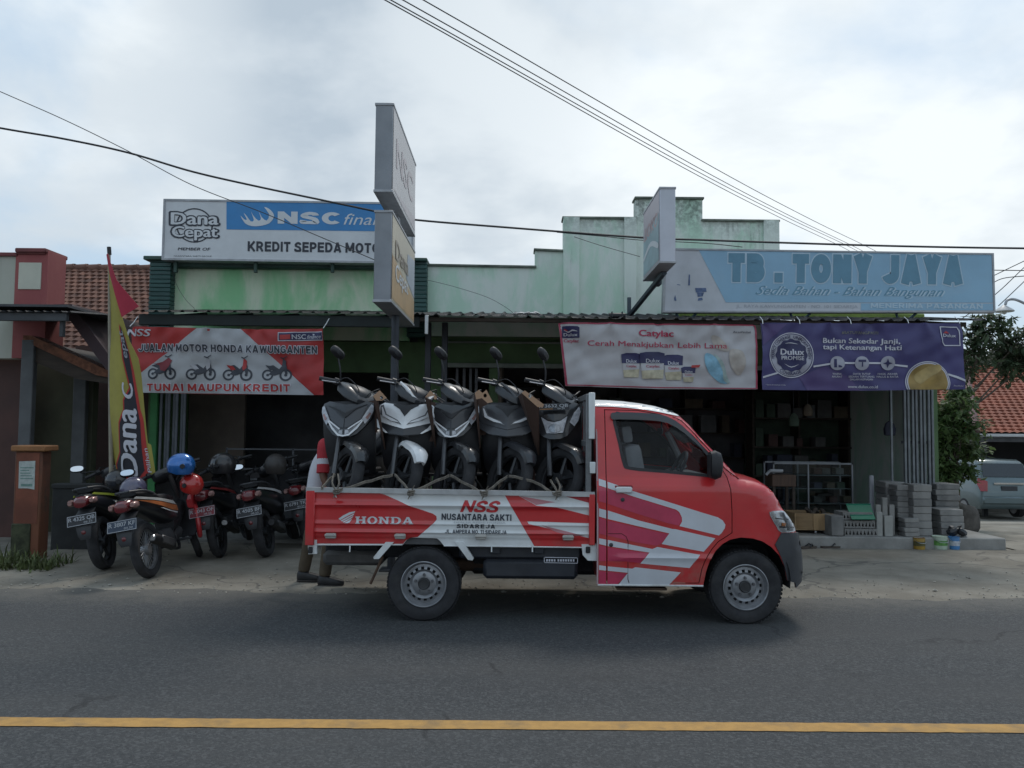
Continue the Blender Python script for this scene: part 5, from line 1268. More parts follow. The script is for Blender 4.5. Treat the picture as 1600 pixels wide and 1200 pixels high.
mb.add([v for v in q] + [v + nn for v in q], [[0, 1, 2, 3], [7, 6, 5, 4], [0, 4, 5, 1], [1, 5, 6, 2], [2, 6, 7, 3], [3, 7, 4, 0]]); mb.build('panel', M('green painted board', (.012, .17, .10), .5, .08, 3), gbd)
mb = MB(); mb.tube([q[0], q[1]], .01, 6); mb.build('edge_strip', M('green painted board', (1, 1, 1)), gbd)
for i, (a, w_, yt_) in enumerate(((1370, 9, 789), (1380, 9, 778), (1391, 8, 789))):
    xx = P(a, 800, 11.1).x; z1 = P(a, yt_, 11.1).z
    crate('concrete_post', ['short squat concrete post beside the green board', 'tallest concrete post in the row beside the green board', 'concrete post at the right of the row next to the block stacks'][i], 'post', (xx + .035, 11.15, (.15 + z1) / 2), (.068, .07, z1 - .15), concrete, None, .006)
for i, (a, b2, yt_) in enumerate(((1369, 1379, 800), (1381, 1395, 806))):
    xx0, xx1 = P(a, 800, 11.02).x, P(b2, 800, 11.02).x; z1 = P(a, yt_, 11.02).z
    crate('concrete_slab', ['low pale concrete panel just right of the vent blocks', 'wider pale concrete panel at the foot of the concrete posts'][i], 'panel', ((xx0 + xx1) / 2, 11.04, (.15 + z1) / 2), (xx1 - xx0 - .008, .06, z1 - .15), M('pale concrete', (.33, .33, .31), .9, .15, 4), None, .006)
pp_ = thing('plastic_pipe', 'upright white plastic pipe in the dark shop doorway', 'pipe', (P(1362, 790, 12).x, 12, .15)); zt_ = P(1362, 743, 12).z
MB().lathe([(.028, .0), (.034, 0), (.034, zt_ - .15), (.028, zt_ - .15)], (P(1362, 790, 12).x, 12, .15), 'Z', 14, closed=True).build('tube', M('white plastic pipe', (.42, .43, .47), .45, .05, 4), pp_)
# wooden box on castors
ply = M('plywood', (.26, .17, .085), .7, .18, 3, stretch=(1, 1, 8), dust=(.15, .1, .06), dustamt=.4)
xa, xb = P(1271, 820, 11.2).x, P(1303, 820, 11.2).x; za, zb_ = .20, P(1290, 803, 11.2).z
WB = thing('wooden_box', 'low plywood box with a pale front holding dark scraps', 'box', ((xa + xb) / 2, 11.4, .15))
MB().box2((xa, 11.2, za), (xb, 11.222, zb_), .003).build('front_panel', M('pale plywood', (.34, .22, .11), .7, .15, 3, stretch=(8, 1, 1)), WB)
m_ = MB(); m_.box2((xa - .25, 11.222, za), (xa - .23, 11.7, zb_)).box2((xb - .02, 11.222, za), (xb, 11.7, zb_)).box2((xa - .25, 11.7, za), (xb, 11.72, zb_)).box2((xa - .23, 11.222, za), (xb - .02, 11.7, za + .02)); m_.build('side_panel', ply, WB)
MB().add([Vector((xa - .24, 11.3, za)), Vector((xa - .005, 11.205, za)), Vector((xa - .005, 11.205, zb_)), Vector((xa - .24, 11.3, zb_)), Vector((xa - .24, 11.32, za)), Vector((xa - .005, 11.225, za)), Vector((xa - .005, 11.225, zb_)), Vector((xa - .24, 11.32, zb_))], [[0, 1, 2, 3], [7, 6, 5, 4], [3, 2, 6, 7], [0, 4, 5, 1]]).build('side_panel', ply, WB)
m_ = MB()
for x in (xa + .04, xb - .04): m_.lathe([(0, -.01), (.024, -.01), (.024, .01), (0, .01)], (x, 11.24, .175), 'X', 12)
m_.build('castor', alu, WB)
m_ = MB()
for i in range(9): m_.box((rb.uniform(xa - .1, xb - .03), 11.45 + rb.uniform(-.15, .15), zb_ + rb.uniform(-.05, .03)), (.12, .05, .04), .004, Matrix.Rotation(rb.uniform(-1, 1), 3, 'Y') @ Matrix.Rotation(rb.uniform(-1, 1), 3, 'Z'))
sc__ = m_.build('scrap_wood', wood); me = sc__.data; props(sc__, 'pile of dark wood scraps heaped in the plywood box', 'scrap wood', kind='stuff')
# display rack
Yd = 12.2; DR = thing('display_rack', 'aluminium framed glass display rack in the right shop doorway', 'display rack', (P(1290, 790, Yd).x, Yd + .2, .15))
m_ = MB(); xa, xb, z1 = P(1208, 740, Yd).x, P(1333, 740, Yd).x, P(1270, 723, Yd).z
for y in (Yd, Yd + .45):
    m_.box2((xa, y, z1 - .025), (xb, y + .022, z1)); m_.box2((xa, y, .15), (xa + .022, y + .022, z1)); m_.box2((P(1262, 740, Yd).x, y, .15), (P(1262, 740, Yd).x + .022, y + .022, z1 - .025)); m_.box2((xb - .022, y, .15), (xb, y + .022, z1))
m_.build('frame', M('bare aluminium', (.22, .23, .245), .45, .15, 5, metal=.4), DR)
for z in (P(1270, 742, Yd).z, P(1270, 763, Yd).z, P(1270, 786, Yd).z): MB().box2((xa + .022, Yd + .022, z - .012), (xb - .022, Yd + .44, z + .0)).build('shelf', M('glass shelf', (.20, .22, .23), .2, .1, 3), DR)
MB().box2((xa + .022, Yd + .005, .2), (xb - .022, Yd + .011, z1 - .03)).build('glass_front', glass_mat('clear glass', (.8, .84, .84), .6), DR)
for i, (px, py, c) in enumerate(((1276, 741, 4), (1289, 741, 0), (1296, 763, 2), (1276, 763, 3), (1310, 741, 5), (1312, 763, 1), (1276, 785, 0), (1300, 785, 4), (1322, 785, 2))):
    p = P(px, py, Yd + .2); crate('carton', 'small carton on a shelf of the glass display rack', 'carton', (p.x, Yd + .22, p.z + .05), (.12, .16, .09), gm[c], 'cartons in the display rack')
# dark table with sheet on top
TB = thing('side_table', 'dark wooden table left of the display rack behind the truck', 'table', (P(1226, 800, 11.8).x, 11.9, .15))
xa, xb, z1 = P(1207, 760, 11.8).x, P(1244, 760, 11.8).x, P(1220, 742, 11.8).z
MB().box2((xa, 11.8, z1 - .17), (xb, 12.15, z1), .006).build('drawer_box', M('brown table wood', (.085, .05, .034), .7, .25, 3, stretch=(8, 1, 1)), TB)
for x in (xa + .03, xb - .03):
    for y in (11.83, 12.12): MB().box2((x - .02, y - .02, .15), (x + .02, y + .02, z1 - .17), .003).build('leg', wood, TB)
gt = thing('gutter_piece', 'short grey metal gutter piece lying on the dark table', 'gutter piece', P(1212, 738, 11.75))
p0, p1, p2 = P(1197, 742, 11.75), P(1203, 735.5, 11.75), P(1223, 736, 11.75)
MB().tube([p0, p1, p2], .022, 8).build('channel', M('grey plastic gutter', (.33, .34, .36), .5, .1, 5), gt); MB().tube([p1, p2], .026, 8).build('collar', alu, gt)
# paint cans, sack, rock, sandals
def paint_can(label, px0, px1, yt_, yb_, mat, band, Y, lid=None, extra=None):
    c = G((px0 + px1) / 2, yb_); Y = c.y; r = (P(px1, yb_, Y).x - P(px0, yb_, Y).x) / 2; h = P(px0, yt_, Y).z - P(px0, yb_, Y).z
    T_ = thing('paint_can', label, 'paint can', (c.x, Y + r, 0)); c = (c.x, Y + r, 0)
    MB().lathe([(0, .0), (r * .97, 0), (r, .008), (r, h * .93), (r * .97, h * .95)], c, 'Z', 28).build('body', mat, T_)
    MB().lathe([(r * .97, h * .93), (r * 1.03, h * .94), (r * 1.03, h), (r * .95, h), (r * .93, h * .96), (0, h * .96)], c, 'Z', 28).build('lid', lid or mat, T_)
    MB().lathe([(r + .002, h * .3), (r + .002, h * .68)], c, 'Z', 28).build('label_band', band, T_)
    MB().tube(spl([(c[0] - r, c[1] - .01, h * .85), (c[0] - r * .6, c[1] - r - .02, h * .6), (c[0] + r * .6, c[1] - r - .02, h * .6), (c[0] + r, c[1] - .01, h * .85)], 5, False), .003, 5).build('handle', steel, T_)
yc_ = M('ochre can', (.34, .21, .03), .5, .2, 6); gc_ = M('pale green can', (.42, .50, .40), .5, .15, 6); bc_ = M('blue can', (.06, .20, .42), .5, .2, 6)
paint_can('yellow ochre paint can with a brown lid by the block stacks', 1432, 1449, 841, 859, yc_, M('dark can label', (.10, .09, .03), .6, .3, 8), 0, M('brown lid', (.24, .13, .035), .6, .2, 6))
paint_can('white and green paint can between the yellow and the blue cans', 1463, 1485, 839, 859, gc_, M('green can label', (.10, .26, .06), .5, .3, 20), 0, gc_)
paint_can('blue and white paint can beside the dirty sack', 1487, 1503, 839.5, 859, bc_, M('white can label', (.45, .48, .52), .5, .2, 20), 0, bc_)
c = G(1513, 858); SK = thing('cement_sack', 'dirty white sack slumped beside the blue paint can', 'sack', (c.x, c.y + .1, 0))
m_ = MB(); m_.loft([ring((c.x, c.y + .1, z), a, b2, 18, 2.6, 'XY') for z, a, b2 in ((0, .05, .05), (.0, .09, .09), (.05, .105, .10), (.11, .095, .09), (.15, .06, .06), (.17, .02, .02))]); m_.build('bag', M('dirty woven sack', (.30, .29, .27), .9, .25, 5, bump=.5, bscale=60), SK)
m_ = MB(); m_.tube([(c.x - .01, c.y + .1, .155), (c.x - .02, c.y + .08, .21)], [.025, .035], 8); m_.build('tied_neck', M('dirty woven sack', (1, 1, 1)), SK)
c = G(1492, 846); BG = thing('black_bag', 'black plastic bag sagging on the block stack above the blue can', 'bag', (c.x, 11.05, .15)); c = P(1492, 836, 11.05)
m_ = MB()
for i in range(7): m_.ball((c.x + rb.uniform(-.11, .11), 11.02 + rb.uniform(-.04, .04), .15 + rb.uniform(.02, .10)), rb.uniform(.05, .075), 8, (1.1, .9, .75), Matrix.Rotation(rb.uniform(-1, 1), 3, 'Y'))
m_.build('bag', M('black bag film', (.02, .022, .026), .3, .2, 9), BG)
m_ = MB(); m_.tube([(c.x + .02, 11.0, .25), (c.x + .05, 10.98, .31), (c.x + .01, 11.0, .29)], .012, 5); m_.build('knot', black, BG)
def rock(label, px0, px1, yt_, yb_, mat, dp=.3, seed=1, Y=None):
    c = G((px0 + px1) / 2, yb_) if Y is None else P((px0 + px1) / 2, yb_, Y); rn = random.Random(seed); hx = (P(px1, yb_, c.y).x - P(px0, yb_, c.y).x) / 2; h = P(px0, yt_, c.y).z - c.z
    bm = bmesh.new(); bmesh.ops.create_icosphere(bm, subdivisions=3, radius=1)
    from mathutils import noise as mn
    for v in bm.verts:
        k = 1 + .28 * mn.noise(v.co * 1.3 + Vector((seed, 0, 0))) + .10 * mn.noise(v.co * 4); p = v.co * k
        q = [math.copysign(abs(a) ** .75, a) for a in p]
        v.co = Vector((c.x + q[0] * hx, c.y + dp / 2 + q[1] * dp / 2, c.z + max(0, (q[2] + .75) / 1.75) * h))
    o = from_bm('rock', bm, mat); o.data.transform(Matrix.Translation((-c.x, -c.y, -c.z))); o.location = c; return props(o, label, 'rock')
rock('rough pale concrete lump at the far right of the cans', 1515, 1545, 843, 858, concrete, .25, 4)
rock('dark boulder at the yard edge below the parked car', 1500, 1538, 788, 836, M('dark stone', (.10, .09, .08), .95, .35, 5, bump=.6, bscale=25), .5, 9, 12.4)
def sandal(label, px, py, rot):
    c = G(px, py); T_ = thing('sandal', label, 'sandal', (c.x, c.y, 0), (0, 0, R(rot)), group=None); q = MW[T_]
    sole = [(-.13, -.03), (-.1, -.045), (0, -.036), (.09, -.05), (.14, -.03), (.15, .01), (.1, .045), (0, .036), (-.1, .04), (-.135, .015)]
    sheet('sole', [spl(sole, 3)], lambda u, v, w: q @ Vector((u, v, .026 + w)), M('brown sandal sole', (.07, .055, .045), .8, .2, 9), T_, None, 0, .024)
    m2 = MB(); m2.T = lambda p: q @ p
    for a, b2 in (((.1, 0), (0, -.045)), ((.1, 0), (0, .045))): m2.tube([(a[0], a[1], .027), (.05, b2[1] * .6, .06), (b2[0], b2[1], .024)], .009, 6)
    m2.build('strap', black, T_)
sandal('dark sandal lying nearer the wooden box on the concrete', 1297, 856, 10); sandal('brown sandal lying close to the truck bumper on the concrete', 1262, 857, 25)

# low counter with rails inside the green shop
Yc2 = 13.1; x0c, x1c = P(352, 720, Yc2).x, P(560, 720, Yc2).x
DC = thing('display_counter', 'low dark counter with pale rails inside the green shop behind the helmets', 'counter', ((x0c + x1c) / 2, Yc2 + .2, .05))
m_ = MB()
for zc in (P(420, 702, Yc2).z, P(420, 733, Yc2).z, P(420, 749, Yc2).z): m_.box2((x0c, Yc2, zc - .012), (x1c, Yc2 + .02, zc + .012))
m_.build('rail', M('pale counter rail', (.16, .17, .19), .5, .15, 4), DC)
MB().box2((x0c + .02, Yc2 + .021, .06), (x1c - .02, Yc2 + .42, P(420, 735, Yc2).z - .02), .01).build('cabinet', M('dark counter wood', (.045, .042, .045), .7, .2, 3), DC)
for x in (x0c, (x0c + x1c) / 2, x1c - .03): MB().box2((x, Yc2 + .0, .05), (x + .03, Yc2 + .03, P(420, 700, Yc2).z), .004).build('post', M('pale counter rail', (1, 1, 1)), DC)
# ================================================================ pickup truck
TY = 6.57; TW = 1.56                                   # near side plane, body width
XREAR = P(661, 909, TY).x; XFRONT = P(1168, 914, TY).x; ZW = .30
def uvT(px, py):
    if px > 1180: px += .17 * (px - 1180)          # the nose tapers away from the near side
    p = P(px, py, TY); return (p.x, p.z)
def tp(pts): return [uvT(*p) for p in pts]
TRK = thing('pickup_truck', 'red and white dropside pickup truck standing in the road loaded with scooters', 'pickup truck', (XREAR + 1.3, TY + TW / 2, 0))
top_px = [(931.5, 627.5), (960, 628.5), (984, 630), (1012, 633.5), (1036, 638), (1054, 643.5), (1069, 650), (1084, 664), (1101, 684), (1127, 712), (1146, 733), (1161, 748.5), (1173, 750.5), (1184, 753), (1193, 756.5), (1202, 763), (1209, 771), (1216, 783), (1222, 796), (1233, 810), (1241, 824), (1246, 838), (1250, 858), (1253, 878), (1254, 900), (1252.5, 914)]
arch_px = [(1240, 922), (1238.5, 914), (1226, 909), (1221, 886), (1213, 868), (1202, 855), (1190, 846), (1176, 841), (1157, 839.5), (1140, 843), (1128, 850), (1118, 860), (1109, 875), (1103, 893), (1099, 915)]
out_px = top_px + arch_px + [(934, 914.5)]
OUT = tp(out_px); TOP = tp(top_px)
zb0 = uvT(1000, 760)[1]; xfr = TOP[-2][0]
def seg_d(p, a, b_):
    a = Vector(a); b_ = Vector(b_); p = Vector(p); ab = b_ - a; k = max(0, min(1, (p - a).dot(ab) / ab.length_squared)); return (p - a - ab * k).length
RR = .115
def S(u, v):
    s = .034 * sst(1.08, 1.20, v) + .11 * max(0, (v - 1.16) / .66) ** 1.25 - .010 * sst(.35, .62, v) + .012 * (1 - sst(.25, .42, v))
    k = max(0, (u - (xfr - .62)) / .62); s += .14 * k * k * k
    d = min(seg_d((u, v), TOP[i], TOP[i + 1]) for i in range(len(TOP) - 1))
    if d < RR: q = RR - d; s += .75 * (RR - math.sqrt(max(0, RR * RR - q * q)))
    s -= .012 * math.exp(-((v - uvT(1050, 872)[1]) / .018) ** 2) * sst(xfr - 1.62, xfr - 1.5, u) * (1 - sst(xfr - .72, xfr - .62, u))
    return s
fnN = lambda u, v, w: Vector((u, TY + S(u, v) - w, v))
fnF = lambda u, v, w: Vector((u, TY + TW - S(u, v) + w, v))
win_px = spl([(962, 648), (985, 649), (1015, 650), (1043, 654), (1069, 670), (1095, 694), (1112, 716), (1124, 738), (1116, 744), (1098, 742.5), (1040, 737), (985, 732), (976, 723.5), (970, 694)], 3)
door_px = [(947.5, 640), (1000, 641), (1036, 647.5), (1060, 658), (1085, 680), (1112, 710), (1128, 730), (1137, 746), (1141, 765), (1143, 800), (1143, 832), (1134, 838), (1122, 845.5), (1112, 857), (1102, 873), (1096, 890), (1092, 911), (948.5, 911)]
DOOR = tp(door_px); WIN = tp(win_px)
gs = (.08, .02)
for fn_ in (fnN, fnF):
    sheet('cab_body', [OUT, offset_poly(DOOR, .005)], fn_, red, TRK, gs, 0, .012)
    d_ = sheet('door', [offset_poly(DOOR, -.002), WIN], fn_, red, TRK, gs, 0.001, .02)
    sheet('window_seal', [offset_poly(WIN, .012), offset_poly(WIN, -.012)], fn_, black, d_, .08, .005, .012)
    sheet('window_glass', [WIN], fn_, glass_mat('cab glass', (.74, .77, .78), .55), d_, .12, -.012)
    near = fn_ is fnN
    ard = Art(d_, fn_, uvT, gs)
    if near:
        cv = lambda l: [(900 + a / 3.076, 600 + b_ / 3.076) for a, b_ in l]
        stripe_w = M('graphic white film', (.60, .62, .66), .35, .05, 3, coat=.3, dust=(.45, .42, .42), dustamt=.3)
        ard.polys('stripe', [cv(l) for l in (
            [(152, 470), (200, 486), (270, 513), (470, 575), (600, 616), (680, 640), (703, 655), (716, 675), (713, 692), (698, 715), (685, 727), (496, 682), (508, 660), (507, 640), (495, 615), (480, 603), (300, 548), (152, 500)],
            [(152, 607), (300, 655), (462, 696), (478, 697), (668, 741), (612, 805), (410, 768), (447, 717), (300, 683), (152, 648)],
            [(152, 748), (366, 792), (390, 782), (595, 820), (545, 884), (308, 862), (352, 809), (152, 778)],
            [(152, 876), (270, 887), (285, 880), (503, 905), (440, 974), (255, 965), (204, 965), (250, 907), (152, 897)])], stripe_w, .003)
        ard.polys('stripe', [cv(l) for l in (
            [(152, 505), (300, 552), (478, 607), (490, 618), (503, 640), (502, 660), (492, 680), (440, 668), (300, 625), (152, 575)],
            [(152, 655), (300, 690), (444, 722), (408, 766), (386, 776), (300, 762), (152, 728)],
            [(152, 784), (346, 812), (306, 860), (240, 852), (152, 850)], [(152, 902), (244, 911), (200, 962), (152, 962)])], magenta, .003)
        arb = Art(TRK, fn_, uvT, gs)
        arb.polys('stripe', [cv(l) for l in ([(110, 455), (144, 466), (144, 498), (110, 487)], [(110, 597), (144, 606), (144, 646), (110, 636)], [(110, 740), (144, 747), (144, 776), (110, 768)], [(110, 870), (144, 875), (144, 896), (110, 893)])], stripe_w, .003)
        arb.polys('stripe', [cv(l) for l in ([(110, 492), (144, 502), (144, 572), (110, 562)], [(110, 642), (144, 652), (144, 726), (110, 718)], [(110, 774), (144, 782), (144, 850), (110, 850)], [(110, 898), (144, 901), (144, 962), (110, 962)])], magenta, .003)
        # handle, lock, fuel lid seam
        p0, p1 = uvT(961.5, 760), uvT(987, 771.5); yh = TY + S(*p0)
        MB().box2((p0[0] - .01, yh - .006, p1[1] - .012), (p1[0] + .01, yh + .02, p0[1] + .01), .008).build('handle_recess', M('deep red plastic', (.22, .012, .016), .5, .1, 4), d_)
        MB().box2((p0[0], yh - .035, p1[1] + .008), (p1[0], yh - .012, p0[1]), .010).box2((p0[0] + .01, yh - .02, p1[1] + .012), (p0[0] + .03, yh + .01, p0[1] - .004)).box2((p1[0] - .03, yh - .02, p1[1] + .012), (p1[0] - .01, yh + .01, p0[1] - .004)).build('handle', M('white paint', (1, 1, 1)), d_)
        for px, py in ((972.5, 780.5), (954.5, 851)):
            q = uvT(px, py); MB().lathe([(0, -.012), (.010, -.012), (.016, -.008), (.018, .01)], (q[0], TY + S(*q), q[1]), 'Y', 16).build('lock', dkgrey, d_)
        seam = [uvT(*p) for p in [(950, 833.5), (971, 833.5), (978, 838), (981, 846), (981, 905), (983, 911)]]
        MB().tube([fnN(a, b_, .0035) for a, b_ in seam], .0028, 5).build('fuel_lid_seam', M('seam shadow gap', (.06, .01, .012), .8, .1, 4), d_)
        # rain visor
        ard.poly('rain_visor', spl([(956.5, 646), (965, 644), (990, 644), (1020, 645.5), (1045, 650), (1068, 664), (1088, 685), (1098, 698), (1094, 697), (1072, 677), (1046, 661), (1015, 656.5), (970, 655), (957.5, 655)], 2), M('smoked visor', (.035, .037, .042), .25, .1, 3, coat=.4), .03, thick=.006)
    # mirror
    s_ = -1 if near else 1; q = uvT(1117, 725); yb = fn_(q[0], q[1], 0).y
    m_ = MB(); m_.loft([ring((q[0] - .02 + dx, yb + s_ * .12, q[1] - .005), a, b_, 16, 3.2, 'YZ') for dx, a, b_ in ((-.045, .03, .05), (-.04, .075, .105), (.0, .085, .118), (.04, .07, .10), (.06, .03, .05))]); m_.tube([(q[0] + .03, yb - s_ * .02, q[1] - .05), (q[0] + .01, yb + s_ * .08, q[1] - .05)], .022, 8)
    m_.box((q[0] - .066, yb + s_ * .12, q[1] - .005), (.004, .12, .17), .0015)
    mi = m_.build('wing_mirror', black, TRK)
    # headlight
    hl = tp(spl([(1199, 800), (1212, 798.5), (1223, 800), (1232, 811), (1238, 820), (1241.5, 826), (1241, 832), (1216, 832.5), (1209, 823), (1203, 812)], 2))
    lamp = sheet('headlight', [hl], fn_, M('headlight reflector', (.55, .56, .58), .18, .15, 14, metal=.75), TRK, .03, .006, .01)
    arl = Art(lamp, fn_, uvT, .03)
    arl.polys('lamp_rib', [[(1207, 809), (1228, 812), (1229, 814), (1208, 811)], [(1213, 822), (1238, 825), (1238, 827), (1214, 825)], [(1219, 802), (1222, 802), (1229, 830), (1226, 830)]], dkgrey, .010)
    arl.polys('indicator_bulb', [[(1217, 817), (1223, 818), (1222, 823), (1216, 822)]], M('amber lens', (.55, .18, .03), .3, .1, 5), .011)
    arl.poly('lens', [(1200, 801), (1222, 800.5), (1231, 811), (1240, 826), (1240, 831), (1216, 831.5), (1204, 812)], glass_mat('lamp lens', (.9, .9, .9), 1.0), .016)
    # dark lower bumper corner
    bp = tp([(1207, 851), (1216, 833.5), (1231, 834), (1246.5, 836), (1251, 858), (1254, 878), (1255, 900), (1253.5, 915), (1240, 922), (1238.5, 914), (1226, 909), (1221, 886), (1214.5, 868)])
    sheet('bumper', [bp], fn_, M('dark bumper plastic', (.045, .047, .052), .6, .15, 5, dust=(.10, .10, .095), dustamt=.3), TRK, .05, .010, .03)
    # wheel arch liner lip, white sill
    MB().tube([fn_(a, b_, .003) for a, b_ in tp([(934, 914), (1000, 914.8), (1060, 915.3), (1099, 915.7)])], .008, 6).build('sill_trim', M('white paint', (1, 1, 1)), TRK)
    sheet('roof_edge', [tp([(931.5, 627.3), (960, 628.2), (984, 629.7), (1012, 633), (1036, 637.5), (1054, 643), (1070, 650), (1060, 648.5), (1036, 643.5), (1012, 639.5), (984, 636.5), (960, 634.8), (932, 634)])], fn_, M('white paint', (1, 1, 1)), TRK, .03, .008, .012)
    MB().tube([fn_(*uvT(933.5, y), .003) for y in (630, 680, 740, 800, 860, 913)], .007, 6).build('rear_trim', M('pinkish grey trim', (.45, .33, .34), .5, .1, 4), TRK)
    # A-pillar seam
    MB().tube([fn_(a, b_, .001) for a, b_ in tp([(1056, 650.5), (1070, 657), (1090, 678), (1118, 710), (1136, 733), (1158, 749)])], .004, 5).build('pillar_seam', M('seam shadow gap', (1, 1, 1)), TRK)
def strip(name, i0, i1, mat, w=0, inset=0, qa=0, qb=1):
    m2 = MB(); rows = []
    for i in range(i0, i1 + 1):
        u, v = TOP[i]; n_ = Vector((TOP[min(i + 1, len(TOP) - 1)][0] - TOP[max(i - 1, 0)][0], TOP[min(i + 1, len(TOP) - 1)][1] - TOP[max(i - 1, 0)][1])).normalized(); n_ = Vector((-n_.y, n_.x)) if True else n_
        y0 = TY + S(u, v) + inset; y1 = TY + TW - S(u, v) - inset; row = []
        for k in range(13):
            q = qa + (qb - qa) * k / 12; bul = .035 * (1 - (2 * q - 1) ** 4) + w
            row.append(Vector((u + n_.x * bul, y0 + (y1 - y0) * q, v + n_.y * bul)))
        rows.append(row)
    m2.loft(rows, False, False); return m2.build(name, mat, TRK)
strip('roof', 0, 6, M('white paint', (1, 1, 1))); strip('windscreen_pillar', 6, 11, red, 0, 0, 0, .06); strip('windscreen_pillar', 6, 11, red, 0, 0, .94, 1); strip('hood', 11, 18, red); strip('front_panel', 18, 21, red); strip('front_bumper', 21, 25, MATS['dark bumper plastic'])
strip('windscreen', 6, 11, MATS['cab glass'], -.002, 0, .06, .94)
# cab interior
zs = uvT(1000, 760)[1]
cabin = M('cab trim', (.10, .10, .105), .8, .2, 4); seatm = M('seat cover grey', (.34, .34, .35), .8, .12, 6)
xr0 = uvT(936, 700)[0]
MB().box2((xr0, TY + .10, .35), (xr0 + .03, TY + TW - .10, 1.20)).box2((xr0, TY + .20, 1.20), (xr0 + .03, TY + .42, 1.70)).box2((xr0, TY + TW - .42, 1.20), (xr0 + .03, TY + TW - .20, 1.70)).build('cab_rear_wall', red, TRK)
MB().box2((xr0 + .031, TY + .12, .42), (xr0 + .045, TY + TW - .12, 1.19)).build('rear_wall_trim', cabin, TRK)
MB().box2((xr0 + .03, TY + .06, .34), (XFRONT - .40, TY + TW - .06, .40)).build('cab_floor', cabin, TRK)
MB().box2((xr0 + .02, TY + .25, 1.70), (uvT(1060, 650)[0], TY + TW - .25, 1.735)).build('headliner', cabin, TRK)
for yy in (TY + .40, TY + TW - .40):
    m_ = MB(); m_.box((xr0 + .50, yy, .86), (.46, .44, .2), .05, seg=2); m_.box((xr0 + .34, yy, 1.20), (.15, .44, .50), .055, Matrix.Rotation(R(-10), 3, 'Y'), 2); m_.box((xr0 + .27, yy, 1.53), (.09, .26, .15), .035, Matrix.Rotation(R(-8), 3, 'Y'), 2); m_.build('seat', seatm, TRK)
sheet('door_card', [offset_poly(DOOR, -.02), offset_poly(WIN, .006)], lambda u, v, w: fnF(u, v, w - .035), cabin, TRK, gs, 0, .004)
sheet('window_frame_trim', [offset_poly(DOOR, -.01), offset_poly(WIN, .004)], lambda u, v, w: fnN(u, v, w - .034), cabin, TRK, gs, 0, .003)
xd = uvT(1105, 740)[0]
m_ = MB(); m_.loft([ring((xd + .05, y, 1.03), .20, .16, 14, 3, 'XZ') for y in (TY + .10, TY + TW - .10)]); m_.build('dashboard', cabin, TRK)
sw = Vector((uvT(1073, 734)[0], TY + .42, 1.22)); rot = Matrix.Rotation(R(-62), 3, 'Y')
m_ = MB(); m_.tube([sw + rot @ Vector((.18 * math.cos(a), .18 * math.sin(a), 0)) for a in [6.283 * k / 24 for k in range(24)]], .014, 7, True)
for a in (0, 2.1, 4.2): m_.tube([sw, sw + rot @ Vector((.18 * math.cos(a), .18 * math.sin(a), 0))], .012, 6)
m_.tube([sw, sw + Vector((.25, 0, -.16))], .03, 8); m_.build('steering_wheel', dkgrey, TRK)
m_ = MB(); m_.tube([(uvT(1093, 690)[0], TY + TW - .20, 1.55), (uvT(1128, 740)[0], TY + TW - .14, 1.2)], .03, 8); m_.build('far_pillar', M('pale pillar trim', (.3, .3, .3), .8, .1, 4), TRK)
m_ = MB(); m_.box((uvT(1040, 700)[0] + .1, TY + TW / 2, 1.56), (.02, .2, .06), .01).tube([(uvT(1040, 700)[0] + .11, TY + TW / 2, 1.57), (uvT(1062, 660)[0], TY + TW / 2, 1.68)], .008, 5).build('rear_view_mirror', dkgrey, TRK)

# ---- wheels
def wheel(x, y, s_):            # s_ = -1 outer face to -Y
    R0 = .300
    tr = [(.185, -.085), (.215, -.098), (.255, -.102), (.284, -.092), (.297, -.070), (.300, -.045), (.300, .045), (.297, .07), (.284, .09), (.255, .1), (.19, .085)]
    m2 = MB(); m2.lathe([(r, h * -s_) for r, h in tr], (x, y, R0), 'Y', 56)
    for k in range(56):
        a = 6.283 * k / 56
        for dy in (-.062, 0, .062): m2.box((x + .2985 * math.cos(a + (dy and .05)), y + dy, R0 + .2985 * math.sin(a + (dy and .05))), (.006, .05, .022), 0, Matrix.Rotation(-a, 3, 'Y'))
    t_ = m2.build('wheel', rubber, TRK)
    m2 = MB(); n = 64
    pr = [(.186, -.083), (.186, -.094), (.180, -.097), (.172, -.090), (.168, -.070), (.158, -.052), (.150, -.052), (.138, -.060), (.118, -.068), (.108, -.060), (.098, -.052), (.088, -.056), (.070, -.062), (.050, -.062), (.048, -.05)]
    m2.lathe([(r, -h * s_) for r, h in pr], (x, y, R0), 'Y', n, skip=lambda i, k: i == 7 and k % 4 in (0, 1)); m2.build('rim', silver, t_)
    m2 = MB(); m2.lathe([(.049, .055 * s_), (.047, .078 * s_), (.040, .084 * s_), (.036, .080 * s_), (0, .080 * s_)], (x, y, R0), 'Y', 24); m2.build('hub_cap', M('dark grease cap', (.05, .05, .052), .5, .25, 12, metal=.3), t_)
    m2 = MB(); m2.lathe([(.18, .02 * s_), (0, .02 * s_)], (x, y, R0), 'Y', 32); m2.build('brake_drum', black, t_)
    m2 = MB()
    for k in range(5):
        a = 6.283 * (k + .25) / 5; m2.lathe([(.0, -.083), (.010, -.083), (.012, -.078), (.012, -.055)] if s_ < 0 else [(0, .083), (.01, .083), (.012, .078), (.012, .055)], (x + .072 * math.cos(a), y, R0 + .072 * math.sin(a)), 'Y', 8)
    m2.build('wheel_nut', M('wheel nut', (.16, .16, .17), .45, .2, 9, metal=.7), t_)
for x in (XREAR, XFRONT):
    wheel(x, TY + .135, -1); wheel(x, TY + TW - .135, 1)

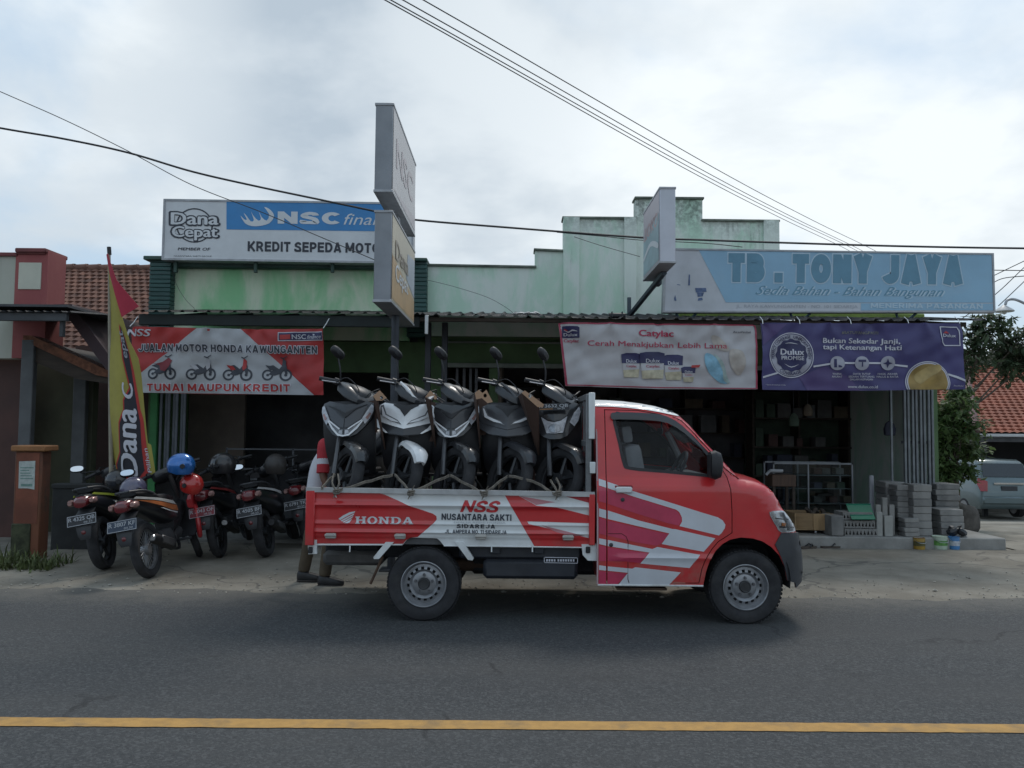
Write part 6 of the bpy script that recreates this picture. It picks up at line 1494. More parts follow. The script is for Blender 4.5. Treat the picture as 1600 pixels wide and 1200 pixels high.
# ---- under-body and cargo bed
frame_m = M('chassis black', (.017, .018, .021), .7, .25, 6, dust=(.07, .065, .06), dustamt=.4)
xa = uvT(482, 855)[0]; xb = uvT(928, 855)[0]
m_ = MB()
for yy in (TY + .42, TY + TW - .42): m_.box2((xa + .05, yy - .04, .46), (xfr - .35, yy + .04, .60), .01)
for x in (xa + .1, xa + .5, XREAR + .45, XREAR + 1.0, XREAR + 1.4): m_.box2((x, TY + .42, .50), (x + .07, TY + TW - .42, .58))
m_.tube([(XREAR, TY + .2, .30), (XREAR, TY + TW - .2, .30)], .05, 10); m_.ball((XREAR, TY + TW / 2, .3), .13, 12); m_.tube([(XFRONT, TY + .2, .30), (XFRONT, TY + TW - .2, .30)], .04, 10)
m_.box2((XREAR + .35, TY + .5, .30), (XFRONT - .45, TY + TW - .3, .55), .04); m_.box2((XFRONT - .4, TY + .45, .22), (XFRONT + .35, TY + TW - .45, .5), .05); m_.box2((xa + .3, TY + .35, .44), (XREAR - .4, TY + TW - .3, .6), .03)  # bulk boxes added to the underbody to deepen the shade beneath the truck
m_.tube([(XREAR + .1, TY + TW / 2, .32), (XFRONT - .5, TY + TW / 2, .45)], .04, 8)
m_.build('chassis', frame_m, TRK)
m_ = MB(); q0, q1 = uvT(716, 850), uvT(910, 908)
m_.box2((q0[0], TY + .10, .50), (q1[0], TY + .5, q0[1] - .02), .02).box2((q0[0] + .2, TY + .08, .34), (q1[0] - .03, TY + .45, .50), .03)
for px in (772, 841): a = uvT(px, 858); m_.box2((a[0] - .03, TY + .07, a[1] - .05), (a[0] + .05, TY + .1, a[1] + .02), .006)
m_.build('fuel_tank', M('dark blue black tank', (.022, .025, .034), .5, .2, 4, dust=(.06, .06, .06), dustamt=.3), TRK)
m_ = MB(); a = uvT(776, 890); m_.box2((a[0] - .08, TY + .5, .30), (a[0] + .09, TY + .52, .48)); m_.box2((uvT(490, 880)[0], TY + .3, .40), (uvT(590, 880)[0], TY + 1.1, .52), .03); m_.build('mud_flap', M('dusty rubber flap', (.10, .095, .09), .9, .25, 5), TRK)
m_ = MB(); m_.tube([(uvT(700, 895)[0], TY + .55, .38), (uvT(905, 905)[0], TY + .55, .36)], .055, 10); m_.box2((uvT(965, 916)[0], TY + .06, .265), (uvT(1045, 916)[0], TY + .3, .285), .006); m_.tube([(uvT(592, 880)[0], TY + .2, .50), (uvT(580, 900)[0], TY + .2, .36), (uvT(572, 918)[0], TY + .2, .27)], .012, 6); m_.build('exhaust', M('rusty pipe', (.10, .06, .04), .8, .35, 6), TRK)
# inner arch (front)
m_ = MB(); arc = [(XFRONT + .36 * math.cos(a), ZW + .06 + .37 * math.sin(a)) for a in [R(-10) + R(200) * k / 16 for k in range(17)]]
m_.loft([[Vector((x, TY + .03, z)) for x, z in arc], [Vector((x, TY + .5, z)) for x, z in arc]], False, False); m_.loft([[Vector((x, TY + TW - .5, z)) for x, z in arc], [Vector((x, TY + TW - .03, z)) for x, z in arc]], False, False); m_.box2((XFRONT - .40, TY + .5, .3), (XFRONT + .45, TY + TW - .5, .80)); m_.build('wheel_arch', frame_m, TRK)
BEDZ = .885
m_ = MB().box2((xa + .03, TY + .06, .62), (xb, TY + TW - .02, .70)).box2((xa + .05, TY + .10, .70), (xb - .02, TY + TW - .05, BEDZ - .034)); m_.build('cargo_floor', M('scuffed bed steel', (.10, .10, .105), .7, .3, 4), TRK)
# rear mud-guard stays, lamp brackets
m_ = MB()
for pts in ([(602, 847.5), (615, 847.5), (592, 873.5), (584, 874), (583, 871)], [(711, 847.5), (724, 847.5), (740, 873), (738, 876), (731, 875)]):
    m2 = tp(pts); n = len(m2); m_.add([Vector((u, TY + .01, v)) for u, v in m2] + [Vector((u, TY + .06, v)) for u, v in m2], [list(range(n)), list(range(n, 2 * n))[::-1]] + [[i, (i + 1) % n, n + (i + 1) % n, n + i] for i in range(n)])
m_.build('mudguard_stay', white, TRK)
for pts, lx in (([(479, 844), (494, 844), (494, 866), (481, 866.5)], (484.5, 860)), ([(909, 851), (933, 851), (933, 877), (919, 876.5), (911, 868)], (919, 859.5))):
    br = sheet('lamp_bracket', [tp(pts)], plane_fn(TY + .02), white, TRK, None, 0, .05); q = uvT(*lx); MB().box((q[0], TY + .012, q[1]), (.036, .02, .052), .006).build('marker_lamp', black, br)
# plate with stencilled box marks
q = tp([(850, 872), (904, 873), (904, 883), (850, 882)])
arp = Art(TRK, plane_fn(TY + .078), uvT)
arp.polys('stencil_mark', [[(850.5, 872.5), (904, 873.4), (904, 874.6), (850.5, 873.7)], [(850.5, 881), (904, 882), (904, 883), (850.5, 882)], [(850.5, 872.5), (851.7, 872.5), (851.7, 882), (850.5, 882)], [(903, 873.4), (904.1, 873.4), (904.1, 883), (903, 883)]] + [[(854 + i * 4 + (i > 3) * 2, 876), (856.6 + i * 4 + (i > 3) * 2, 876), (856.6 + i * 4 + (i > 3) * 2, 879.8), (854 + i * 4 + (i > 3) * 2, 879.7)] for i in range(11)], b_white, .004)
# drop side
zt_, z1_, z2_ = uvT(700, 790)[1], uvT(700, 819)[1], uvT(700, 833)[1]
def GP_(u, v):
    e = lambda z, h, s_: h * math.exp(-((v - z) / s_) ** 2)
    return .022 - e(zt_, .024, .020) - e(z1_, .013, .009) - e(z2_, .015, .010) + .010 * sst(z2_ - .03, z2_ - .055, v)
fnG = lambda u, v, w: Vector((u, TY + GP_(u, v) - w, v))
gate_px = [(479, 764), (700, 766.5), (929, 770.5), (929, 856.5), (692.5, 853), (687, 846), (682, 842), (641.5, 840.5), (635, 844), (629, 851.5), (479, 851)]
GATE = sheet('dropside', [tp(gate_px)], fnG, white, TRK, (.4, .0095), 0, .03)
arg = Art(GATE, fnG, uvT, (.4, .0095))
arg.poly('red_field', [(481, 766.5), (563, 767), (577, 766.5), (600, 773), (642, 791.5), (676, 803), (681.5, 807), (682, 812), (677, 818), (652, 839.5), (641.5, 840.5), (634, 844.5), (629, 850.5), (481, 850)], red, .0025)
arg.poly('red_field', [(785.5, 768.5), (800, 768.5), (812, 776), (838, 790), (870, 793), (921, 806), (922, 818), (824, 815), (826, 819), (915, 840), (922, 842), (922, 855.5), (835, 854)], red, .0025)
arg.poly('red_field', [(845, 769), (921, 771.5), (921, 786), (880, 775)], M('deep red print', (.42, .02, .03), .4, .1, 3), .003)
arg.polys('pink_streak', [[(812, 775.5), (868, 785), (858, 786), (838, 789)], [(846, 821), (915, 838), (900, 838), (870, 832)]], M('pink print', (.5, .2, .22), .4, .1, 3), .0035)
nss_red = M('logo red', (.50, .03, .035), .4, .08, 4)
block_text(arg, 'NSS', (718.5, 800.3), (776, 801.3), 18.6, nss_red, .005, .20, 0, .30, .09)
block_text(arg, 'NUSANTARA SAKTI', (689.5, 812.6), (799, 814.2), 10, ink, .005, .21)
arg.text('DEALER RESMI HONDA', (709, 817.6), (790, 818.4), 2.2, M('faint grey letter', (.40, .41, .43), .5, .1, 5), .005)
block_text(arg, 'SIDAREJA', (713.5, 825.3), (773.5, 826.2), 6.4, ink, .005, .22, 0, 0, .2)
block_text(arg, 'JL. AMPERA NO. 11 SIDAREJA', (695, 833.3), (791.5, 834.8), 5.6, ink, .005, .2)
# slab-serif lettering drawn letter by letter, and the feathered wing
hw = M('logo white', (.60, .61, .63), .45, .06, 4)
def serif_word(x0, y0, H, W_, gap):
    S_ = .24
    Hh = [[(0, 0), (.42, 0), (.42, .14), (.33, .14), (.33, .42), (.67, .42), (.67, .14), (.58, .14), (.58, 0), (1, 0), (1, .14), (.91, .14), (.91, .86), (1, .86), (1, 1), (.58, 1), (.58, .86), (.67, .86), (.67, .58), (.33, .58), (.33, .86), (.42, .86), (.42, 1), (0, 1), (0, .86), (.09, .86), (.09, .14), (0, .14)]]
    Oo = ([(.5 + .5 * math.cos(6.283 * k / 28), .5 + .53 * math.sin(6.283 * k / 28)) for k in range(28)], [(.5 + .25 * math.cos(6.283 * k / 28), .5 + .37 * math.sin(6.283 * k / 28)) for k in range(28)])
    Nn = [[(0, 0), (.40, 0), (.40, .14), (.29, .14), (.29, .70), (.72, 0), (.90, 0), (.90, .86), (1, .86), (1, 1), (.60, 1), (.60, .86), (.71, .86), (.71, .38), (.33, 1), (0, 1), (0, .86), (.10, .86), (.10, .14), (0, .14)]]
    Dd = ([(0, 0), (.55, 0)] + [(.52 + .48 * math.cos(a), .5 + .5 * math.sin(a)) for a in [R(-85) + R(170) * k / 14 for k in range(15)]] + [(.55, 1), (0, 1), (0, .86), (.10, .86), (.10, .14), (0, .14)], [(.34, .15), (.5, .15)] + [(.48 + .27 * math.cos(a), .5 + .35 * math.sin(a)) for a in [R(-80) + R(160) * k / 10 for k in range(11)]] + [(.5, .85), (.34, .85)])
    Aa = ([(0, 0), (.36, 0), (.36, .13), (.27, .13), (.31, .26), (.62, .26), (.67, .13), (.58, .13), (.58, 0), (1, 0), (1, .13), (.93, .13), (.62, 1), (.40, 1), (.08, .13), (0, .13)], [(.36, .40), (.58, .40), (.475, .74)])
    x = x0
    for k, (lt, wd) in enumerate(((Hh, 1.1), (Oo, 1.0), (Nn, 1.1), (Dd, 1.05), (Aa, 1.12))):
        f = lambda l: [(x + p[0] * wd * W_, y0 - p[1] * H + (x - x0) * .012) for p in l]
        arg.poly('lettering', f(lt[0]), hw, .005, [f(l) for l in lt[1:]]); x += wd * W_ + gap
serif_word(554.5, 818.6, 11.2, 15.6, 1.8)
arg.polys('wing_emblem', [[(528, 811), (535, 806), (545, 801), (554.5, 799), (553.5, 801.3), (545, 805), (538, 809), (531, 813)], [(531.5, 813.8), (540, 809.2), (553, 802.5), (552, 805), (543, 810), (534, 815)], [(534.5, 815.8), (543, 811), (551.5, 806.5), (550, 809), (544, 813), (537, 816.6)], [(537.5, 817.4), (544, 814), (549.5, 810.5), (546, 816.5), (543, 817.6)]], hw, .005)
# rails and posts of the gate
m_ = MB(); a, c = uvT(478.5, 762), uvT(929.5, 769.8)
m_.loft([[Vector((a[0], TY + y, a[1] - dz)) for y, dz in ((-.008, -.004), (.035, -.004), (.035, .034), (-.008, .034))], [Vector((c[0], TY + y, c[1] - dz)) for y, dz in ((-.008, -.004), (.035, -.004), (.035, .034), (-.008, .034))]]); m_.build('top_rail', M('scuffed rail white', (.44, .44, .44), .6, .15, 7, dust=(.22, .2, .18), dustamt=.5), TRK)
for (x0, x1, mt_) in ((478.5, 490.5, red), (920.5, 929.5, M('red paint', (1, 1, 1)))):
    p0, p1 = uvT(x0, 766), uvT(x1, 852); MB().box2((p0[0], TY - .010, p1[1] + .0), (p1[0], TY + .03, p0[1] - (x0 > 900) * .03), .005).build('gate_post', mt_, TRK)
MB().tube([fnG(*uvT(x, 852 if x < 640 else 856 - (929 - x) * .012), .004) for x in (480, 540, 628)], .006, 5).tube([fnG(*uvT(x, 853.5 + (x - 692) * .0125), .004) for x in (693, 780, 860, 928)], .006, 5).build('lower_lip', white, TRK)
for px in (517, 625.5, 751.5, 887.5):
    q = uvT(px, 837 + (px - 517) * .008); m_ = MB(); m_.box((q[0], TY - .004, q[1]), (.085, .03, .042), .006); m_.tube([(q[0] - .045, TY - .018, q[1] + .005), (q[0] + .045, TY - .018, q[1] + .005)], .010, 8); m_.build('hinge', M('grey hinge paint', (.40, .38, .35), .6, .2, 6), GATE)
for px in (525, 642, 757, 872):
    q = uvT(px, 773 + (px - 525) * .016); MB().tube([(q[0], TY + .01, q[1] + .02), (q[0], TY - .02, q[1]), (q[0], TY - .02, q[1] - .012), (q[0] + .006, TY - .008, q[1] - .018)], .006, 6).build('tie_hook', white, GATE)
for px in (546, 768, 832):
    q = uvT(px, 857); MB().tube([(q[0], TY + .02, q[1] + .02), (q[0], TY + .01, q[1] - .03)], .006, 6).build('stop_pin', white, TRK)
# headboard behind the cab and white corner posts
xh = xb - .02
m_ = MB(); 
for yy in (TY + .06, TY + TW - .06): m_.box2((xh - .045, yy - .025, .62), (xh, yy + .025, 1.86), .006)
for z in (1.10, 1.45, 1.84): m_.box2((xh - .04, TY + .08, z - .025), (xh - .005, TY + TW - .08, z + .025), .004)
for yy in (.4, .78, 1.16): m_.box2((xh - .035, TY + yy - .015, .7), (xh - .01, TY + yy + .015, 1.84), .003)
m_.build('headboard', M('dull grey rack', (.16, .165, .17), .6, .2, 5, metal=.3), TRK)
p0, p1 = uvT(920.5, 613), uvT(930, 686); MB().box2((p0[0], TY + .02, p1[1]), (p1[0], TY + .05, p0[1]), .005).build('corner_plate', white, TRK)
p0, p1 = uvT(922, 722), uvT(931, 740); MB().box2((p0[0], TY + .02, p1[1]), (p1[0], TY + .05, p0[1]), .004).build('corner_plate', white, TRK)
m_ = MB(); m_.box2((xa, TY + .04, .66), (xa + .03, TY + TW - .02, .70)).box2((xa - .0, TY + .05, .70), (xa + .03, TY + TW - .04, uvT(480, 768)[1]), .006); m_.build('tailgate', M('red paint', (1, 1, 1)), TRK)
m_ = MB().box2((xa + .0, TY + TW - .045, .66), (xb, TY + TW - .015, .70), .004).box2((xa + .0, TY + TW - .0, .30), (xb, TY + TW + .03, .66), .005); m_.build('far_dropside', white, TRK)
# ================================================================ scooters and motorcycles
def glossy(name, c, coat=.7): return M(name, c, .35, .12, 4, coat=coat)
gp_black = glossy('gloss black bike paint', (.016, .017, .02)); gp_grey = glossy('matt graphite bike paint', (.055, .058, .066), .25); gp_white = glossy('pearl white bike paint', (.80, .81, .82)); gp_dark = glossy('satin charcoal bike paint', (.032, .034, .039), .3)
lens_c = M('clear lamp lens', (.44, .45, .48), .2, .25, 25, coat=.8); lens_s = M('smoked lamp lens', (.13, .135, .145), .12, .25, 25, coat=.8); drl = M('bright lamp strip', (.75, .76, .78), .25, .08, 10); lens_p = M('pink amber lamp lens', (.40, .24, .22), .15, .25, 18, metal=.3)
plate_m = M('black number plate', (.018, .018, .022), .5, .2, 9, dust=(.07, .07, .07), dustamt=.3); plate_blue = M('dark blue number plate', (.03, .045, .075), .5, .2, 9); plate_red = M('red number plate', (.20, .02, .03), .5, .2, 9); plate_w = M('number plate lettering', (.38, .39, .41), .5, .1, 9)
tail_red = M('red tail lamp', (.13, .012, .016), .2, .2, 8, coat=.7); seat_m = M('black seat vinyl', (.02, .02, .022), .6, .2, 9, bump=.2, bscale=150); alloy = M('dark alloy', (.05, .052, .056), .45, .2, 8, metal=.5); mirror_m = M('mirror glass', (.8, .82, .85), .04, .02, 3, metal=1)
axle_f, axle_r, WR = Vector((.60, 0, .275)), Vector((-.60, 0, .275)), .275
SA = Vector((-math.sin(R(26)), 0, math.cos(R(26))))

def bike(name, label, cat, loc, heading, lean=0, steer=0, group=None, kind='A', paint=None, paint2=None, plate=None, plate_mat=None, tyre_w=.042, spokes=5, mirrors=(1, -1), front=True, rear=True, accent=None, mz=0, scl=1.0):
    paint = paint or gp_black; paint2 = paint2 or paint
    T_ = bpy.data.objects.new(name, None); COL.objects.link(T_); props(T_, label, cat, group)
    mw = Matrix.Translation(loc) @ Matrix.Rotation(heading, 4, 'Z') @ Matrix.Rotation(lean, 4, 'X') @ Matrix.Scale(scl, 4)
    T_.matrix_world = mw; T_.location = loc; T_.rotation_euler = mw.to_euler(); T_.scale = (scl,) * 3; T_.empty_display_size = .2; MW[T_] = mw
    rs = Matrix.Rotation(steer, 3, SA); piv = axle_f - Vector((.04, 0, 0))
    sT = lambda p: piv + rs @ (Vector(p) - piv)
    def mk(st=False):
        m = MB(); m.T = sT if st else None; return m
    def B(m, nm, mat, par=None, **kw): return m.build(nm, mat, par or T_, world=False, **kw)
    def sh_(nm, loops, fn, mat, par=None, g=None, w=0, th=0): return sheet(nm, loops, fn, mat, par or T_, g, w, th, world=False)
    # wheels
    def whl(c, nm, st, r=WR, w=tyre_w):
        m = mk(st); m.lathe([(r * .70, -w * .7), (r * .80, -w), (r * .92, -w * .95), (r * .985, -w * .5), (r, 0), (r * .985, w * .5), (r * .92, w * .95), (r * .80, w), (r * .70, w * .7)], c, 'Y', 40)
        t_ = B(m, nm, rubber)
        m = mk(st); m.lathe([(r * .72, -w * .68), (r * .76, -w * .72), (r * .74, -w * .5), (r * .66, -w * .3), (r * .66, w * .3), (r * .74, w * .5), (r * .76, w * .72), (r * .72, w * .68)], c, 'Y', 36)
        m.lathe([(0, -w * .9), (.045, -w * .9), (.05, 0), (.045, w * .9), (0, w * .9)], c, 'Y', 14)
        for k in range(spokes):
            a = 6.283 * k / spokes + .3; d = Vector((math.cos(a), 0, math.sin(a))); th = .014 if spokes < 12 else .003
            m.tube([Vector(c) + d * .04, Vector(c) + d * r * .68], [th * 1.3, th], 6)
        B(m, 'rim', alloy if spokes < 12 else silver, t_)
        return t_
    whl(axle_f, 'front_wheel', True); whl(axle_r, 'rear_wheel', False, WR, tyre_w * 1.1)
    # fork + brake disc
    m = mk(True)
    for s in (-1, 1): m.tube([axle_f + Vector((-.03, s * .085, .0)), axle_f + Vector((-.03, s * .085, 0)) + SA * .36], [.022, .019], 8)
    m.box(axle_f + Vector((-.03, 0, 0)) + SA * .37, (.07, .21, .04), .01); m.tube([axle_f + Vector((-.03, 0, 0)) + SA * .36, axle_f + Vector((-.03, 0, 0)) + SA * .80], .025, 8)
    m.lathe([(.03, .06), (.10, .06), (.10, .064), (.03, .064)], axle_f, 'Y', 24, closed=True)
    B(m, 'fork', M('fork grey', (.10, .10, .105), .4, .15, 6, metal=.6))
    # front fender
    m = mk(True); rings = []
    for k in range(11):
        a = R(34) + R(100) * k / 10; rr = WR + .030 + .012 * math.sin(k); hw = tyre_w + .026 - .030 * abs(k / 10 - .45) ** 1.5
        hw = (.028 + (tyre_w + .005) * math.sin(min(1, (k + .6) / 4) * 1.57)) * (1 if k < 8 else .85)
        c = axle_f + Vector((rr * math.cos(a), 0, rr * math.sin(a))); n_ = Vector((math.cos(a), 0, math.sin(a)))
        rings.append([c + Vector((0, s * hw, 0)) - n_ * dn for s, dn in ((-1, .055), (-.96, .02), (-.6, .002), (0, -.004), (.6, .002), (.96, .02), (1, .055), (.9, .05), (.0, .012), (-.9, .05))])
    m.loft(rings); B(m, 'front_fender', gp_white if paint2 is gp_white else gp_black if kind != 'B' else gp_dark)
    # handlebar, cowl, mirrors
    m = mk(True); hb = Vector((.30, 0, .99))
    m.tube(spl([(.20, -.33, 1.0), (.25, -.2, 1.02), (.29, -.05, .98), (.29, .05, .98), (.25, .2, 1.02), (.20, .33, 1.0)], 3, False), .012, 7)
    for s in (-1, 1):
        m.tube([(.25, s * .21, 1.017), (.20, s * .335, 1.0)], .019, 8); m.tube([(.245, s * .18, 1.02), (.235, s * .215, 1.02)], .03, 8)
    for s in (-1, 1): m.tube(spl([(.27, s * .19, 1.03), (.36, s * .15, 1.07), (.42, s * .05, 1.0), (.36, s * .02, .90)], 4, False), .0045, 5)
    hbar = B(m, 'handlebar', black)
    m = mk(True)
    for s in (-1, 1): m.tube([(.275, s * .19, 1.01), (.30, s * .22, 1.005), (.265, s * .33, .985)], .006, 5)
    B(m, 'brake_lever', steel, hbar)
    m = mk(True); m.loft([ring((x, 0, z), hw, hh, 16, 3.6) for x, z, hw, hh in ((.19, 1.005, .06, .02), (.21, 1.0, .14, .042), (.26, .985, .18, .058), (.36, .95, .155, .058), (.425, .92, .10, .04), (.455, .905, .05, .02))]); cw = B(m, 'handle_cowl', gp_dark, angle=28)
    m = mk(True); m.loft([ring((x, 0, z), hw, hh, 14, 2.4) for x, z, hw, hh in ((.30, 1.005, .115, .040), (.36, .985, .105, .044), (.41, .962, .065, .034), (.43, .952, .03, .016))]); B(m, 'cowl_visor', M('cowl satin plastic', (.026, .027, .031), .42, .2, 9), cw)
    if kind == 'B':
        m = mk(True); 
        for s in (-1, 1): m.tube([(.30, s * .16, 1.03), (.37, s * .13, 1.0), (.42, s * .07, .945), (.445, 0, .915)], [.012, .016, .016, .012], 6)
        B(m, 'cowl_trim', paint2, cw)
    for s in mirrors:
        m = mk(True); m.tube(spl([(.265, s * .17, 1.03), (.28, s * (.21 - mz * .5), 1.12 + mz * .5), (.255, s * (.245 - mz * .8), 1.20 + mz), (.25, s * (.25 - mz * .8), 1.235 + mz)], 3, False), .007, 6); c = Vector((.25, s * (.27 - mz * .8), 1.255 + mz))
        rm = Matrix.Rotation(R(16) if mz else 0, 3, 'Y') @ Matrix.Rotation(R(14) * -s, 3, 'Z') @ Matrix.Rotation(R(18) * s, 3, 'X')
        m.loft([[c + rm @ p for p in ring((dx, 0, 0), hw, hh, 16, 2.5)] for dx, hw, hh in ((-.014, .074, .036), (0, .080, .042), (.020, .070, .035), (.036, .040, .018))])
        mo = B(m, 'mirror', black)
        m = mk(True); m.loft([[c + rm @ p for p in ring((dx, 0, 0), hw, hh, 16, 2.5)] for dx, hw, hh in ((-.0145, .068, .031), (-.0175, .068, .031))]); B(m, 'mirror_glass', mirror_m, mo)
    # front shield: a ridged apron
    KS = 1.15 if kind == 'B' else 1.10
    Fx = lambda u, v: .475 - .95 * (u / KS) ** 2 - .15 * abs(u / KS) + .30 * (.80 - v) - .55 * max(0, v - .86)
    if front:
        fnS = lambda u, v, w: Vector((Fx(u * KS, v) + w, u * KS, v))
        def hv(l): return [(p[0], p[1]) for p in l]
        def sym(half): return half + [(-p[0], p[1]) for p in reversed(half) if p[0] > 1e-6]
        def both(nm, half, mat, w, g=.03, par=None):
            bm = bmesh.new()
            for sg in (1, -1):
                b2 = fill_loops([[(sg * p[0], p[1]) for p in half]]); me = bpy.data.meshes.new('x'); b2.to_mesh(me); b2.free(); bm.from_mesh(me); bpy.data.meshes.remove(me)
            sheet_bm(bm, fnS, g, w, .012); return from_bm(nm, bm, mat, par or T_, False)
        out = [(0, .865), (.09, .885), (.165, .893), (.205, .872), (.222, .80), (.217, .74), (.185, .665), (.11, .625), (0, .612)] if kind == 'B' else [(0, .87), (.07, .885), (.15, .905), (.197, .885), (.208, .815), (.188, .745), (.148, .685), (.092, .622), (.04, .60), (0, .598)]
        base = sh_('front_shield', [sym(out)], fnS, gp_dark if kind == 'B' else paint, None, .03, 0, .05)
        if kind == 'B':
            both('white_panel' if paint2 is gp_white else 'colour_panel', [(0, .79), (.04, .845), (.10, .878), (.165, .888), (.20, .865), (.215, .79), (.196, .728), (.085, .694), (0, .672)], paint2, .010, .03, base)
            lm_ = both('headlight', [(.018, .706), (.05, .744), (.140, .792), (.172, .872), (.192, .862), (.190, .79), (.125, .745)], lens_s, .016, .03, base)
            both('lamp_strip', [(.034, .722), (.055, .738), (.148, .785), (.176, .85), (.184, .848), (.170, .775), (.10, .737)], drl, .020, .03, lm_)
            both('lower_grille', [(0, .668), (.09, .690), (.19, .722), (.165, .66), (.12, .632), (0, .618)], gp_dark if paint2 is gp_white else paint2, .008, .03, base)
            both('side_fang', [(.193, .722), (.216, .75), (.206, .68), (.132, .634), (.118, .636), (.168, .682)], paint2, .012, .03, base)
            both('visor_panel', [(0, .865), (.06, .882), (.095, .87), (.042, .835), (0, .775)], black, .014, .03, base)
        elif kind == 'A':
            both('headlight', [(.006, .662), (.04, .668), (.125, .728), (.104, .676), (.060, .626), (.006, .612)], lens_s, .012, .03, base)
            both('lamp_bowl', [(.012, .655), (.034, .658), (.040, .630), (.012, .624)], lens_c, .016, .03, base)
            both('lamp_strip', [(0, .604), (.045, .612), (.100, .668), (.140, .735), (.128, .733), (.090, .680), (.04, .626), (0, .616)], drl, .020, .03, base)
            both('lamp_strip', [(.035, .660), (.132, .736), (.127, .744), (.030, .670)], drl, .020, .03, base)
            both('turn_lamp', [(.126, .748), (.186, .868), (.202, .855), (.203, .81), (.180, .748), (.150, .704)], lens_c, .014, .03, base)
            both('turn_bulb', [(.150, .755), (.180, .800), (.190, .79), (.168, .742)], lens_p, .018, .03, base)
            both('shield_crease', [(0, .760), (.02, .775), (.075, .83), (.155, .87), (.085, .845), (.03, .815), (0, .80)], black, .010, .03, base)
            both('shield_panel', [(.004, .75), (.03, .768), (.085, .82), (.16, .862), (.118, .75), (.03, .682), (.004, .676)], gp_grey if paint is gp_dark else gp_dark, .008, .03, base)
        else:
            both('turn_lamp', [(.115, .735), (.150, .81), (.192, .865), (.202, .82), (.182, .745), (.15, .70)], lens_c, .012, .03, base)
            both('headlight', [(0, .738), (.05, .75), (.10, .786), (.062, .650), (0, .645)], lens_c, .014, .03, base)
            c = [(.048 * math.cos(6.283 * k / 22), .690 + .036 * math.sin(6.283 * k / 22)) for k in range(22)]
            sh_('lamp_bowl', [c], fnS, M('lamp bowl', (.28, .29, .31), .12, .3, 40, metal=.6), base, .02, .022, .012)
            both('shield_crease', [(0, .80), (.05, .81), (.125, .86), (.11, .80), (.05, .758), (0, .748)], paint, .012, .03, base)
        if plate and kind == 'C':
            fnp = lambda u, v, w: Vector((Fx(0, .87) + .06 + w - .25 * (v - .87), u, v))
            pl = sh_('number_plate', [rect(-.128, .838, .128, .896)], fnp, plate_m, None, None, 0, .004)
            ap = Art(pl, fnp, None, None, False); ap.text(plate[0], (-.122, .862), (.118, .862), .026, plate_w, .002, .02); ap.text(plate[1], (.03, .844), (.09, .844), .014, plate_w, .002, .01)
            ap.poly('plate_strip', rect(-.118, .846, -.01, .853), M('amber strip', (.35, .16, .05), .5, .1, 5), .002)
    else:
        m = mk(); m.loft([ring((x, 0, z), hw, hh, 16, 2.6) for x, z, hw, hh in ((.50, .70, .05, .10), (.46, .72, .12, .14), (.40, .72, .16, .17), (.36, .70, .15, .16))]); B(m, 'front_shield', paint)
    # inner apron down to the floor
    m = mk(); m.loft([ring((x, 0, z), hw, .03, 14, 3, 'YZ') if False else [Vector((x - .04, -hw, z)), Vector((x, -hw * 1.0, z)), Vector((x + .05, -hw * .6, z)), Vector((x + .06, 0, z)), Vector((x + .05, hw * .6, z)), Vector((x, hw, z)), Vector((x - .04, hw, z)), Vector((x - .02, 0, z))] for x, z, hw in ((.34, .90, .19), (.37, .80, .225), (.38, .64, .225), (.36, .50, .215), (.31, .36, .20), (.22, .28, .17))]); B(m, 'leg_shield', black)
    m = mk()
    if kind in 'ABC': m.box((.10, 0, .30), (.40, .30, .05), .015)
    else: m.loft([ring((x, 0, z), hw, hh, 12, 2.4) for x, z, hw, hh in ((.38, .62, .06, .07), (.15, .50, .08, .09), (-.1, .46, .10, .12))])
    B(m, 'floorboard', black)
    # rear body
    secs = ((.06, .10, .38, .52), (-.06, .15, .40, .66), (-.25, .165, .44, .70), (-.5, .155, .52, .745), (-.72, .125, .60, .785), (-.88, .085, .66, .80), (-.95, .05, .70, .79)) if kind in 'ABC' else ((.06, .09, .44, .60), (-.06, .12, .46, .68), (-.25, .13, .50, .71), (-.5, .12, .58, .745), (-.72, .10, .64, .78), (-.88, .075, .68, .80), (-.95, .045, .71, .79))
    m = mk(); m.loft([ring((x, 0, (a + b_) / 2), hw, (b_ - a) / 2, 18, 2.8) for x, hw, a, b_ in secs]); body = B(m, 'body', paint)
    m = mk(); m.loft([ring((x, 0, z), hw, hh, 16, 2.8) for x, z, hw, hh in ((.0, .70, .06, .02), (-.05, .71, .11, .035), (-.25, .735, .14, .045), (-.42, .745, .13, .04), (-.5, .775, .135, .04), (-.7, .81, .115, .035), (-.8, .825, .08, .02))]); B(m, 'seat', seat_m)
    m = mk()
    for s in (-1, 1): m.tube(spl([(-.55, s * .13, .80), (-.75, s * .125, .84), (-.90, s * .06, .85)], 3, False) , .012, 6)
    m.tube([(-.90, -.06, .85), (-.90, .06, .85)], .012, 6); B(m, 'grab_rail', dkgrey)
    if accent:
        up_, lo_ = accent if isinstance(accent, tuple) else (accent, None)
        for s in (-1, 1):
            fna = lambda u, v, w, s=s: Vector((u, s * (.150 - .11 * max(0, (-u - .45)) ** 1.3 * 2.0 + w), v))
            sh_('body_stripe', [[(-.12, .64), (-.35, .685), (-.6, .735), (-.88, .780), (-.84, .795), (-.5, .742), (-.2, .69)]], fna, up_, body, .05, .012, .004)
            if lo_:
                sh_('body_stripe', [[(-.10, .575), (-.25, .60), (-.45, .655), (-.7, .725), (-.86, .765), (-.6, .727), (-.35, .677), (-.12, .632)]], fna, lo_, body, .05, .012, .004)
                sh_('body_stripe', [[(-.14, .555), (-.30, .590), (-.50, .645), (-.45, .640), (-.25, .590), (-.12, .565)]], fna, st_wht, body, .05, .013, .004)
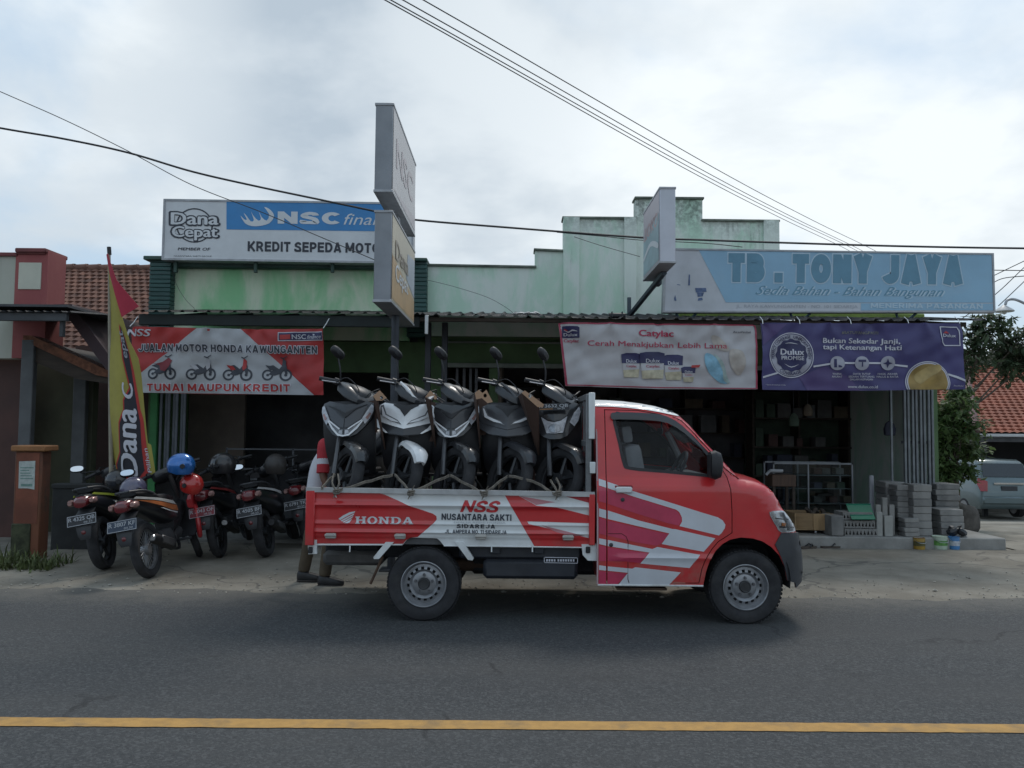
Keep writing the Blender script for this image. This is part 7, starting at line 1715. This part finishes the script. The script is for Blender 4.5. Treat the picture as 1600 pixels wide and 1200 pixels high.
    # tail light
    m = mk(); m.loft([ring((x, 0, z), hw, hh, 16, 2.5) for x, z, hw, hh in ((-.88, .735, .080, .06), (-.95, .722, .075, .058), (-.985, .712, .056, .042), (-.99, .708, .03, .02))]); B(m, 'tail_light', tail_red)
    for s in (-1, 1):
        m = mk(); m.loft([ring((x, s * y, .725), hw, hh, 10, 2.4) for x, y, hw, hh in ((-.86, .095, .03, .03), (-.93, .105, .032, .034), (-.965, .10, .02, .018))]); B(m, 'turn_signal', lens_p)
    # rear fender + plate
    m = mk(); rf = []
    for x, z, hw in ((-.80, .66, .08), (-.92, .60, .085), (-.985, .50, .075), (-1.0, .40, .06), (-.99, .36, .045)):
        rf.append([Vector((x, -hw, z)), Vector((x - .012, -hw * .5, z)), Vector((x - .016, 0, z)), Vector((x - .012, hw * .5, z)), Vector((x, hw, z)), Vector((x + .02, hw * .8, z)), Vector((x + .012, 0, z)), Vector((x + .02, -hw * .8, z))])
    m.loft(rf); B(m, 'rear_fender', dkgrey)
    m = mk(); m.lathe([(.02, -.02), (.028, -.02), (.028, .0), (0, .006)], (-1.0, 0, .43), 'X', 10) if False else m.ball((-1.012, 0, .43), .022, 8, (.4, 1, 1)); B(m, 'reflector', tail_red)
    if plate and kind != 'C':
        fnp = lambda u, v, w: Vector((-.985 - w + .35 * (v - .56), -u, v))
        pl = sh_('number_plate', [rect(-.135, .505, .135, .605)], fnp, plate_mat or plate_m, None, None, .02, .004)
        ap = Art(pl, fnp, None, None, False)
        ap.poly('plate_border', rect(-.133, .507, .133, .603), plate_w, .0215, [rect(-.128, .512, .128, .598)])
        ap.text(plate[0], (-.120, .551), (.120, .551), .036, plate_w, .0225, .02); ap.text(plate[1], (.02, .520), (.10, .520), .018, plate_w, .0225, .01)
    # engine, swing arm, exhaust, stand, shock
    m = mk(); m.box((-.18, .03, .33), (.32, .20, .20), .05, seg=2); m.box((-.42, .075, .29), (.42, .06, .12), .025, seg=2); m.tube([(-.05, -.02, .30), (.16, -.01, .36)], .06, 10)
    for k in range(5): m.lathe([(.075, -.004), (.075, .004)], (.0 + k * .025, -.01, .32 + k * .008), 'X', 12)
    m.tube([(-.58, .10, .29), (-.52, .10, .62)], .022, 8); B(m, 'engine', M('engine grey', (.075, .075, .078), .6, .3, 8, metal=.4))
    m = mk(); m.tube(spl([(.05, -.05, .27), (-.1, -.11, .20), (-.28, -.12, .22)], 3, False), .016, 7); m.tube([(-.26, -.125, .225), (-.32, -.13, .25), (-.72, -.15, .37), (-.78, -.152, .385)], [.025, .048, .052, .035], 12); ex = B(m, 'exhaust', M('muffler black', (.03, .03, .033), .45, .2, 6, metal=.5))
    m = mk(); m.box((-.52, -.188, .318), (.26, .018, .075), .008, Matrix.Rotation(R(16), 3, 'Y')); B(m, 'heat_shield', M('heat shield', (.13, .13, .135), .4, .2, 6, metal=.6), ex)
    if kind not in 'ABC':
        m = mk(); m.lathe([(.0, -.016), (.03, -.016), (.036, 0), (.03, .016), (0, .016)], (-.77, -.152, .382), 'X', 12); B(m, 'muffler_tip', chrome, ex)
    m = mk(); m.tube([(-.12, .12, .22), (-.16, .26, .02)], .011, 6); m.tube([(-.16, .24, .015), (-.16, .30, .015)], .014, 6); m.tube([(.02, -.20, .27), (.02, .20, .27)], .014, 6); B(m, 'side_stand', dkgrey)
    return T_, mw

# five scooters strapped side by side on the bed, noses to the near side
bx = []
sp_Y = 7.03
spec = [(541, 'A', gp_dark, gp_dark, 'black scooter with slim chrome edged lamp at the tail end of the truck bed', None, -96),
        (628, 'B', gp_white, gp_white, 'white fronted scooter with split headlights, second from the truck tail', None, -93),
        (708, 'A', gp_black, gp_black, 'glossy black scooter in the middle of the truck bed', None, -94),
        (793, 'B', gp_grey, gp_grey, 'matt grey scooter with V shaped lamp strips next to the black one carrying a plate', None, -92),
        (873, 'C', gp_black, gp_black, 'black scooter with a number plate on its nose nearest the truck cab', ('R 3632 QB', '06.24'), -94)]
for (px, kd, pa, pb2, lab, pla, hd) in spec:
    nose = P(px, 650, sp_Y - .06); zz_ = BEDZ
    h = R(hd); c = Vector((nose.x, 0, 0)); off = Vector((math.cos(h), math.sin(h), 0)) * .525
    loc = (nose.x - off.x, sp_Y - off.y, zz_ - .03)
    bx.append(bike('scooter', lab, 'scooter', loc, h, R((2, -1, 1.5, 0, 2.5)[len(bx)]), R((44, 38, 42, 40, 46)[len(bx)]), 'scooters loaded on the truck', kd, pa, pb2, pla, None, .045, 5, (-1,), scl=1.05))

# cardboard guards wedged between the scooters
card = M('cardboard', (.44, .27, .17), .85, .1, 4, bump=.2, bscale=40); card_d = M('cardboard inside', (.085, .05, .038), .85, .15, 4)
def guard(label, pts, depth, Y, hole):
    q = [P(a, b_, Y) for a, b_ in pts]; c = sum(q, Vector()) / len(q)
    T_ = thing('cardboard_guard', label, 'cardboard', (c.x, Y, q[-1].z), group='cardboard guards between the scooters')
    fn_ = lambda u, v, w: Vector((u, Y - w, v))
    loops = [[(a.x, a.z) for a in q]]
    hp = P(*hole, Y); loops.append([(hp.x + .014 * math.cos(6.283 * k / 14), hp.z + .017 * math.sin(6.283 * k / 14)) for k in range(14)])
    # folded board: pale flap in front, brown side running back and down
    sheet('flap', loops, fn_, card, T_, None, 0, .012)
    n = len(q); a, b_ = q[0], q[-1]
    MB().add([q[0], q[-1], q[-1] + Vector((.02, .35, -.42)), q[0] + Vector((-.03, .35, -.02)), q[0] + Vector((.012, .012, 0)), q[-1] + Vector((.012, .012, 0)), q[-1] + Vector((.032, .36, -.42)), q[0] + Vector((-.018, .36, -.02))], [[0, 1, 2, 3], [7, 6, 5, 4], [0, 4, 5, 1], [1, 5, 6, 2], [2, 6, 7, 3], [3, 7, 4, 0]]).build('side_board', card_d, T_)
    return T_
def board_between(px0, px1, py0, py1, Y, T_):
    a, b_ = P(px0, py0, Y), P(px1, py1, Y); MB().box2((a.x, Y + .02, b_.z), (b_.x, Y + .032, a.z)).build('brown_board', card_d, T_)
for lab, pts, hole, brd in (('cardboard guard between the tail end black scooter and the white one', [(583, 619), (593, 610), (604, 622), (597, 626), (588, 626)], (596, 621.5), (572, 592, 626, 676)),
                       ('cardboard guard between the white scooter and the middle black one', [(664, 621), (672, 610), (692, 629), (679, 629), (671, 624)], (680, 621), (664, 682, 628, 690)),
                       ('cut cardboard guard between the middle black scooter and the grey one', [(742, 614), (748, 609), (754, 614), (760, 609), (770, 628), (762, 630), (753, 622), (744, 624)], (758, 618), (744, 764, 622, 680)),
                       ('long cardboard guard between the grey scooter and the one with a plate', [(815, 614), (820, 610), (850, 632), (848, 637), (840, 636)], (828, 619), (822, 846, 622, 682))):
    T_ = guard(lab, pts, .3, 6.80, hole); board_between(brd[0] + 3, brd[1] - 3, brd[2], brd[3], 7.12, T_)
# ropes
rope_m = M('hemp rope', (.17, .15, .125), .9, .3, 30, bump=.4, bscale=200)
def rope(label, segs, knot):
    T_ = thing('tie_rope', label, 'rope', P(*knot), group='ropes tying the scooters')
    m = MB()
    for s in segs:
        pts = [P(a, b_, y) for a, b_, y in s]
        for d in (-.006, .006): m.tube([p + Vector((0, -.004, d + .004 * math.sin(i * 2.1))) for i, p in enumerate(spl([tuple(q) for q in pts], 3, False)) for p in [Vector(p)]], .0065, 6)
    m.build('strand', rope_m, T_)
    k = P(*knot); m = MB()
    for i in range(3): m.tube([k + Vector((.022 * math.cos(a), .016 * math.sin(a) - .01, -.012 + .012 * i + .006 * math.sin(a + i))) for a in [6.283 * j / 10 for j in range(10)]], .0075, 6, True)
    m.tube([k, k + Vector((-.02, -.02, -.05))], [.007, .004], 5); m.tube([k, k + Vector((.03, -.02, .06))], [.007, .004], 5); m.build('knot', rope_m, T_)
yg = TY - .018
rope('rope knotted on the first gate hook below the tail end scooter', [[(503, 763, yg), (512, 752, 6.65), (524, 742, 6.72)], [(522, 741, 6.70), (519, 755, 6.6), (526, 768, yg)], [(528, 742, 6.70), (530, 755, 6.6), (526, 768, yg)], [(526, 768, yg), (560, 757, 6.62), (590, 748, 6.70), (614, 742, 6.74)]], (526, 768, yg))
rope('rope knotted on the second gate hook below the white scooter', [[(617, 742, 6.73), (628, 753, 6.66), (641, 769, yg)], [(643, 770, yg), (672, 756, 6.66), (702, 743, 6.73)]], (642, 770, yg))
rope('rope knotted on the third gate hook below the middle scooter', [[(704, 743, 6.73), (730, 757, 6.66), (754, 770, yg)], [(758, 771, yg), (775, 757, 6.66), (793, 744, 6.73)]], (757, 771, yg))
rope('rope knotted on the last gate hook near the cab', [[(795, 744, 6.73), (832, 752, 6.68), (868, 773, yg)], [(860, 751, 6.7), (866, 760, 6.62), (872, 772, yg)], [(869, 748, 6.7), (875, 760, 6.62), (872, 772, yg)]], (872, 771, yg))

# parked motorcycles seen from behind
def park(px, py, label, **kw):
    g = G(px, py); hd = kw.pop('hd', 90); h = R(hd)
    loc = Vector((g.x, g.y + WR * .4, 0)) + Vector((math.cos(h), math.sin(h), 0)) * .64
    return bike('motorcycle', label, 'motorcycle', tuple(loc), h, R(-9) if False else R(-kw.pop('ln', 9)), R(kw.pop('st', 25)), 'motorcycles parked before the green shop', front=True, mz=-.13, scl=1.07, **kw)
st_org = (M('silver white stripe', (.52, .50, .47), .35, .15, 6), M('orange red stripe', (.42, .13, .045), .35, .3, 9, coat=.4)); st_yel = M('lime stripe', (.30, .34, .04), .4, .2, 4); st_wht = M('white stripe', (.5, .5, .5), .4, .2, 4); st_red = M('dull red stripe', (.22, .03, .03), .4, .2, 4)
pk1, mw1 = park(158, 892, 'black motorcycle with lime piping at the left end of the parked row', hd=98, ln=11, st=20, kind='A', plate=('R 4325 QB', '06.25'), tyre_w=.048, accent=st_yel, mirrors=(1,))
pk2, mw2 = park(228, 906, 'motorcycle with orange and white tail stripes and red side guards, nearest the road', hd=91, ln=11, st=25, kind='U', plate=('R 3807 KF', '04.20'), plate_mat=plate_blue, tyre_w=.038, spokes=24, accent=st_org, mirrors=(1,))
pk3, mw3 = park(340, 873, 'motorcycle with a red number plate between the striped one and the white striped scooter', hd=95, ln=11, st=25, kind='U', plate=('R 2043 OF', '08.22'), plate_mat=plate_red, tyre_w=.038, spokes=6, accent=st_red, mirrors=(1,))
pk4, mw4 = park(414, 872, 'black scooter with white tail stripes and a white edged mirror by the shop door', hd=92, ln=11, st=25, kind='B', paint=gp_black, paint2=gp_black, plate=('R 4505 BF', '08.23'), tyre_w=.048, accent=st_wht, mirrors=(1,))
pk5, mw5 = park(482, 856, 'dark motorcycle half hidden behind the truck tail at the right end of the parked row', hd=93, ln=11, st=25, kind='U', plate=('R 6791 TK', '03.24'), tyre_w=.042, spokes=6)
# red crash guards on the second bike
m = MB(); guard_red = M('red crash guard', (.45, .025, .03), .35, .1, 4, coat=.5)
m.T = lambda p: mw2 @ Vector(p)
for s in (-1,): m.tube(spl([(.30, s * .12, .66), (.26, s * .20, .56), (.22, s * .22, .38), (.26, s * .20, .26), (.34, s * .17, .30), (.38, s * .17, .50), (.33, s * .12, .66)], 3, False), .026, 8)
m.build('crash_guard', guard_red, pk2)
m = MB(); m.T = lambda p: mw2 @ Vector(p); m.box((.30, -.185, .46), (.10, .02, .26), .008); m.build('guard_plate', silver, pk2)
m = MB(); m.T = lambda p: mw2 @ Vector(p); m.loft([ring((x, -.17, z), .03, hh, 12, 3) for x, z, hh in ((.44, .72, .08), (.36, .70, .15), (.27, .66, .12), (.20, .62, .05))]); m.build('side_panel', guard_red, pk2)

# helmets
def helmet(label, px, py, Y, r, mat, yaw=0, visor=True, open_=True, tilt=0):
    c = P(px, py, Y); q = Matrix.Translation(c) @ Matrix.Rotation(R(yaw), 4, 'Z') @ Matrix.Rotation(R(tilt), 4, 'Y')
    T_ = thing('helmet', label, 'helmet', (c.x, c.y, c.z - r)); f = lambda p: q @ Vector(p)
    m = MB(); m.T = f; n = 28; rows = []
    for i in range(15):
        th = math.pi * (.0 + .73 * i / 14); row = []
        for k in range(n):
            a = 6.283 * k / n; fx = math.cos(a)
            cut = max(0, fx - .45) * max(0, th - 1.45) * .55 if open_ else 0
            t2 = th - cut; kx = 1.10 + .05 * math.cos(a)
            row.append(Vector((r * kx * math.sin(t2) * math.cos(a), r * .93 * math.sin(t2) * math.sin(a), r * 1.0 * math.cos(t2) - (.06 * r if th > 2 else 0))))
        rows.append(row)
    inner = [[p * .88 for p in row] for row in reversed(rows[2:])]
    m.loft(rows + inner); sh2 = m.build('shell', mat, T_)
    if visor:
        m = MB(); m.T = f; vr = []
        for i in range(7):
            th = R(62) + R(50) * i / 6; vr.append([Vector((r * 1.17 * math.sin(th) * math.cos(a), r * .99 * math.sin(th) * math.sin(a), r * 1.02 * math.cos(th))) for a in [R(-80) + R(160) * k / 18 for k in range(19)]])
        m.loft(vr, False, False); m.build('visor', M('smoked helmet visor', (.03, .032, .04), .1, .1, 3, coat=.5), T_)
    m = MB(); m.T = f
    for s in (-1, 1): m.lathe([(0, .012), (.024, .012), (.028, 0)] if s > 0 else [(0, -.012), (.024, -.012), (.028, 0)], (0, s * r * .95, -.005), 'Y', 12); m.tube([(.02, s * r * .75, -r * .55), (.05, s * .03, -r * 1.15)], .006, 5)
    m.build('strap', black, T_)
    return T_
h_blue = M('metallic blue helmet', (.025, .16, .50), .2, .15, 6, metal=.35, coat=1.0); h_red = M('glossy red helmet', (.48, .03, .025), .25, .12, 6, coat=.8); h_blk = M('scuffed black helmet', (.030, .029, .031), .35, .3, 5, coat=.5); h_mauve = M('mauve grey helmet', (.12, .11, .17), .25, .2, 6, coat=.8); h_brn = M('dull brown black helmet', (.040, .036, .034), .5, .2, 5)
helmet('glossy dark helmet hung on the leftmost parked motorcycle', 187, 751, 9.2, .135, h_blk, 200, True)
helmet('mauve grey helmet hung between the two left motorcycles', 209, 764, 9.0, .135, h_mauve, 230, False, tilt=25)
helmet('metallic blue open helmet perched on the orange striped motorcycle', 284, 727, 9.0, .138, h_blue, 205, False)
helmet('glossy red helmet hanging below the blue one', 300, 757, 9.1, .125, h_red, 160, False, tilt=-15)
helmet('black full visor helmet with grooves on the red plated motorcycle', 349, 726, 10.0, .15, h_blk, 170, True)
helmet('dull brown black helmet on the white striped scooter', 431, 727, 10.0, .145, h_brn, 90, True)

# ================================================================ person in a red and white shirt walking behind the truck tail
skin_m = M('brown skin', (.16, .085, .055), .55, .08, 12); shirt_w = M('white polo cloth', (.56, .56, .60), .85, .06, 8, bump=.2, bscale=200); shirt_r = M('red polo cloth', (.40, .03, .04), .85, .08, 8); pants_m = M('olive brown trousers', (.085, .065, .042), .9, .2, 8, bump=.3, bscale=120); shoe_m = M('black shoe leather', (.02, .02, .022), .5, .25, 8); hair_m = M('black hair', (.012, .011, .011), .5, .2, 40)
def skinned(name, nodes, edges, mat, parent, root=0, sub=2, tw=None):
    me = bpy.data.meshes.new(name); me.from_pydata([n[0] for n in nodes], edges, []); ob = bpy.data.objects.new('t', me); COL.objects.link(ob)
    md = ob.modifiers.new('s', 'SKIN'); md.use_smooth_shade = True; sm_ = ob.modifiers.new('u', 'SUBSURF'); sm_.levels = sub; sm_.render_levels = sub
    for i, n in enumerate(nodes):
        r = n[1]; ob.data.skin_vertices[0].data[i].radius = r if isinstance(r, tuple) else (r, r); ob.data.skin_vertices[0].data[i].use_root = (i == root)
    dg = bpy.context.evaluated_depsgraph_get(); dg.update(); out = bpy.data.meshes.new_from_object(ob.evaluated_get(dg)); bpy.data.objects.remove(ob)
    bm = bmesh.new(); bm.from_mesh(out); bpy.data.meshes.remove(out)
    return from_bm(name, bm, mat, parent, True, True, 180)
f1 = G(469, 913); f2 = G(521, 911); YP = (f1.y + f2.y) / 2
PC = Vector(((f1.x + f2.x) / 2 + .0, YP, 0)); HX = P(507, 800, YP).x
PR = thing('person', 'person in a red and white polo shirt and brown trousers walking behind the truck tail', 'person', tuple(PC))
V = Vector
pel = V((HX, YP, .90)); ch = V((HX - .03, YP, 1.20)); nk = V((HX + .07, YP, 1.43)); hd_ = V((HX + .13, YP, 1.55))
hipL, hipR = pel + V((0, .09, -.04)), pel + V((0, -.09, -.04))
kneR = V((f2.x - .02, YP - .08, .50)); ankR = V((f2.x - .06, YP - .08, .09)); kneL = V((f1.x + .06, YP + .10, .49)); ankL = V((f1.x + .0, YP + .10, .10))
shR, shL = V((HX + .02, YP - .18, 1.36)), V((HX + .02, YP + .19, 1.38)); elR = V((HX + .03, YP - .23, 1.08)); wrR = V((HX + .14, YP - .24, .88)); elL = V((HX + .08, YP + .25, 1.12)); wrL = V((HX + .24, YP + .18, .98))
body_nodes = [(pel, (.14, .10)), (ch, (.15, .105)), (nk - V((0.01, 0, .04)), .065), (nk, .052), (hd_, (.075, .088)), (hd_ + V((.01, 0, .09)), (.072, .082)), (hd_ + V((.0, 0, .155)), .045),
    (hipR, .085), (kneR, .055), (ankR, .036), (hipL, .085), (kneL, .055), (ankL, .036), (shR, .055), (elR, .040), (wrR, .026), (shL, .055), (elL, .040), (wrL, .026),
    (ankR + V((.03, 0, -.045)), .035), (ankR + V((.15, 0, -.055)), .028), (ankL + V((.03, 0, -.05)), .035), (ankL + V((.15, 0, -.06)), .028)]
be = [(0, 1), (1, 2), (2, 3), (3, 4), (4, 5), (5, 6), (0, 7), (7, 8), (8, 9), (0, 10), (10, 11), (11, 12), (2, 13), (13, 14), (14, 15), (2, 16), (16, 17), (17, 18), (9, 19), (19, 20), (12, 21), (21, 22)]
def hand(nodes, edges, w_i, wr, d, up, side):
    d = d.normalized(); side = side.normalized(); up = d.cross(side).normalized()
    p = wr + d * .055; nodes.append((p, (.030, .017))); pi = len(nodes) - 1; edges.append((w_i, pi)); q = wr + d * .095; nodes.append((q, (.034, .014))); qi = len(nodes) - 1; edges.append((pi, qi))
    for k, L in enumerate((.062, .074, .068, .052)):
        o = side * (-.027 + .018 * k); b0 = q + o + d * .006; last = qi
        for j, (fr_, cu) in enumerate(((.35, .06), (.7, .25), (1.0, .55))):
            nodes.append((b0 + d * L * fr_ + up * (-L * cu * .55), .0085 - .001 * j)); edges.append((last, len(nodes) - 1)); last = len(nodes) - 1
    last = pi
    for j, (a_, b_) in enumerate(((.03, .012), (.045, .04), (.05, .065))): nodes.append((p - side * a_ + d * b_ - up * .012 * j, .0095 - .0008 * j)); edges.append((last, len(nodes) - 1)); last = len(nodes) - 1
hand(body_nodes, be, 15, wrR, V((.3, 0, -.9)), None, V((.9, 0, .3))); hand(body_nodes, be, 18, wrL, V((.5, -.2, -.5)), None, V((.5, .6, .3)))
bodyo = skinned('body', body_nodes, be, skin_m, PR)
# face
hc = hd_ + V((.012, 0, .045))
m = MB(); 
for s in (-1, 1): m.ball(hc + V((.072, s * .031, .012)), .012, 8, (.6, 1.2, .8))
m.build('eye', M('eye white', (.5, .5, .48), .3, .1, 20), PR)
m = MB(); m.loft([ring(hc + V((dx, 0, dz)), a, b_, 8, 2, 'XY') for dx, dz, a, b_ in ((.074, .02, .006, .007), (.085, -.008, .012, .010), (.092, -.022, .014, .014), (.08, -.03, .01, .012))]); m.tube([hc + V((.078, -.022, -.052)), hc + V((.088, 0, -.050)), hc + V((.078, .022, -.052))], .006, 6)
for s in (-1, 1): m.ball(hc + V((-.005, s * .085, -.005)), .026, 8, (.8, .35, 1.2))
m.build('nose_and_ears', skin_m, PR)
m = MB(); m.ball(hc + V((-.016, 0, .045)), .102, 16, (1.0, .88, .86)); m.ball(hc + V((-.045, 0, .0)), .085, 12, (.7, .92, 1.0)); m.build('hair', hair_m, PR)
# clothes
skinned('shirt', [(pel + V((-.07, 0, -.06)), (.175, .13)), (pel + V((-.06, 0, .10)), (.175, .125)), (ch, (.182, .13)), (nk - V((.01, 0, .07)), (.10, .09)), (nk - V((.005, 0, .03)), .07)], [(0, 1), (1, 2), (2, 3), (3, 4)], shirt_w, PR)
for sh_p, el, s in ((shR, elR, -1), (shL, elL, 1)):
    d = (el - sh_p).normalized(); inn = sh_p + V((-.01, -s * .11, .015)); top_ = sh_p + V((0, -s * .02, .035))
    m = MB(); m.tube(spl([tuple(inn), tuple(top_), tuple(sh_p + d * .06), tuple(sh_p + d * .11)], 4, False), [.048, .053, .057, .060, .062, .063, .064, .064, .064, .0635, .063, .063, .0625], 16); m.build('shoulder_panel', shirt_r, PR)
    m = MB(); m.tube([sh_p + d * .109, sh_p + d * .13, sh_p + d * .165], [.063, .0625, .062], 16); m.build('sleeve_panel', shirt_w, PR)
    m = MB(); m.tube([sh_p + d * .164, sh_p + d * .21, sh_p + d * .245, sh_p + d * .25], [.062, .063, .065, .055], 16); m.build('sleeve', shirt_r, PR)
for hp, kn, an in ((hipR, kneR, ankR), (hipL, kneL, ankL)):
    skinned('trouser_leg', [(pel + V((0, (hp.y - pel.y) * .5, .06)), (.10, .10)), (hp, .105), (hp.lerp(kn, .5), .09), (kn, .077), (kn.lerp(an, .5), .068), (an + V((0, 0, .03)), .066), (an + V((0, 0, -.005)), .060)], [(0, 1), (1, 2), (2, 3), (3, 4), (4, 5), (5, 6)], pants_m, PR)
for an in (ankR, ankL):
    b0 = V((an.x, an.y, 0)); zl = an.z - .095
    m = MB(); m.loft([ring(b0 + V((dx * .88, 0, zl + .048 + dz)), .042 * k, hh, 16, 2.8) for dx, dz, k, hh in ((-.075, .0, .6, .035), (-.06, .012, .85, .052), (0, .012, .95, .055), (.07, .0, 1.0, .042), (.14, -.008, 1.05, .034), (.19, -.012, .85, .028), (.215, -.016, .45, .016))]); sho = m.build('shoe', shoe_m, PR)
    m = MB(); m.box(b0 + V((.058, 0, zl + .008)), (.25, .085, .016), .007); m.build('sole', M('shoe sole', (.04, .036, .033), .9, .2, 9), sho)

# every loose piece that is a piece of its own becomes its own part
for o in list(bpy.data.objects):
    if o.type == 'MESH' and o.name.split('.')[0] in ('side_wall', 'parapet_pier', 'shelf_post', 'shelf_board', 'mud_flap', 'stripe', 'canopy_post', 'window_bar', 'porch_post', 'carport_post', 'mudguard_stay', 'cab_rear_wall', 'porch_beam', 'castor', 'leg', 'edge_trim', 'bracket', 'eye', 'lintel', 'tie_cord', 'stencil_mark', 'swoosh', 'icon_mark', 'side_fang', 'exhaust', 'worn_mark', 'lamp_strip', 'turn_lamp', 'turn_bulb', 'headlight', 'lamp_bowl', 'pink_streak', 'print', 'lamp_rib'): explode(o)
